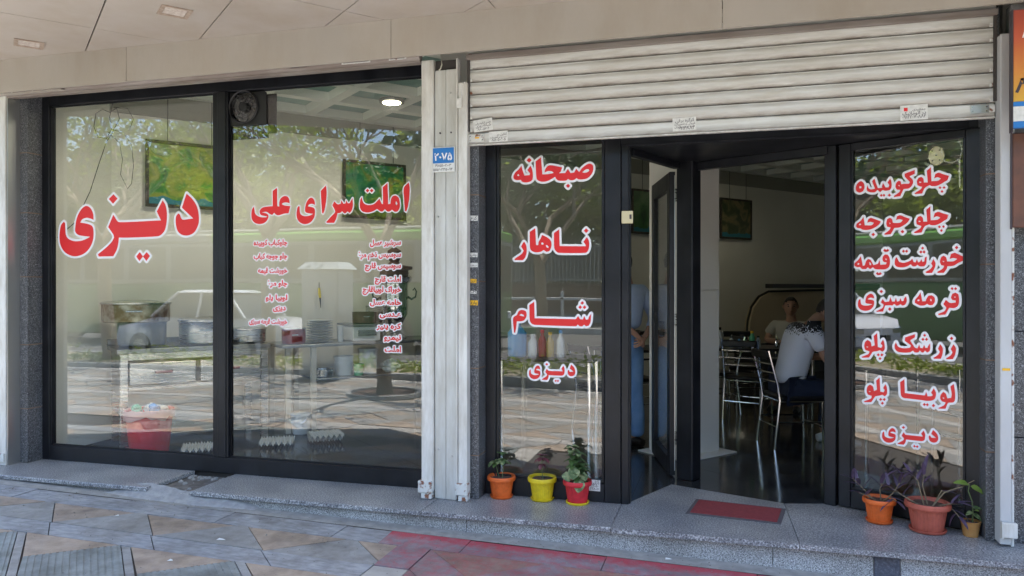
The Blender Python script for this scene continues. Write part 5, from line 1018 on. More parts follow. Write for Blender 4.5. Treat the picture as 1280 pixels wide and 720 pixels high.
# dining furniture
def chair(label):
    o = thing('dining_chair', label, 'chair', (0, 0, 0), 'chrome dining chairs')
    W, Dp, H, SH = .20, .20, .88, .455
    for sx in (-1, 1):
        MB().tube([(sx*W, -Dp, 0), (sx*W*.98, -Dp+.01, SH-.03)], .0115, 8).build('front_leg', M_chrome, o, smooth=True)
        MB().tube([(sx*W*1.02, Dp+.05, 0), (sx*W, Dp, SH-.02), (sx*W, Dp+.02, SH+.12), (sx*W*.97, Dp+.10, H)], .0125, 8).build('back_post', M_chrome, o, smooth=True)
    for nm, pts in (('stretcher', [(-W, -Dp, .20), (W, -Dp, .20)]), ('stretcher', [(-W, Dp+.03, .20), (W, Dp+.03, .20)]), ('stretcher', [(-W, -Dp, .24), (-W, Dp+.03, .24)]), ('stretcher', [(W, -Dp, .24), (W, Dp+.03, .24)]), ('seat_rail', [(-W, -Dp, SH-.03), (W, -Dp, SH-.03), (W, Dp, SH-.03), (-W, Dp, SH-.03), (-W, -Dp, SH-.03)])):
        MB().tube(pts, .008, 6).build(nm, M_chrome, o)
    for z in (.60, .68, .76): MB().tube([(-W, Dp+.02+.10*(z-.575)/.31, z), (0, Dp+.045+.10*(z-.575)/.31, z), (W, Dp+.02+.10*(z-.575)/.31, z)], .008, 6).build('back_bar', M_chrome, o)
    MB().bbox(-W*.95, W*.95, Dp+.085, Dp+.115, .80, .875, .012).build('back_pad', M_seat, o)
    MB().bbox(-W-.01, W+.01, -Dp-.02, Dp-.01, SH-.02, SH+.02, .014).build('seat', M_seat, o)
    return o
def pl_chair(o, x, y, rz): o.location = (x, y, 0); o.rotation_euler = (0, 0, rz)
ch = chair('chrome chair with black seat under the man in the white T-shirt')
HX = Vector((.62, 7.30))
pl_chair(ch, .62, 7.36, R(109))
for x, y, rz, lab in ((-.10, 9.05, R(-70), 'empty chrome chair left of the bare dining table by the column'), (.28, 8.75, R(160), 'chrome chair whose back faces the doorway at the bare table'), (.25, 9.95, R(10), 'chrome chair on the far side of the bare dining table'), (.82, 9.82, R(-8), 'chrome chair under the man in the beige T-shirt'), (1.95, 6.9, R(200), 'chrome chair beyond the seated man, near the glazed panel'), (-.95, 8.25, R(35), 'chrome chair seen behind the glass of the open door leaf'), (-1.25, 9.0, R(200), 'chrome chair deepest behind the standing man'), (-1.15, 7.55, R(130), 'chrome chair right behind the glazed middle window')):
    dup(ch, (x, y, 0), rz, lab)
def table(label, x, y, rz, w_, d_):
    o = thing('dining_table', label, 'table', (0, 0, 0), 'black topped dining tables')
    MB().bbox(-w_/2, w_/2, -d_/2, d_/2, .725, .755, .008).build('table_top', M_seat, o)
    for sx in (-1, 1):
        for sy in (-1, 1): MB().tube([(sx*(w_/2-.05), sy*(d_/2-.05), 0), (sx*(w_/2-.05), sy*(d_/2-.05), .724)], .017, 10).build('leg', M_chrome, o, smooth=True)
    MB().box(-w_/2+.05, w_/2-.05, -d_/2+.04, -d_/2+.06, .64, .66).build('apron_rail', M_chrome, o)
    o.location = (x, y, 0); o.rotation_euler = (0, 0, rz); return o
table('black dining table with condiments beside the pale column', .42, 9.22, R(8), 1.15, .62)
t2_ = table('black dining table in front of the man in the white T-shirt', 1.52, 7.62, R(19), .95, .72)
table('black dining table behind the glass of the open door leaf', -.85, 8.75, R(35), 1.1, .7)
for x, y, r, h, m, nm, lab, cat in [(q_[0], q_[1]-.30, *q_[2:]) for q_ in ((.10, 9.42, .03, .12, M_whitepl, 'salt_shaker', 'white shaker on the table beside the column', 'shaker'), (.22, 9.40, .045, .14, M_bluepl, 'condiment_jar', 'blue lidded jar on the table beside the column', 'jar'), (.33, 9.36, .032, .19, M_greenpl, 'juice_bottle', 'yellow-green bottle on the table beside the column', 'bottle'), (.40, 9.42, .028, .13, M_whitepl, 'glass_cup', 'pale cup right of the green bottle', 'cup'), (-.04, 9.5, .055, .22, M_whitepl, 'paper_cup_stack', 'stack of white cups next to the column', 'cup stack'), (.60, 9.45, .02, .10, M_chrome, 'pepper_shaker', 'small chrome shaker right of the bottles', 'shaker'))]:
    o = thing(nm, lab, cat, (x, y, .756)); MB().lathe([(r*.9, 0), (r, .01), (r, h*.6), (r*.5, h*.78), (r*.5, h*.86)], (x, y, .756), seg=16).build('vessel', m, o, smooth=True); MB().lathe([(r*.56, h*.861), (r*.56, h), (0, h)], (x, y, .756), seg=16).build('cap', M_yellow if 'juice' in nm else M_blackp, o, smooth=True)
o = thing('food_tray', 'steel tray with food on the table before the white T-shirt', 'tray', (1.15, 7.5, .756)); MB().lathe([(.13, 0), (.16, .02), (.165, .022), (.13, .006), (0, .005)], (1.15, 7.5, .757), seg=24).build('tray_body', M_chrome, o, smooth=True)
# water bottles & things standing on a ledge just inside the middle window
lg = thing('window_ledge_table', 'low steel bar table behind the middle window carrying bottles', 'table', (-1.4, 6.6, 0))
MB().bbox(-2.05, -1.05, 6.35, 6.85, .80, .83, .004).build('table_top', M_seat, lg)
for x in (-2.0, -1.1): 
    for y in (6.4, 6.8): MB().tube([(x, y, 0), (x, y, .80)], .015, 8).build('leg', M_chrome, lg)
for x, r, h, m, cm, lab in [(q_[0]*.72-.60, *q_[1:]) for q_ in ((-1.62, .085, .34, M_bluepl, M_bluepl, 'large blue water bottle behind the middle window'), (-1.42, .045, .20, M_whitepl, M_whitepl, 'white jar beside the blue water bottle'), (-1.30, .035, .24, mat('sauce_red', (.40, .05, .04), .3), M_redpl, 'red sauce bottle behind the middle window'), (-1.20, .035, .22, mat('mustard', (.45, .30, .05), .3), M_yellow, 'mustard bottle behind the middle window'), (-1.07, .035, .24, M_whitepl, M_bluepl, 'clear bottle with a blue cap behind the middle window'))]:
    o = thing('bottle', lab, 'bottle', (x, 6.5, .831), 'bottles on the bar table'); MB().lathe([(r*.9, 0), (r, .015), (r, h*.62), (r*.4, h*.8), (r*.4, h*.88)], (x, 6.5, .831), seg=18).build('bottle_body', m, o, smooth=True); MB().lathe([(r*.5, h*.881), (r*.5, h), (0, h)], (x, 6.5, .831), seg=14).build('cap', cm, o, smooth=True)
# rounded cream booth front below the far picture
bo = thing('booth_front', 'cream rounded booth panel with a dark cap behind the seated men', 'booth', (*wp(9.2, .3), 0))
pts = [(0, .55), (.03, .90), (.12, 1.12), (.30, 1.28), (.55, 1.36), (3.8, 1.40), (3.8, .55)]
t = MB(); N = len(pts); vs = [(*wp(sof(.117, 11.76)-.1+p[0], .45), p[1]) for p in pts]+[(*wp(sof(.117, 11.76)-.1+p[0], .35), p[1]) for p in pts]
t.add(vs, [tuple(range(N)), tuple(range(2*N-1, N-1, -1))]+[(i, N+i, N+(i+1) % N, (i+1) % N) for i in range(N)]).build('cream_panel', M_cream, bo)
t = MB(); t.tube([(*wp(sof(.117, 11.76)-.1+p[0], .40), p[1]+.015) for p in pts[:6]], .02, 8); t.build('edge_trim', M_blackp, bo)
t = MB(); kk = wp(sof(.117, 11.76)+.4, .5); t.obox(kk, U, 3.2, .12, 1.43, 1.50); t.build('dark_cap', M_blackp, bo)
t = MB(); t.obox(wp(sof(.117, 11.76)-.1, .46), U, 4, .30, .0, .545); t.build('dark_base', M_blackp, bo)
# ================================================================== PEOPLE
def skin(name, nodes, edges, m, parent, root, sub=2, extra=None):
    if name == 'body':                                  # the body is slimmer than the clothes it wears
        cut = {'pelvis': .68, 'waist': .70, 'chest': .74, 'neckb': .85, 'rsh': .72, 'lsh': .72, 'rhip': .70, 'lhip': .70, 'rkn_': .75, 'lkn_': .75, 'rel': .85, 'lel': .85}
        nodes = {k: (p, (tuple(q*cut[k] for q in r) if isinstance(r, tuple) else r*cut[k]) if k in cut else r) for k, (p, r) in nodes.items()}
    names = list(nodes); me = bpy.data.meshes.new(name+'_src'); me.from_pydata([nodes[k][0] for k in names], [(names.index(a), names.index(b)) for a, b in edges], [])
    ob = bpy.data.objects.new('tmp', me); COL.objects.link(ob); md = ob.modifiers.new('skin', 'SKIN'); md.use_smooth_shade = True
    sk = me.skin_vertices[0].data if len(me.skin_vertices) else None
    if sk is None:
        bpy.context.view_layer.objects.active = ob; sk = me.skin_vertices[0].data
    for i, k in enumerate(names):
        r = nodes[k][1]; sk[i].radius = r if isinstance(r, tuple) else (r, r); sk[i].use_root = (k == root)
    md.branch_smoothing = .4
    ss = ob.modifiers.new('sub', 'SUBSURF'); ss.levels = ss.render_levels = sub
    dg = bpy.context.evaluated_depsgraph_get(); dg.update(); out = bpy.data.meshes.new_from_object(ob.evaluated_get(dg)); bpy.data.objects.remove(ob)
    vs = [v.co[:] for v in out.vertices]; fs = [tuple(p.vertices) for p in out.polygons]; bpy.data.meshes.remove(out)
    t = MB().add(vs, fs)
    if extra: t.add(*extra)
    return t.build(name, m, parent, smooth=True)
def head_mesh(c, face, r=.098):
    """head with brow, eye hollows, nose, lips, chin and ears; c = centre, face = facing direction"""
    f = Vector(face).normalized(); up = Vector((0, 0, 1)); up = (up-f*up.dot(f)).normalized(); s = f.cross(up)
    bm = bmesh.new(); bmesh.ops.create_uvsphere(bm, u_segments=32, v_segments=24, radius=1)
    for v in bm.verts:
        x, y, z = v.co                                   # y forward
        q = Vector((x*.76, y*.96, z*1.15))
        if z < 0: q.x *= 1-.20*(-z)**1.8; q.y *= 1-.12*(-z)
        if y > 0:
            g = math.exp(-((x/.16)**2+((z+.12)/.26)**2)); q.y += .20*g*(1 if z < .15 else .4)      # nose
            for sx in (-.33, .33): q.y -= .10*math.exp(-(((x-sx)/.16)**2+((z-.08)/.12)**2))        # eye sockets
            q.y += .05*math.exp(-((z-.28)/.1)**2)*math.exp(-(x/.5)**2)
            q.y += .06*math.exp(-((x/.25)**2+((z+.50)/.07)**2)); q.y += .08*math.exp(-((x/.25)**2+((z+.85)/.14)**2))
        v.co = q
    vs = [tuple(Vector(c)+(s*v.co.x+f*v.co.y+up*v.co.z)*r) for v in bm.verts]; fs = [[v.index for v in g.verts] for g in bm.faces]; bm.free()
    t = MB().add(vs, fs)
    for sx in (-1, 1):                                   # ears
        e = Vector(c)+s*(sx*.76*r)-f*.05*r
        t.tube([tuple(e+up*r*.22), tuple(e+s*sx*.05*r+up*r*.15-f*.1*r), tuple(e+s*sx*.04*r-up*.1*r-f*.05*r), tuple(e-up*r*.22)], [.006, .012, .010, .005], 8)
    return t, (Vector(c), f, up, s, r)
def eyes_mouth(parent, fr):
    c, f, up, s, r = fr
    for sx in (-1, 1):
        t = MB(); p = c+s*sx*.31*r+f*.80*r+up*.09*r; bm = bmesh.new(); bmesh.ops.create_uvsphere(bm, u_segments=10, v_segments=8, radius=.0115)
        t.add([tuple(p+s*v.co.x+f*v.co.y+up*v.co.z*.6) for v in bm.verts], [[v.index for v in g.verts] for g in bm.faces]); bm.free(); t.build('eye', M_blackp, parent)
        t = MB(); t.tube([tuple(p+s*sx*-.012*1.2+up*.017+f*.006), tuple(p+up*.021+f*.008), tuple(p+s*sx*.018+up*.017)], .004, 5); t.build('eyebrow', M_hair, parent)
    t = MB(); p = c+f*.86*r-up*.50*r; t.tube([tuple(p-s*.022-f*.01), tuple(p+f*.003), tuple(p+s*.022-f*.01)], [.002, .0045, .002], 6); t.build('mouth', mat('lips', (.28, .10, .08), .5), parent)
def hair_cap(fr, parent, m=None, back=.2, cut=.18):
    c, f, up, s, r = fr; bm = bmesh.new(); bmesh.ops.create_uvsphere(bm, u_segments=28, v_segments=20, radius=1); rr = random.Random(2)
    kill = [v for v in bm.verts if (v.co.z < cut+.55*max(v.co.y, 0)-(.75 if v.co.y < -.1 else .0)*min(1, -v.co.y*1.6))]
    bmesh.ops.delete(bm, geom=kill, context='VERTS'); bm.verts.index_update()
    t = MB().add([tuple(c+(s*v.co.x*.82+f*(v.co.y*1.0)+up*v.co.z*1.20)*r*rr.uniform(1.0, 1.035)) for v in bm.verts], [[v.index for v in g.verts] for g in bm.faces]); bm.free(); return t.build('hair', m or M_hair, parent, smooth=True)
def hand_nodes(N, E, pre, wrist, palm, dirs, side, curl, wr):
    """palm plus five separate bent fingers; dirs = finger direction, side = across the palm, curl = bending direction"""
    w = Vector(wrist); p = Vector(palm); d = Vector(dirs).normalized(); sd = Vector(side).normalized(); cu = Vector(curl).normalized()
    N[pre+'palm'] = (tuple((w+p)/2), (.032, .016)); N[pre+'kn'] = (tuple(p), (.036, .014)); E += [(wr, pre+'palm'), (pre+'palm', pre+'kn')]
    for i, (o, L) in enumerate(((-.030, .062), (-.010, .074), (.010, .070), (.029, .055))):
        b = p+sd*o+d*.012; a1 = b+d*L*.45+cu*.010; a2 = a1+d*L*.28+cu*.022; a3 = a2+d*L*.08+cu*.026
        for j, q in enumerate((b, a1, a2, a3)): N[f'{pre}f{i}{j}'] = (tuple(q), (.0095-.0012*j,)*2)
        E += [(pre+'kn', f'{pre}f{i}0')]+[(f'{pre}f{i}{j}', f'{pre}f{i}{j+1}') for j in range(3)]
    b = (w+p)/2-sd*.03; a1 = b-sd*.024+d*.02+cu*.008; a2 = a1+d*.028+cu*.014
    for j, q in enumerate((b, a1, a2)): N[f'{pre}t{j}'] = (tuple(q), (.012-.0015*j,)*2)
    E += [(pre+'palm', pre+'t0'), (pre+'t0', pre+'t1'), (pre+'t1', pre+'t2')]
# --- standing man, back to the street, hands joined behind him
px, py = -.84, 6.86; pf = Vector((-.78, .62, 0)).normalized(); pr = Vector((pf.y, -pf.x, 0))      # facing away to the left; pr = his right
def W_(a, b_, z): return (px+pr.x*a+pf.x*b_, py+pr.y*a+pf.y*b_, z)
pm = thing('person', 'man in pale blue shirt and jeans standing with hands held behind his back', 'person', (px, py, 0))
N = {'pelvis': (W_(0, 0, .98), (.155, .115)), 'waist': (W_(0, .01, 1.12), (.145, .11)), 'chest': (W_(0, .0, 1.33), (.17, .12)), 'neckb': (W_(0, -.01, 1.475), (.075, .065)), 'neck': (W_(0, .01, 1.555), .055), 'hd': (W_(0, .03, 1.64), .06)}
E = [('pelvis', 'waist'), ('waist', 'chest'), ('chest', 'neckb'), ('neckb', 'neck'), ('neck', 'hd')]
for s_, k in ((1, 'r'), (-1, 'l')):
    N[k+'sh'] = (W_(s_*.185, -.01, 1.43), .058); N[k+'el'] = (W_(s_*.26, -.10, 1.17), .043); N[k+'wr'] = (W_(s_*.07, -.19, 1.035), .029)
    E += [('chest', k+'sh'), (k+'sh', k+'el'), (k+'el', k+'wr')]
    N[k+'hip'] = (W_(s_*.095, 0, .90), .09); N[k+'kn_'] = (W_(s_*.105, .02, .50), .062); N[k+'an'] = (W_(s_*.11, -.02, .09), .04); N[k+'ft'] = (W_(s_*.12, .13, .035), (.038, .028))
    E += [('pelvis', k+'hip'), (k+'hip', k+'kn_'), (k+'kn_', k+'an'), (k+'an', k+'ft')]
    hand_nodes(N, E, k, N[k+'wr'][0], W_(s_*.0-.0, -.205, .985), pr*-s_*.6+Vector((0, 0, -.5)), Vector((0, 0, 1)), pf, k+'wr')
ht, fr = head_mesh(W_(0, .05, 1.68), pf)
skin('body', N, E, M_skin, pm, 'pelvis', 2, (ht.v, ht.f)); hair_cap(fr, pm); eyes_mouth(pm, fr)
Nt = {'pelvis': (W_(0, 0, .985), (.172, .13)), 'top': (W_(0, 0, 1.06), (.160, .122))}; Et = [('pelvis', 'top')]
for s_, k in ((1, 'r'), (-1, 'l')):
    Nt[k+'h'] = (W_(s_*.098, 0, .88), .112); Nt[k+'k'] = (W_(s_*.108, .015, .50), .088); Nt[k+'c'] = (W_(s_*.112, -.02, .28), .080); Nt[k+'a'] = (W_(s_*.115, -.02, .07), .073)
    Et += [('pelvis', k+'h'), (k+'h', k+'k'), (k+'k', k+'c'), (k+'c', k+'a')]
skin('jeans', Nt, Et, M_jeans, pm, 'pelvis')
Ns = {'hem': (W_(0, 0, 1.05), (.172, .138)), 'w': (W_(0, .0, 1.15), (.172, .142)), 'c': (W_(0, -.01, 1.33), (.192, .145)), 'n': (W_(0, -.01, 1.475), (.085, .078))}; Es = [('hem', 'w'), ('w', 'c'), ('c', 'n')]
for s_, k in ((1, 'r'), (-1, 'l')):
    Ns[k+'s'] = (W_(s_*.19, -.01, 1.43), .074); Ns[k+'e'] = (W_(s_*.265, -.105, 1.175), .062); Ns[k+'c'] = (W_(s_*.12, -.175, 1.065), .045); Es += [('c', k+'s'), (k+'s', k+'e'), (k+'e', k+'c')]
skin('shirt', Ns, Es, M_bshirt, pm, 'c')
t = MB(); t.tube([W_(.181*math.cos(a), .139*math.sin(a), 1.035) for a in [2*math.pi*k/28 for k in range(29)]], .017, 6, cap=False); t.build('belt', M_leather, pm)
for s_ in (1, -1):
    t = MB(); pts = [W_(s_*.112, -.10, .035), W_(s_*.113, -.02, .045), W_(s_*.12, .10, .04), W_(s_*.125, .185, .03)]; t.tube(pts, [.035, .045, .045, .03], 10); t.build('shoe', M_leather, pm, smooth=True)
# --- seated man in beige T-shirt, facing the street
sx_, sy_ = .82, 9.76; sf = Vector((-.25, -.97, 0)).normalized(); sr = Vector((sf.y, -sf.x, 0))
def V_(a, b_, z): return (sx_+sr.x*a+sf.x*b_, sy_+sr.y*a+sf.y*b_, z-max(0, z-.82)*.04)
pb = thing('person', 'man in beige T-shirt seated behind the table, facing the street', 'person', (sx_, sy_, 0))
N = {'pelvis': (V_(0, 0, .52), (.15, .12)), 'waist': (V_(0, .0, .68), (.15, .115)), 'chest': (V_(0, .03, .90), (.17, .12)), 'neckb': (V_(0, .04, 1.04), (.08, .068)), 'neck': (V_(0, .06, 1.10), .056), 'hd': (V_(0, .08, 1.16), .06)}
E = [('pelvis', 'waist'), ('waist', 'chest'), ('chest', 'neckb'), ('neckb', 'neck'), ('neck', 'hd')]
for s_, k in ((1, 'r'), (-1, 'l')):
    N[k+'sh'] = (V_(s_*.19, .03, 1.0), .062); N[k+'el'] = (V_(s_*.28, .12, .80), .047); N[k+'wr'] = (V_(s_*.08, .34, .80), .031)
    E += [('chest', k+'sh'), (k+'sh', k+'el'), (k+'el', k+'wr')]
    N[k+'hip'] = (V_(s_*.10, .03, .50), .095); N[k+'kn_'] = (V_(s_*.13, .43, .50), .065); N[k+'an'] = (V_(s_*.13, .42, .10), .042); N[k+'ft'] = (V_(s_*.14, .56, .04), (.04, .03))
    E += [('pelvis', k+'hip'), (k+'hip', k+'kn_'), (k+'kn_', k+'an'), (k+'an', k+'ft')]
    hand_nodes(N, E, k, N[k+'wr'][0], V_(s_*.03, .385, .80), sr*-s_+sf*.5, sf, Vector((0, 0, -1)), k+'wr')
ht, fr = head_mesh(V_(.0, .09, 1.225), (sf-sr*.25), .103)
skin('body', N, E, M_skin, pb, 'pelvis', 2, (ht.v, ht.f)); hair_cap(fr, pb, cut=.05); eyes_mouth(pb, fr)
Ns = {'hem': (V_(0, .01, .54), (.175, .15)), 'w': (V_(0, .01, .70), (.18, .15)), 'c': (V_(0, .02, .90), (.195, .145)), 'n': (V_(0, .035, 1.04), (.088, .078))}; Es = [('hem', 'w'), ('w', 'c'), ('c', 'n')]
for s_, k in ((1, 'r'), (-1, 'l')): Ns[k+'s'] = (V_(s_*.195, .03, 1.0), .080); Ns[k+'e'] = (V_(s_*.26, .085, .86), .070); Es += [('c', k+'s'), (k+'s', k+'e')]
skin('tshirt', Ns, Es, M_gshirt, pb, 'c')
Nt = {'p': (V_(0, 0, .53), (.17, .12))}; Et = []
for s_, k in ((1, 'r'), (-1, 'l')): Nt[k+'h'] = (V_(s_*.10, .05, .51), .108); Nt[k+'k'] = (V_(s_*.13, .44, .50), .082); Nt[k+'a'] = (V_(s_*.13, .42, .10), .065); Et += [('p', k+'h'), (k+'h', k+'k'), (k+'k', k+'a')]
skin('trousers', Nt, Et, M_navy, pb, 'p')
for s_ in (1, -1): t = MB(); t.tube([V_(s_*.13, .36, .035), V_(s_*.13, .42, .045), V_(s_*.14, .54, .04), V_(s_*.145, .63, .028)], [.035, .045, .042, .028], 10); t.build('shoe', M_leather, pb, smooth=True)
t = MB(); c0 = Vector(V_(.09, .335, .80)); t.tube([tuple(c0+sf*.034*math.cos(a)+Vector((0, 0, 1))*.034*math.sin(a)) for a in [2*math.pi*k/16 for k in range(17)]], .007, 6, cap=False); t.build('wrist_watch', M_chrome, pb)
# --- seated man in white T-shirt leaning over the table on the right
qx, qy = .58, 7.34; qf = Vector((.94, .33, 0)).normalized(); qr = Vector((qf.y, -qf.x, 0))      # facing right; qr towards the street
def Z_(a, b_, z): return (qx+qr.x*a+qf.x*b_, qy+qr.y*a+qf.y*b_, z)
pw = thing('person', 'man in white T-shirt with black shoulder print leaning over his meal', 'person', (qx, qy, 0))
N = {'pelvis': (Z_(0, 0, .53), (.16, .13)), 'waist': (Z_(0, .03, .69), (.15, .125)), 'chest': (Z_(0, .12, .96), (.175, .13)), 'neckb': (Z_(0, .20, 1.09), (.08, .07)), 'neck': (Z_(0, .27, 1.15), .056), 'hd': (Z_(0, .33, 1.20), .06)}
E = [('pelvis', 'waist'), ('waist', 'chest'), ('chest', 'neckb'), ('neckb', 'neck'), ('neck', 'hd')]
for s_, k in ((1, 'r'), (-1, 'l')):
    N[k+'sh'] = (Z_(s_*.19, .16, 1.05), .064); N[k+'el'] = (Z_(s_*.25, .25, .79), .048); N[k+'wr'] = (Z_(s_*.12, .47, .79), .031)
    E += [('chest', k+'sh'), (k+'sh', k+'el'), (k+'el', k+'wr')]
    N[k+'hip'] = (Z_(s_*.10, .03, .52), .10); N[k+'kn_'] = (Z_(s_*.13, .44, .50), .066); N[k+'an'] = (Z_(s_*.13, .40, .10), .042); N[k+'ft'] = (Z_(s_*.14, .54, .04), (.04, .03))
    E += [('pelvis', k+'hip'), (k+'hip', k+'kn_'), (k+'kn_', k+'an'), (k+'an', k+'ft')]
    hand_nodes(N, E, k, N[k+'wr'][0], Z_(s_*.07, .53, .80), qf-qr*s_*.4, qr, Vector((0, 0, -1)), k+'wr')
ht, fr = head_mesh(Z_(0, .38, 1.24), (qf+Vector((0, 0, -.6))), .10)
skin('body', N, E, M_skin, pw, 'pelvis', 2, (ht.v, ht.f)); hair_cap(fr, pw, cut=.1); eyes_mouth(pw, fr)
# shirt with floral print on shoulders
mprint = mat('printed_tshirt', (.70, .72, .82), .85); n = mprint.node_tree; bs = n.nodes['Principled BSDF']; tc = n.nodes.new('ShaderNodeTexCoord'); nz = n.nodes.new('ShaderNodeTexNoise'); nz.inputs['Scale'].default_value = 26; nz.inputs['Distortion'].default_value = 2.5; n.links.new(tc.outputs['Object'], nz.inputs[0])
sp = n.nodes.new('ShaderNodeSeparateXYZ'); n.links.new(tc.outputs['Object'], sp.inputs[0]); mr = n.nodes.new('ShaderNodeMapRange'); mr.inputs['From Min'].default_value = .90; mr.inputs['From Max'].default_value = 1.12; n.links.new(sp.outputs['Z'], mr.inputs[0])
gt = n.nodes.new('ShaderNodeMath'); gt.operation = 'MULTIPLY'; gt.inputs[1].default_value = 1.35; n.links.new(nz.outputs['Fac'], gt.inputs[0]); ml = n.nodes.new('ShaderNodeMath'); ml.operation = 'MULTIPLY'; n.links.new(gt.outputs[0], ml.inputs[0]); n.links.new(mr.outputs[0], ml.inputs[1]); g2 = n.nodes.new('ShaderNodeMath'); g2.operation = 'GREATER_THAN'; g2.inputs[1].default_value = .47; n.links.new(ml.outputs[0], g2.inputs[0])
mx = n.nodes.new('ShaderNodeMixRGB'); mx.inputs[1].default_value = (.70, .72, .82, 1); mx.inputs[2].default_value = (.02, .02, .025, 1); n.links.new(g2.outputs[0], mx.inputs[0]); n.links.new(mx.outputs[0], bs.inputs['Base Color'])
Ns = {'hem': (Z_(0, -.0, .52), (.185, .165)), 'w': (Z_(0, .03, .70), (.18, .16)), 'c': (Z_(0, .11, .96), (.20, .158)), 'n': (Z_(0, .195, 1.095), (.09, .08))}; Es = [('hem', 'w'), ('w', 'c'), ('c', 'n')]
for s_, k in ((1, 'r'), (-1, 'l')): Ns[k+'s'] = (Z_(s_*.17, .15, 1.06), .10); Ns[k+'m'] = (Z_(s_*.215, .19, .97), .088); Ns[k+'e'] = (Z_(s_*.235, .225, .87), .078); Es += [('c', k+'s'), (k+'s', k+'m'), (k+'m', k+'e')]
skin('tshirt', Ns, Es, mprint, pw, 'c')
Nt = {'p': (Z_(0, 0, .53), (.18, .13))}; Et = []
for s_, k in ((1, 'r'), (-1, 'l')): Nt[k+'h'] = (Z_(s_*.10, .05, .52), .112); Nt[k+'k'] = (Z_(s_*.13, .45, .51), .085); Nt[k+'a'] = (Z_(s_*.13, .41, .10), .066); Et += [('p', k+'h'), (k+'h', k+'k'), (k+'k', k+'a')]
skin('trousers', Nt, Et, M_navy, pw, 'p')
for s_ in (1, -1): t = MB(); t.tube([Z_(s_*.13, .34, .035), Z_(s_*.13, .40, .045), Z_(s_*.14, .52, .04), Z_(s_*.145, .61, .028)], [.035, .045, .042, .028], 10); t.build('shoe', M_whitepl, pw, smooth=True)

# ================================================================== FLOWER POTS
M_leafg = mat('leaf_green', (.05, .10, .025), .5, col2=(.10, .17, .05), scale=20)
M_leafv = mat('leaf_variegated', (.07, .12, .04), .5, col2=(.26, .30, .14), scale=28, contrast=(.45, .6))
M_leafr = mat('leaf_maroon', (.10, .025, .035), .5, col2=(.16, .05, .06), scale=25)
M_leafp = mat('leaf_purple', (.06, .04, .075), .5, col2=(.10, .065, .12), scale=18)
M_leafy = mat('leaf_yellow_green', (.15, .24, .035), .5, col2=(.22, .30, .06), scale=14)
M_stem = mat('dry_stem', (.26, .20, .13), .8, col2=(.17, .13, .08), scale=30)
M_stemg = mat('green_stem', (.12, .16, .06), .7)
def leafmesh(p, d, up, L, Wd, kind='oval', fold=.25, droop=.3):
    """one blade with midrib fold: rows along its length"""
    p, d, up = Vector(p), Vector(d).normalized(), Vector(up); s = d.cross(up)
    if s.length < 1e-3: s = d.orthogonal()
    s.normalize(); up = s.cross(d).normalized(); n = 7; vs = []
    for i in range(n):
        t = i/(n-1); w = {'oval': math.sin(math.pi*min(1, t*.97+.03))**.75, 'heart': (math.sin(math.pi*(t**.62)))**.7, 'blade': math.sin(math.pi*(.08+.92*t))**.55*(1-.35*t)}[kind]*Wd/2
        if i == n-1: w = .0004
        c = p+d*L*t-up*droop*L*t*t
        vs += [tuple(c-s*w+up*fold*w), tuple(c), tuple(c+s*w+up*fold*w)]
    fs = [(3*i+j, 3*i+j+1, 3*i+4+j, 3*i+3+j) for i in range(n-1) for j in range(2)]
    m = MB().add(vs, fs); o = [(v[0]-up.x*.0008, v[1]-up.y*.0008, v[2]-up.z*.0008) for v in vs]; m.add(o, [f[::-1] for f in fs]); return m
def flowerpot(label, x, y, r, h, pm_, sm_, cat='potted plant', ribs=True, rim=True, sx=1.):
    o = thing('potted_plant', label, cat, (x, y, 0), 'potted plants on the step')
    s = 64 if ribs else 28
    if sm_: MB().lathe([(r*.74, 0), (r*.80, .004), (r*.83, .016), (r*.80, .018), (r*.70, .010), (0, .008)], (x, y, 0), seg=40, sx=sx).build('saucer', sm_, o, smooth=True)
    z0 = .010 if sm_ else 0; rb = .018 if ribs else 0
    if rim: prof_ = [(r*.66, z0), (r*.68, z0+.004), (r*.70, h*.12), (r*.85, h*.76), (r*.87, h*.79), (r*.99, h*.80), (r*1.03, h*.86), (r*1.02, h*.95), (r*.97, h), (r*.88, h*.985), (r*.85, h*.90), (r*.80, h*.80)]
    else: prof_ = [(r*.75, z0), (r*.78, .01), (r*.98, h*.93), (r*1.04, h*.94), (r*1.04, h), (r*.94, h), (r*.90, h*.85)]
    MB().lathe(prof_, (x, y, 0), seg=s, rib=-rb/.9 if ribs else 0, ribr=(2, 4), sx=sx).build('pot', pm_, o, smooth=not ribs)
    t = MB(); N = 24; rr = random.Random(int(x*100)); vs = [(x, y, h*.90)]
    for j in (1, 2, 3):
        for k in range(N): q = r*.83*j/3; vs.append((x+q*math.cos(2*math.pi*k/N)*sx, y+q*math.sin(2*math.pi*k/N), h*.87+rr.uniform(-.004, .006)))
    t.add(vs, [(0, 1+k, 1+(k+1) % N) for k in range(N)]+[(1+j*N+k, 1+(j+1)*N+k, 1+(j+1)*N+(k+1) % N, 1+j*N+(k+1) % N) for j in range(2) for k in range(N)]); t.build('soil', M_soil, o)
    return o
M_po = mat('orange_pot_plastic', (.74, .135, .02), .45, dirt=.3, dscale=14); M_py = mat('yellow_pot_plastic', (.72, .54, .012), .45, dirt=.28, dscale=14); M_pr = mat('red_pot_plastic', (.60, .022, .035), .45, dirt=.3, dscale=14); M_ps = mat('saucer_yellow', (.78, .58, .02), .4); M_pt = mat('terracotta_plastic', (.44, .10, .065), .55, dirt=.32, dscale=12); M_pc = mat('ochre_pot', (.36, .17, .045), .6, col2=(.46, .24, .08), scale=14)
rr = random.Random(21)
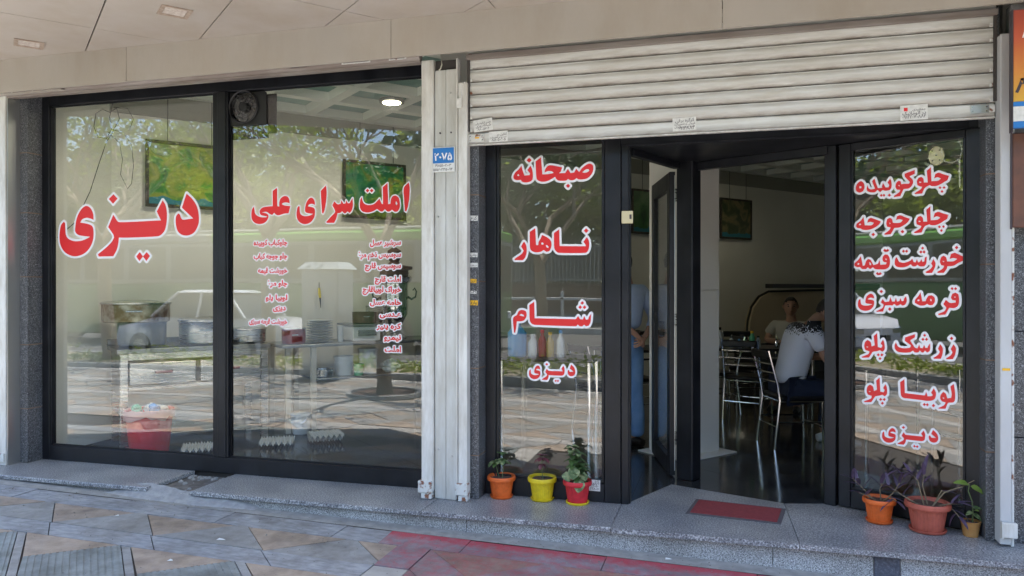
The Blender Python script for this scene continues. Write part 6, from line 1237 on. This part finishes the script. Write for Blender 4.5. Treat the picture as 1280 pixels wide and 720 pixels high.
def stem(o, pts, r=.003, m=None): return MB().tube(pts, [r*(1-.45*i/(len(pts)-1)) for i in range(len(pts))], 6).build('stem', m or M_stemg, o)
def rosette(o, c, n, L, Wd, m, kind='oval', tilt=.35, jit=.3):
    for k in range(n):
        a = 2*math.pi*k/n+rr.uniform(-jit, jit); d = Vector((math.cos(a), math.sin(a), tilt+rr.uniform(-.3, .3))); leafmesh(c, d, (0, 0, 1), L*rr.uniform(.75, 1.15), Wd*rr.uniform(.8, 1.1), kind).build('leaf', m, o)
# 1 orange pot, geranium seedling
x, y = -1.467, 4.985; o = flowerpot('orange pot with a thin grey-green seedling, leftmost pot under the middle window', x, y, .096, .150, M_po, M_po)
stem(o, [(x-.015, y, .13), (x-.03, y-.01, .19), (x-.045, y-.01, .25)]); stem(o, [(x+.005, y, .13), (x+.012, y, .20), (x+.008, y, .265)])
rosette(o, (x-.045, y-.01, .25), 6, .055, .042, M_leafv, tilt=-.1); rosette(o, (x-.035, y, .235), 4, .05, .04, M_leafg, tilt=.1); rosette(o, (x+.008, y, .262), 6, .048, .038, M_leafv, tilt=-.2); rosette(o, (x+.02, y+.02, .225), 4, .045, .036, M_leafg); rosette(o, (x+.0, y+.03, .285), 4, .045, .036, M_leafg)
# 2 yellow pot, maroon coleus
x, y = -1.182, 5.0; o = flowerpot('yellow pot with a small maroon-leaved coleus, middle pot under the middle window', x, y, .097, .158, M_py, M_py)
stem(o, [(x+.005, y, .14), (x-.004, y, .20), (x+.0, y-.005, .285)], .0035)
rosette(o, (x, y-.005, .285), 7, .072, .038, M_leafr, tilt=-.15); rosette(o, (x, y, .295), 5, .045, .028, M_leafr, tilt=.5); rosette(o, (x-.002, y, .245), 4, .055, .03, M_leafr, tilt=-.4)
# 3 red pot on yellow saucer, bushy plant
x, y = -.935, 4.98; o = flowerpot('red pot on a yellow saucer with a bushy variegated plant', x, y, .095, .158, M_pr, M_ps)
for k in range(9):
    a = rr.uniform(0, 6.28); q = rr.uniform(.01, .05); b_ = (x+q*math.cos(a), y+q*math.sin(a), .13); e_ = (x-.01+q*2.2*math.cos(a), y+q*1.3*math.sin(a), rr.uniform(.22, .40)); mid_ = ((b_[0]+e_[0])/2, (b_[1]+e_[1])/2-.01, (b_[2]+e_[2])/2+.01)
    stem(o, [b_, mid_, e_], .003); n_ = 4
    for zf in (.45, .75, 1): c_ = tuple(b_[i]+(e_[i]-b_[i])*zf for i in range(3)); rosette(o, c_, n_, .062, .05, M_leafv if (k+int(zf*4)) % 3 else M_leafg, 'heart', .1)
for (dx, dy, dz, L) in ((-.0, -.08, .26, .085), (.03, -.07, .175, .085), (-.07, -.06, .22, .07), (.055, -.04, .22, .075)): leafmesh((x+dx, y+dy, dz), (rr.uniform(-.4, .4), -.25, -.75), (0, -1, .4), L, L*.95, 'heart', .12, .1).build('leaf', M_leafv, o)
# 4 orange pot with spiderwort
def spider(o, tips, m=M_leafp):
    for base, mid_, tip, nl in tips:
        stem(o, [base, mid_, tip], .0042, M_stem); B_, M2, T_ = Vector(base), Vector(mid_), Vector(tip)
        for k in range(nl):
            f = .55+.45*k/max(1, nl-1); c_ = M2.lerp(T_, (f-.5)*2) if f > .5 else B_.lerp(M2, f*2); d = (T_-M2).normalized(); a = 2.4*k+rr.uniform(-.5, .5); q = Vector((math.cos(a), math.sin(a)*.6, .35)); dd = (d*.7+q*.8).normalized()
            leafmesh(c_, dd, (0, 0, 1), rr.uniform(.075, .115), rr.uniform(.022, .030), 'blade', .3, rr.uniform(.05, .5)).build('leaf', m, o)
x, y = .935, 5.09; o = flowerpot('orange pot with purple spiderwort leaning left, beside the glazed panel', x, y, .094, .148, M_po, M_po)
spider(o, [((x-.03, y, .13), (x-.09, y-.04, .20), (x-.16, y-.05, .27), 6), ((x-.02, y, .13), (x-.08, y-.05, .17), (x-.13, y-.08, .19), 3), ((x+.01, y, .13), (x+.0, y-.02, .20), (x+.01, y-.03, .26), 4), ((x+.03, y, .13), (x+.08, y-.03, .20), (x+.13, y-.02, .29), 5), ((x+.02, y, .13), (x+.05, y-.05, .17), (x+.08, y-.07, .15), 3)])
# 5 terracotta planter, wide, spiderwort, bare stems
x, y = 1.178, 4.98; o = flowerpot('wide terracotta-coloured pot with bare stems and purple spiderwort', x, y, .122, .175, M_pt, M_pt, sx=1.0)
spider(o, [((x-.02, y, .15), (x-.06, y-.03, .30), (x-.10, y-.02, .345), 4), ((x+.0, y, .15), (x-.03, y-.01, .27), (x-.02, y-.01, .36), 4), ((x-.05, y, .15), (x-.13, y-.03, .20), (x-.22, y-.04, .26), 4), ((x+.05, y, .15), (x+.10, y-.05, .18), (x+.14, y-.07, .19), 6), ((x+.03, y, .15), (x+.07, y-.02, .25), (x+.10, y-.03, .24), 2), ((x+.08, y-.02, .16), (x+.12, y-.05, .15), (x+.16, y-.08, .10), 4)])
stem(o, [(x+.02, y-.02, .15), (x+.08, y-.03, .24), (x+.17, y-.03, .28), (x+.24, y-.02, .32)], .0045, M_stem)
# 6 small ochre pot, vine
x, y = 1.395, 4.945; o = flowerpot('small ochre pot with a single tall vine, rightmost on the step', x, y, .052, .088, M_pc, None, ribs=False, rim=False)
stem(o, [(x+.01, y, .07), (x+.012, y, .15), (x+.008, y, .20), (x-.012, y, .26), (x-.006, y, .30)], .0042, M_stemg); stem(o, [(x-.012, y, .07), (x-.02, y, .115)], .002)
for (dx, dz, d, L, m) in ((-.01, .30, (-1, -.3, .3), .085, M_leafy), (0, .29, (1, -.4, -.35), .08, M_leafy), (.01, .165, (1, -.2, .1), .05, M_leafv), (.012, .14, (-.8, -.5, -.1), .05, M_leafv), (.012, .13, (.9, -.5, -.5), .055, M_leafv), (.015, .15, (.3, -1, .4), .045, M_leafy), (.02, .12, (.6, .2, -.2), .05, M_leafv)): leafmesh((x+dx, y, dz), d, (0, -.4, 1), L, L*.62, 'heart', .2, .25).build('leaf', m, o)
# litter on the ground
for (x, y, s_, lab) in ((-2.93, 3.93, .03, 'scrap of white paper on the grey tile'), (-3.86, 4.10, .012, 'tiny white pebble on the buff tile'), (-2.98, 3.55, .016, 'white pebble on the lower buff tile'), (-.30, 4.49, .02, 'chip of white litter against the riser')):
    o = thing('litter_scrap', lab, 'litter', (x, y, gz(x))); MB().add([(x-s_, y-.01, gz(x)+.004), (x+s_, y+.0, gz(x)+.005), (x+s_*.2, y+.012, gz(x)+.006), (x-s_, y+.02, gz(x)+.006), (x-s_*.2, y+.004, gz(x)+.009)], [(0, 1, 4), (1, 2, 4), (2, 3, 4), (3, 0, 4), (0, 3, 2, 1)]).build('scrap', M_whitepl, o)
# square downlights in the soffit
for (x, y, lab, m) in ((-3.485, 4.195, 'square recessed downlight with a cracked lens in the canopy, nearer the middle', M_lampoff), (-4.995, 4.455, 'square recessed downlight in the canopy at the far left', M_lampoff)):
    o = thing('soffit_downlight', lab, 'downlight', (x, y, 3.27), 'square downlights in the canopy'); t = MB(); e = U; a = .095
    def sq(r_, z): return [(x+e[0]*r_*i-e[1]*r_*j, y+e[1]*r_*i+e[0]*r_*j, z) for i, j in ((-1, -1), (1, -1), (1, 1), (-1, 1))]
    t.add(sq(a, 3.262)+sq(a*.72, 3.264)+sq(a*.72, 3.28)+sq(a, 3.269), [(i, (i+1) % 4, 4+(i+1) % 4, 4+i) for i in range(4)]+[(4+i, 4+(i+1) % 4, 8+(i+1) % 4, 8+i) for i in range(4)]+[(12+i, 12+(i+1) % 4, (i+1) % 4, i) for i in range(4)]).build('trim_frame', mat('worn_brown_trim', (.34, .25, .19), .5, col2=(.46, .38, .32), scale=30), o)
    MB().add(sq(a*.70, 3.2665)+sq(a*.70, 3.269), [(0, 3, 2, 1), (4, 5, 6, 7), (0, 1, 5, 4), (1, 2, 6, 5), (2, 3, 7, 6), (3, 0, 4, 7)]).build('lens', m, o)
# ================================================================== THE STREET BEHIND (seen in the panes)
random.seed(11)
M_bark = mat('bark', (.36, .29, .22), .9, col2=(.22, .18, .13), scale=14, stretch=(1, 1, .3), bump=.6, bscale=30)
M_canl = mat('street_leaf', (.15, .20, .03), .5, col2=(.22, .26, .045), scale=1.2); M_canl2 = mat('street_leaf_dark', (.035, .075, .02), .6, col2=(.07, .12, .03), scale=1.2)
def leaf_transl(m):
    n = m.node_tree; bs = n.nodes['Principled BSDF']; out = n.nodes['Material Output']; tr = n.nodes.new('ShaderNodeBsdfTranslucent'); tr.inputs[0].default_value = (.34, .44, .05, 1); mx = n.nodes.new('ShaderNodeMixShader'); mx.inputs[0].default_value = .38
    n.links.new(bs.outputs[0], mx.inputs[1]); n.links.new(tr.outputs[0], mx.inputs[2]); n.links.new(mx.outputs[0], out.inputs[0])
leaf_transl(M_canl)
def tree(label, x, y, h, crown_r, nleaf, seed, lm=None, fork=2.0, r0=.10, z0=None, leaf=.06, cat='tree', spread=1.0):
    rd = random.Random(seed); z0 = gz(x) if z0 is None else z0; o = thing('street_tree', label, cat, (x, y, z0), 'street trees behind the camera')
    t = MB(); tips = []; base = Vector((x, y, z0-.05)); f = Vector((x+rd.uniform(-.12, .12), y+rd.uniform(-.12, .12), z0+fork))
    t.tube([base, base.lerp(f, .1)+Vector((.0, 0, 0)), base.lerp(f, .55)+Vector((rd.uniform(-.05, .05), rd.uniform(-.05, .05), 0)), f], [r0*1.35, r0*1.05, r0*.95, r0*.85], 12)
    def br(p, d, L, r, lv):
        m_ = p+d*L*.5+Vector((rd.uniform(-1, 1), rd.uniform(-1, 1), rd.uniform(-.3, .5)))*L*.08; e = p+d*L; t.tube([p, m_, e], [r, r*.8, r*.6], 6 if lv > 1 else 8)
        if lv >= 2: tips.append((m_, L*.5))
        if lv >= 4: tips.append((e, L)); return
        for k in range(rd.choice((2, 3))): dd = (d+Vector((rd.uniform(-1, 1), rd.uniform(-1, 1), rd.uniform(-.35, .7)))*.75*spread).normalized(); br(e, dd, L*rd.uniform(.6, .8), r*.62, lv+1)
        tips.append((e, L))
    for k in range(4): a = 2*math.pi*k/4+rd.uniform(-.5, .5); br(f, Vector((math.cos(a)*.7*spread, math.sin(a)*.7*spread, 1)).normalized(), (h-fork)*.33, r0*.6, 0)
    t.build('trunk', M_bark, o, smooth=True)
    vs = []; fs = []
    for _ in range(nleaf):
        c, L = rd.choice(tips); q = Vector((rd.gauss(0, 1), rd.gauss(0, 1), rd.gauss(0, .8)))*crown_r*.13; p = c+q
        a = Vector((rd.gauss(0, 1), rd.gauss(0, 1), rd.gauss(0, .5))).normalized(); b_ = a.cross(Vector((rd.gauss(0, 1), rd.gauss(0, 1), rd.gauss(0, 1)))).normalized(); s_ = leaf*rd.uniform(.6, 1.3); k = len(vs)
        vs += [tuple(p-a*s_), tuple(p+b_*s_*.45), tuple(p+a*s_), tuple(p-b_*s_*.45)]; fs.append((k, k+1, k+2, k+3))
    MB().add(vs, fs).build('crown', lm or M_canl, o); return o
tree('young forked tree with sparse leaves rooted in the ring by the window', -4.55, .50, 4.6, 1.5, 900, 3, fork=2.0, r0=.10, spread=1.0, leaf=.055)
tree('leafy tree at the left of the planter behind the camera', -7.6, -1.3, 5.2, 2.2, 2600, 5, fork=2.3, r0=.13)
tree('leafy tree furthest left in the planter strip', -11.5, -1.9, 5.5, 2.4, 2600, 8, fork=2.2, r0=.13)
tree('bushy tree in the planter straight behind the camera', -2.9, -2.2, 5.0, 2.0, 3800, 13, M_canl2, fork=1.9, r0=.10)
tree('bushy tree in the planter right of the cabinet', 1.6, -2.0, 5.6, 2.2, 2800, 17, fork=2.2, r0=.12)
tree('tall tree in the planter at the far right of the street', 6.2, -2.1, 6.0, 2.4, 5500, 19, M_canl2, fork=2.4, r0=.13)
for i, (x, y, h, c) in enumerate(((-24, -25.5, 9, 4), (-18, -26.5, 10, 4.4), (-12.5, -25.2, 8, 3.6), (-8, -26, 9.5, 4.2), (-3.5, -25.4, 8.5, 4), (2, -26, 9, 4.4), (8, -25.5, 9, 4.2), (-31, -26, 10, 4.6))):
    tree(('dark tree behind the far fence, at the left end of the road', 'tallest dark tree behind the far fence', 'low tree behind the far fence', 'broad tree behind the far fence by the bus', 'tree behind the far fence opposite the shop', 'tree behind the far fence right of the shop axis', 'tree behind the far fence at the right end', 'last tree on the far left of the fence')[i], x, y, h, c, 7000, 30+i, M_canl2 if i % 2 else M_canl, fork=1.6, r0=.18, z0=-.15, leaf=.16)
# the park behind the fence: one dense mass of foliage
vs = []; fs = []; rd = random.Random(5)
for _ in range(26000):
    x = rd.uniform(-62, 42); top = 9+1.6*math.sin(x*.33)+1.2*math.sin(x*.81+1); z = top*(1-rd.random()**1.6*.98); y = -29+rd.gauss(0, 2.0)-z*.15; a = Vector((rd.gauss(0, 1), rd.gauss(0, .6), rd.gauss(0, 1))).normalized(); b_ = a.cross(Vector((rd.gauss(0, .4), 1, rd.gauss(0, .4)))).normalized(); s_ = .42*rd.uniform(.6, 1.3); k = len(vs); p = Vector((x, y, z)); vs += [tuple(p-a*s_), tuple(p+b_*s_*.6), tuple(p+a*s_), tuple(p-b_*s_*.6)]; fs.append((k, k+1, k+2, k+3))
pm2 = MB().add(vs, fs).build('park_treeline', M_canl2, kind='stuff'); pm2['label'] = 'dense dark treeline of the park beyond the far fence'; pm2['category'] = 'treeline'
# soil ring, planter strip, hedge
o = thing('tree_pit', 'round soil pit with a raised edge at the foot of the young tree', 'tree pit', (-4.55, .5, gz(-4.55))); MB().lathe([(0, .012), (.40, .01), (.46, .02)], (-4.55, .5, gz(-4.55)), seg=28).build('soil', M_soil, o); MB().lathe([(.46, 0), (.47, .05), (.52, .05), (.53, 0)], (-4.55, .5, gz(-4.55)), seg=28).build('edge_ring', M_mortar, o)
M_gravel = mat('planter_gravel', (.34, .28, .22), .95, col2=(.18, .17, .10), scale=9, bump=1, bscale=24)
pk = struct_empty('planter_kerb')
k = -30.
while k < 14: MB().bbox(k, k+.99, -1.14, -1.02, -.30, .06, .01).build('kerb_stone', M_mortar, pk); MB().bbox(k, k+.99, -3.14, -3.02, -.45, .05, .01).build('kerb_stone', M_mortar, pk); k += 1.0
t = MB(); nx, ny = 170, 9; vs = [(-30+44*i/(nx-1), -3.03+1.9*j/(ny-1), .02+random.uniform(-.015, .03)) for j in range(ny) for i in range(nx)]
t.add(vs, [(j*nx+i, j*nx+i+1, (j+1)*nx+i+1, (j+1)*nx+i) for j in range(ny-1) for i in range(nx-1)]).build('planter_bed', M_gravel, kind='structure')
vs = []; fs = []; rd = random.Random(77)
for _ in range(9000):
    x = rd.uniform(-26, 12); y = rd.gauss(-2.1, .38); z = .04+abs(rd.gauss(0, .07))*(1.5 if math.sin(x*1.7) > 0 else .5); a = Vector((rd.gauss(0, 1), rd.gauss(0, 1), rd.gauss(.4, .5))).normalized(); b_ = a.cross(Vector((0, 1, .3))).normalized(); s_ = .05*rd.uniform(.6, 1.3); k = len(vs); p = Vector((x, y, z)); vs += [tuple(p-a*s_), tuple(p+b_*s_*.4), tuple(p+a*s_), tuple(p-b_*s_*.4)]; fs.append((k, k+1, k+2, k+3))
gc = MB().add(vs, fs).build('ground_cover', M_canl, kind='stuff'); gc['label'] = 'low green ground cover growing in the gravel planter strip'; gc['category'] = 'ground cover'
# electrical cabinet
cab = thing('electrical_cabinet', 'pale grey street cabinet with a sloping top on the planter edge', 'cabinet', (-6.1, -.8, 0)); M_cab = mat('cabinet_paint', (.42, .47, .50), .5, col2=(.36, .40, .42), scale=3)
MB().bbox(-6.45, -5.80, -1.0, -.5, -.05, 1.72, .01).build('cabinet_body', M_cab, cab); MB().add([(-6.50, -1.06, 1.725), (-5.75, -1.06, 1.725), (-5.75, -.44, 1.725), (-6.50, -.44, 1.725), (-6.4, -.95, 1.84), (-5.85, -.95, 1.84), (-5.85, -.55, 1.84), (-6.4, -.55, 1.84)], [(0, 3, 2, 1), (4, 5, 6, 7), (0, 1, 5, 4), (1, 2, 6, 5), (2, 3, 7, 6), (3, 0, 4, 7)]).build('sloping_top', M_cab, cab)
MB().bbox(-6.11, -5.83, -.495, -.485, .1, 1.65, .004).build('door', M_cab, cab); MB().bbox(-6.42, -6.14, -.495, -.485, .1, 1.65, .004).build('door', M_cab, cab)
# far kerb, wall, fence, rail
M_kg = mat('kerb_green_paint', (.04, .20, .08), .7, col2=(.06, .16, .08), scale=4); M_kw = mat('kerb_white_paint', (.55, .55, .52), .7, col2=(.42, .42, .40), scale=4)
fk = struct_empty('far_kerb'); k = -46.; i = 0
while k < 24: MB().bbox(k, k+1.98, -18.2, -18.0, -.32, -.08, .01).build('kerb_stone', M_kg if i % 2 else M_kw, fk); k += 2; i += 1
MB().box(-60, 40, -23, -18.2, -.35, -.09).build('far_pavement', M_asph, kind='structure')
M_bw = mat('brown_rendered_wall', (.22, .13, .10), .8, col2=(.18, .11, .085), scale=1.2); fw = thing('boundary_wall', 'low brown rendered wall across the road', 'wall', (-10, -23, -.1))
MB().bbox(-60, 40, -23.3, -23.0, .25, 1.45, .02).build('wall_face', M_bw, fw); MB().bbox(-60, 40, -23.32, -22.95, -.09, .25, .01).build('plinth', M_mortar, fw); MB().bbox(-60, 40, -23.36, -22.94, 1.452, 1.55, .01).build('coping', M_bw, fw)
ff = thing('picket_fence', 'pale metal picket fence on top of the brown wall', 'fence', (-10, -23.1, 1.55)); M_fe = mat('pale_fence_paint', (.45, .46, .46), .5); M_fd = mat('dark_fence_sheet', (.09, .10, .10), .7)
MB().box(-60, 40, -23.16, -23.14, 1.7, 3.3).build('backing_sheet', M_fd, ff)
for z in (1.7, 3.2): MB().box(-60, 40, -23.13, -23.09, z, z+.06).build('rail', M_fe, ff)
t = MB(); x = -60; pk_n = 0
while x < 40:
    if -16 < x < 2: MB().tube([(x, -23.06, 1.56), (x, -23.06, 3.5), (x+.09, -23.06, 3.68)], .022, 5).build('picket', M_fe, ff); pk_n += 1
    else: t.tube([(x, -23.06, 1.56), (x, -23.06, 3.5), (x+.09, -23.06, 3.68)], .022, 4)
    x += .18
t.build('picket_run', M_fe, ff, kind='stuff')
gd = thing('guard_rail', 'steel guard rail with twin posts along the far kerb', 'guard rail', (-8, -18.5, 0)); MB().bbox(-40, 20, -18.52, -18.46, .92, 1.02, .01).build('rail', M_guide, gd)
for x in [-38+4*k for k in range(15)]: MB().bbox(x-.06, x+.06, -18.58, -18.46, -.08, 1.25, .01).build('post', M_guide, gd)
# city bus (green stripe roof and skirt); rear half added to darken the reflection
M_bg = mat('bus_green', (.16, .40, .05), .3, coat=.5); M_bd = mat('bus_dark_green', (.05, .17, .04), .35, coat=.5); M_bwn = mat('bus_window_tint', (.03, .035, .03), .08); M_bgr = mat('bus_body_grey', (.30, .30, .27), .4)
by0, by1, bx0, bx1 = -8.6, -11.1, -23.9, -5.9; bus = thing('city_bus', 'green city bus on the near lane, lengthened by an added grey-roofed rear half', 'bus', ((bx0+bx1)/2, (by0+by1)/2, -.31))
MB().bbox(bx0, bx1, by1, by0, .02, 1.55, .06).build('skirt', M_bd, bus); MB().bbox(bx0, bx1, by1+.02, by0-.02, 1.552, 2.72, .05).build('window_band', M_bgr, bus); MB().bbox(-14.4, bx1, by1, by0, 2.722, 3.0, .06).build('roof_edge', M_bg, bus); MB().bbox(bx0, -14.42, by1, by0, 2.722, 3.0, .06).build('roof_edge', M_bgr, bus); MB().bbox(bx0+.2, bx1-.2, by1+.2, by0-.2, 3.0, 3.12, .05).build('roof', M_bgr, bus)
for k in range(11): MB().bbox(bx0+.3+1.58*k, bx0+1.7+1.58*k, by0-.02, by0-.005, 1.68, 2.62, .03).build('window', M_bwn, bus)
for x in (bx0+2.2, bx1-2.6):
    for y, d in ((by0, -1), (by1, 1)):
        w_ = MB().tube([(x, y+.03*-d, .20), (x, y+d*.28, .20)], .50, 24).build('wheel', M_blackp, bus, smooth=True); MB().tube([(x, y-.035*d, .20), (x, y+d*.05, .20)], .27, 18).build('rim', M_steel, w_, smooth=True)
MB().bbox(bx1+.002, bx1+.03, by1+.25, by0-.25, 1.3, 2.6, .03).build('windscreen', M_bwn, bus)
for y in (by1+.4, by0-.4): MB().bbox(bx1+.002, bx1+.05, y-.15, y+.15, .55, .75, .02).build('headlight', M_whitepl, bus)
# white saloon car on the far lane
M_car = mat('white_car_paint', (.62, .63, .65), .25, coat=.8); car = thing('parked_car', 'white saloon car with dark windows parked by the planter kerb', 'car', (-11.4, -4.9, -.31)); car.scale = (1, 1, 1.16)
def car_ring(x, prof_): return [(x, y, z) for y, z in prof_]
cx0, cy0, cz0 = -13.6, -4.9, -.31
secs = [(0, .62, .30, .55), (.12, .76, .24, .72), (.8, .82, .20, .84), (1.35, .84, .18, .95), (2.0, .84, .18, .95), (3.3, .84, .18, .95), (3.9, .82, .20, .92), (4.3, .78, .26, .86), (4.45, .66, .34, .70)]
vs = []
for (dx, hw, zb, zt) in secs: vs += [(cx0+dx, cy0+yy, cz0+zz) for yy, zz in ((-hw, zb+.08), (-hw*.97, zb), (hw*.97, zb), (hw, zb+.08), (hw, zt-.15), (hw*.93, zt), (-hw*.93, zt), (-hw, zt-.15))]
n8 = 8; fs = [(i*n8+k_, i*n8+(k_+1) % n8, (i+1)*n8+(k_+1) % n8, (i+1)*n8+k_) for i in range(len(secs)-1) for k_ in range(n8)]+[tuple(range(n8))[::-1], tuple(range((len(secs)-1)*n8, len(secs)*n8))]
MB().add(vs, fs).build('body', M_car, car, smooth=True)
def cab_(s, m, nm, inset=0, zt=1.42):
    bt = [(1.15, .80), (3.55, .80)]; tp = [(1.75, .62), (3.0, .62)]; v = []
    for (x_, hw) in bt: v += [(cx0+x_, cy0-hw, cz0+.93), (cx0+x_, cy0+hw, cz0+.93)]
    for (x_, hw) in tp: v += [(cx0+x_, cy0-hw, cz0+zt), (cx0+x_, cy0+hw, cz0+zt)]
    return MB().add(v, [(0, 1, 5, 4), (3, 2, 6, 7), (1, 3, 7, 5), (2, 0, 4, 6), (4, 5, 7, 6)]).build(nm, m, car)
cab_(0, M_bwn, 'windows', zt=1.40); MB().add([(cx0+1.70, cy0-.64, cz0+1.401), (cx0+3.05, cy0-.64, cz0+1.401), (cx0+3.05, cy0+.64, cz0+1.401), (cx0+1.70, cy0+.64, cz0+1.401), (cx0+1.85, cy0-.55, cz0+1.45), (cx0+2.9, cy0-.55, cz0+1.45), (cx0+2.9, cy0+.55, cz0+1.45), (cx0+1.85, cy0+.55, cz0+1.45)], [(0, 3, 2, 1), (4, 5, 6, 7), (0, 1, 5, 4), (1, 2, 6, 5), (2, 3, 7, 6), (3, 0, 4, 7)]).build('roof', M_car, car)
for sg in (-1, 1):
    t = MB()
    for a, b_ in (((1.15, .93, .805), (1.75, 1.41, .625)), ((2.35, .93, .805), (2.35, 1.41, .625)), ((3.55, .93, .805), (3.0, 1.41, .625))): t.tube([(cx0+a[0], cy0+sg*a[2], cz0+a[1]), (cx0+b_[0], cy0+sg*b_[2], cz0+b_[1])], .035, 6)
    t.build('roof_pillar', M_car, car)
    for dx in (.85, 3.55):
        w_ = MB().tube([(cx0+dx, cy0+sg*.70, cz0+.31), (cx0+dx, cy0+sg*.86, cz0+.31)], .31, 20).build('wheel', M_blackp, car, smooth=True); MB().tube([(cx0+dx, cy0+sg*.80, cz0+.31), (cx0+dx, cy0+sg*.87, cz0+.31)], .19, 14).build('rim', M_steel, w_, smooth=True)
for sg in (-1, 1): MB().bbox(cx0+4.36, cx0+4.46, cy0+sg*.55-.15, cy0+sg*.55+.15, cz0+.58, cz0+.72, .03).build('headlight', M_chrome, car)
MB().bbox(cx0+4.44, cx0+4.475, cy0-.35, cy0+.35, cz0+.45, cz0+.56, .01).build('grille', M_blackp, car)
# car turned on the far side, light grey wall of trees beyond the fence: ground to the horizon is the 'ground' sheet
MB().box(-260, 260, -260, -23.4, -.40, -.14).build('park_ground', M_ground, kind='structure')
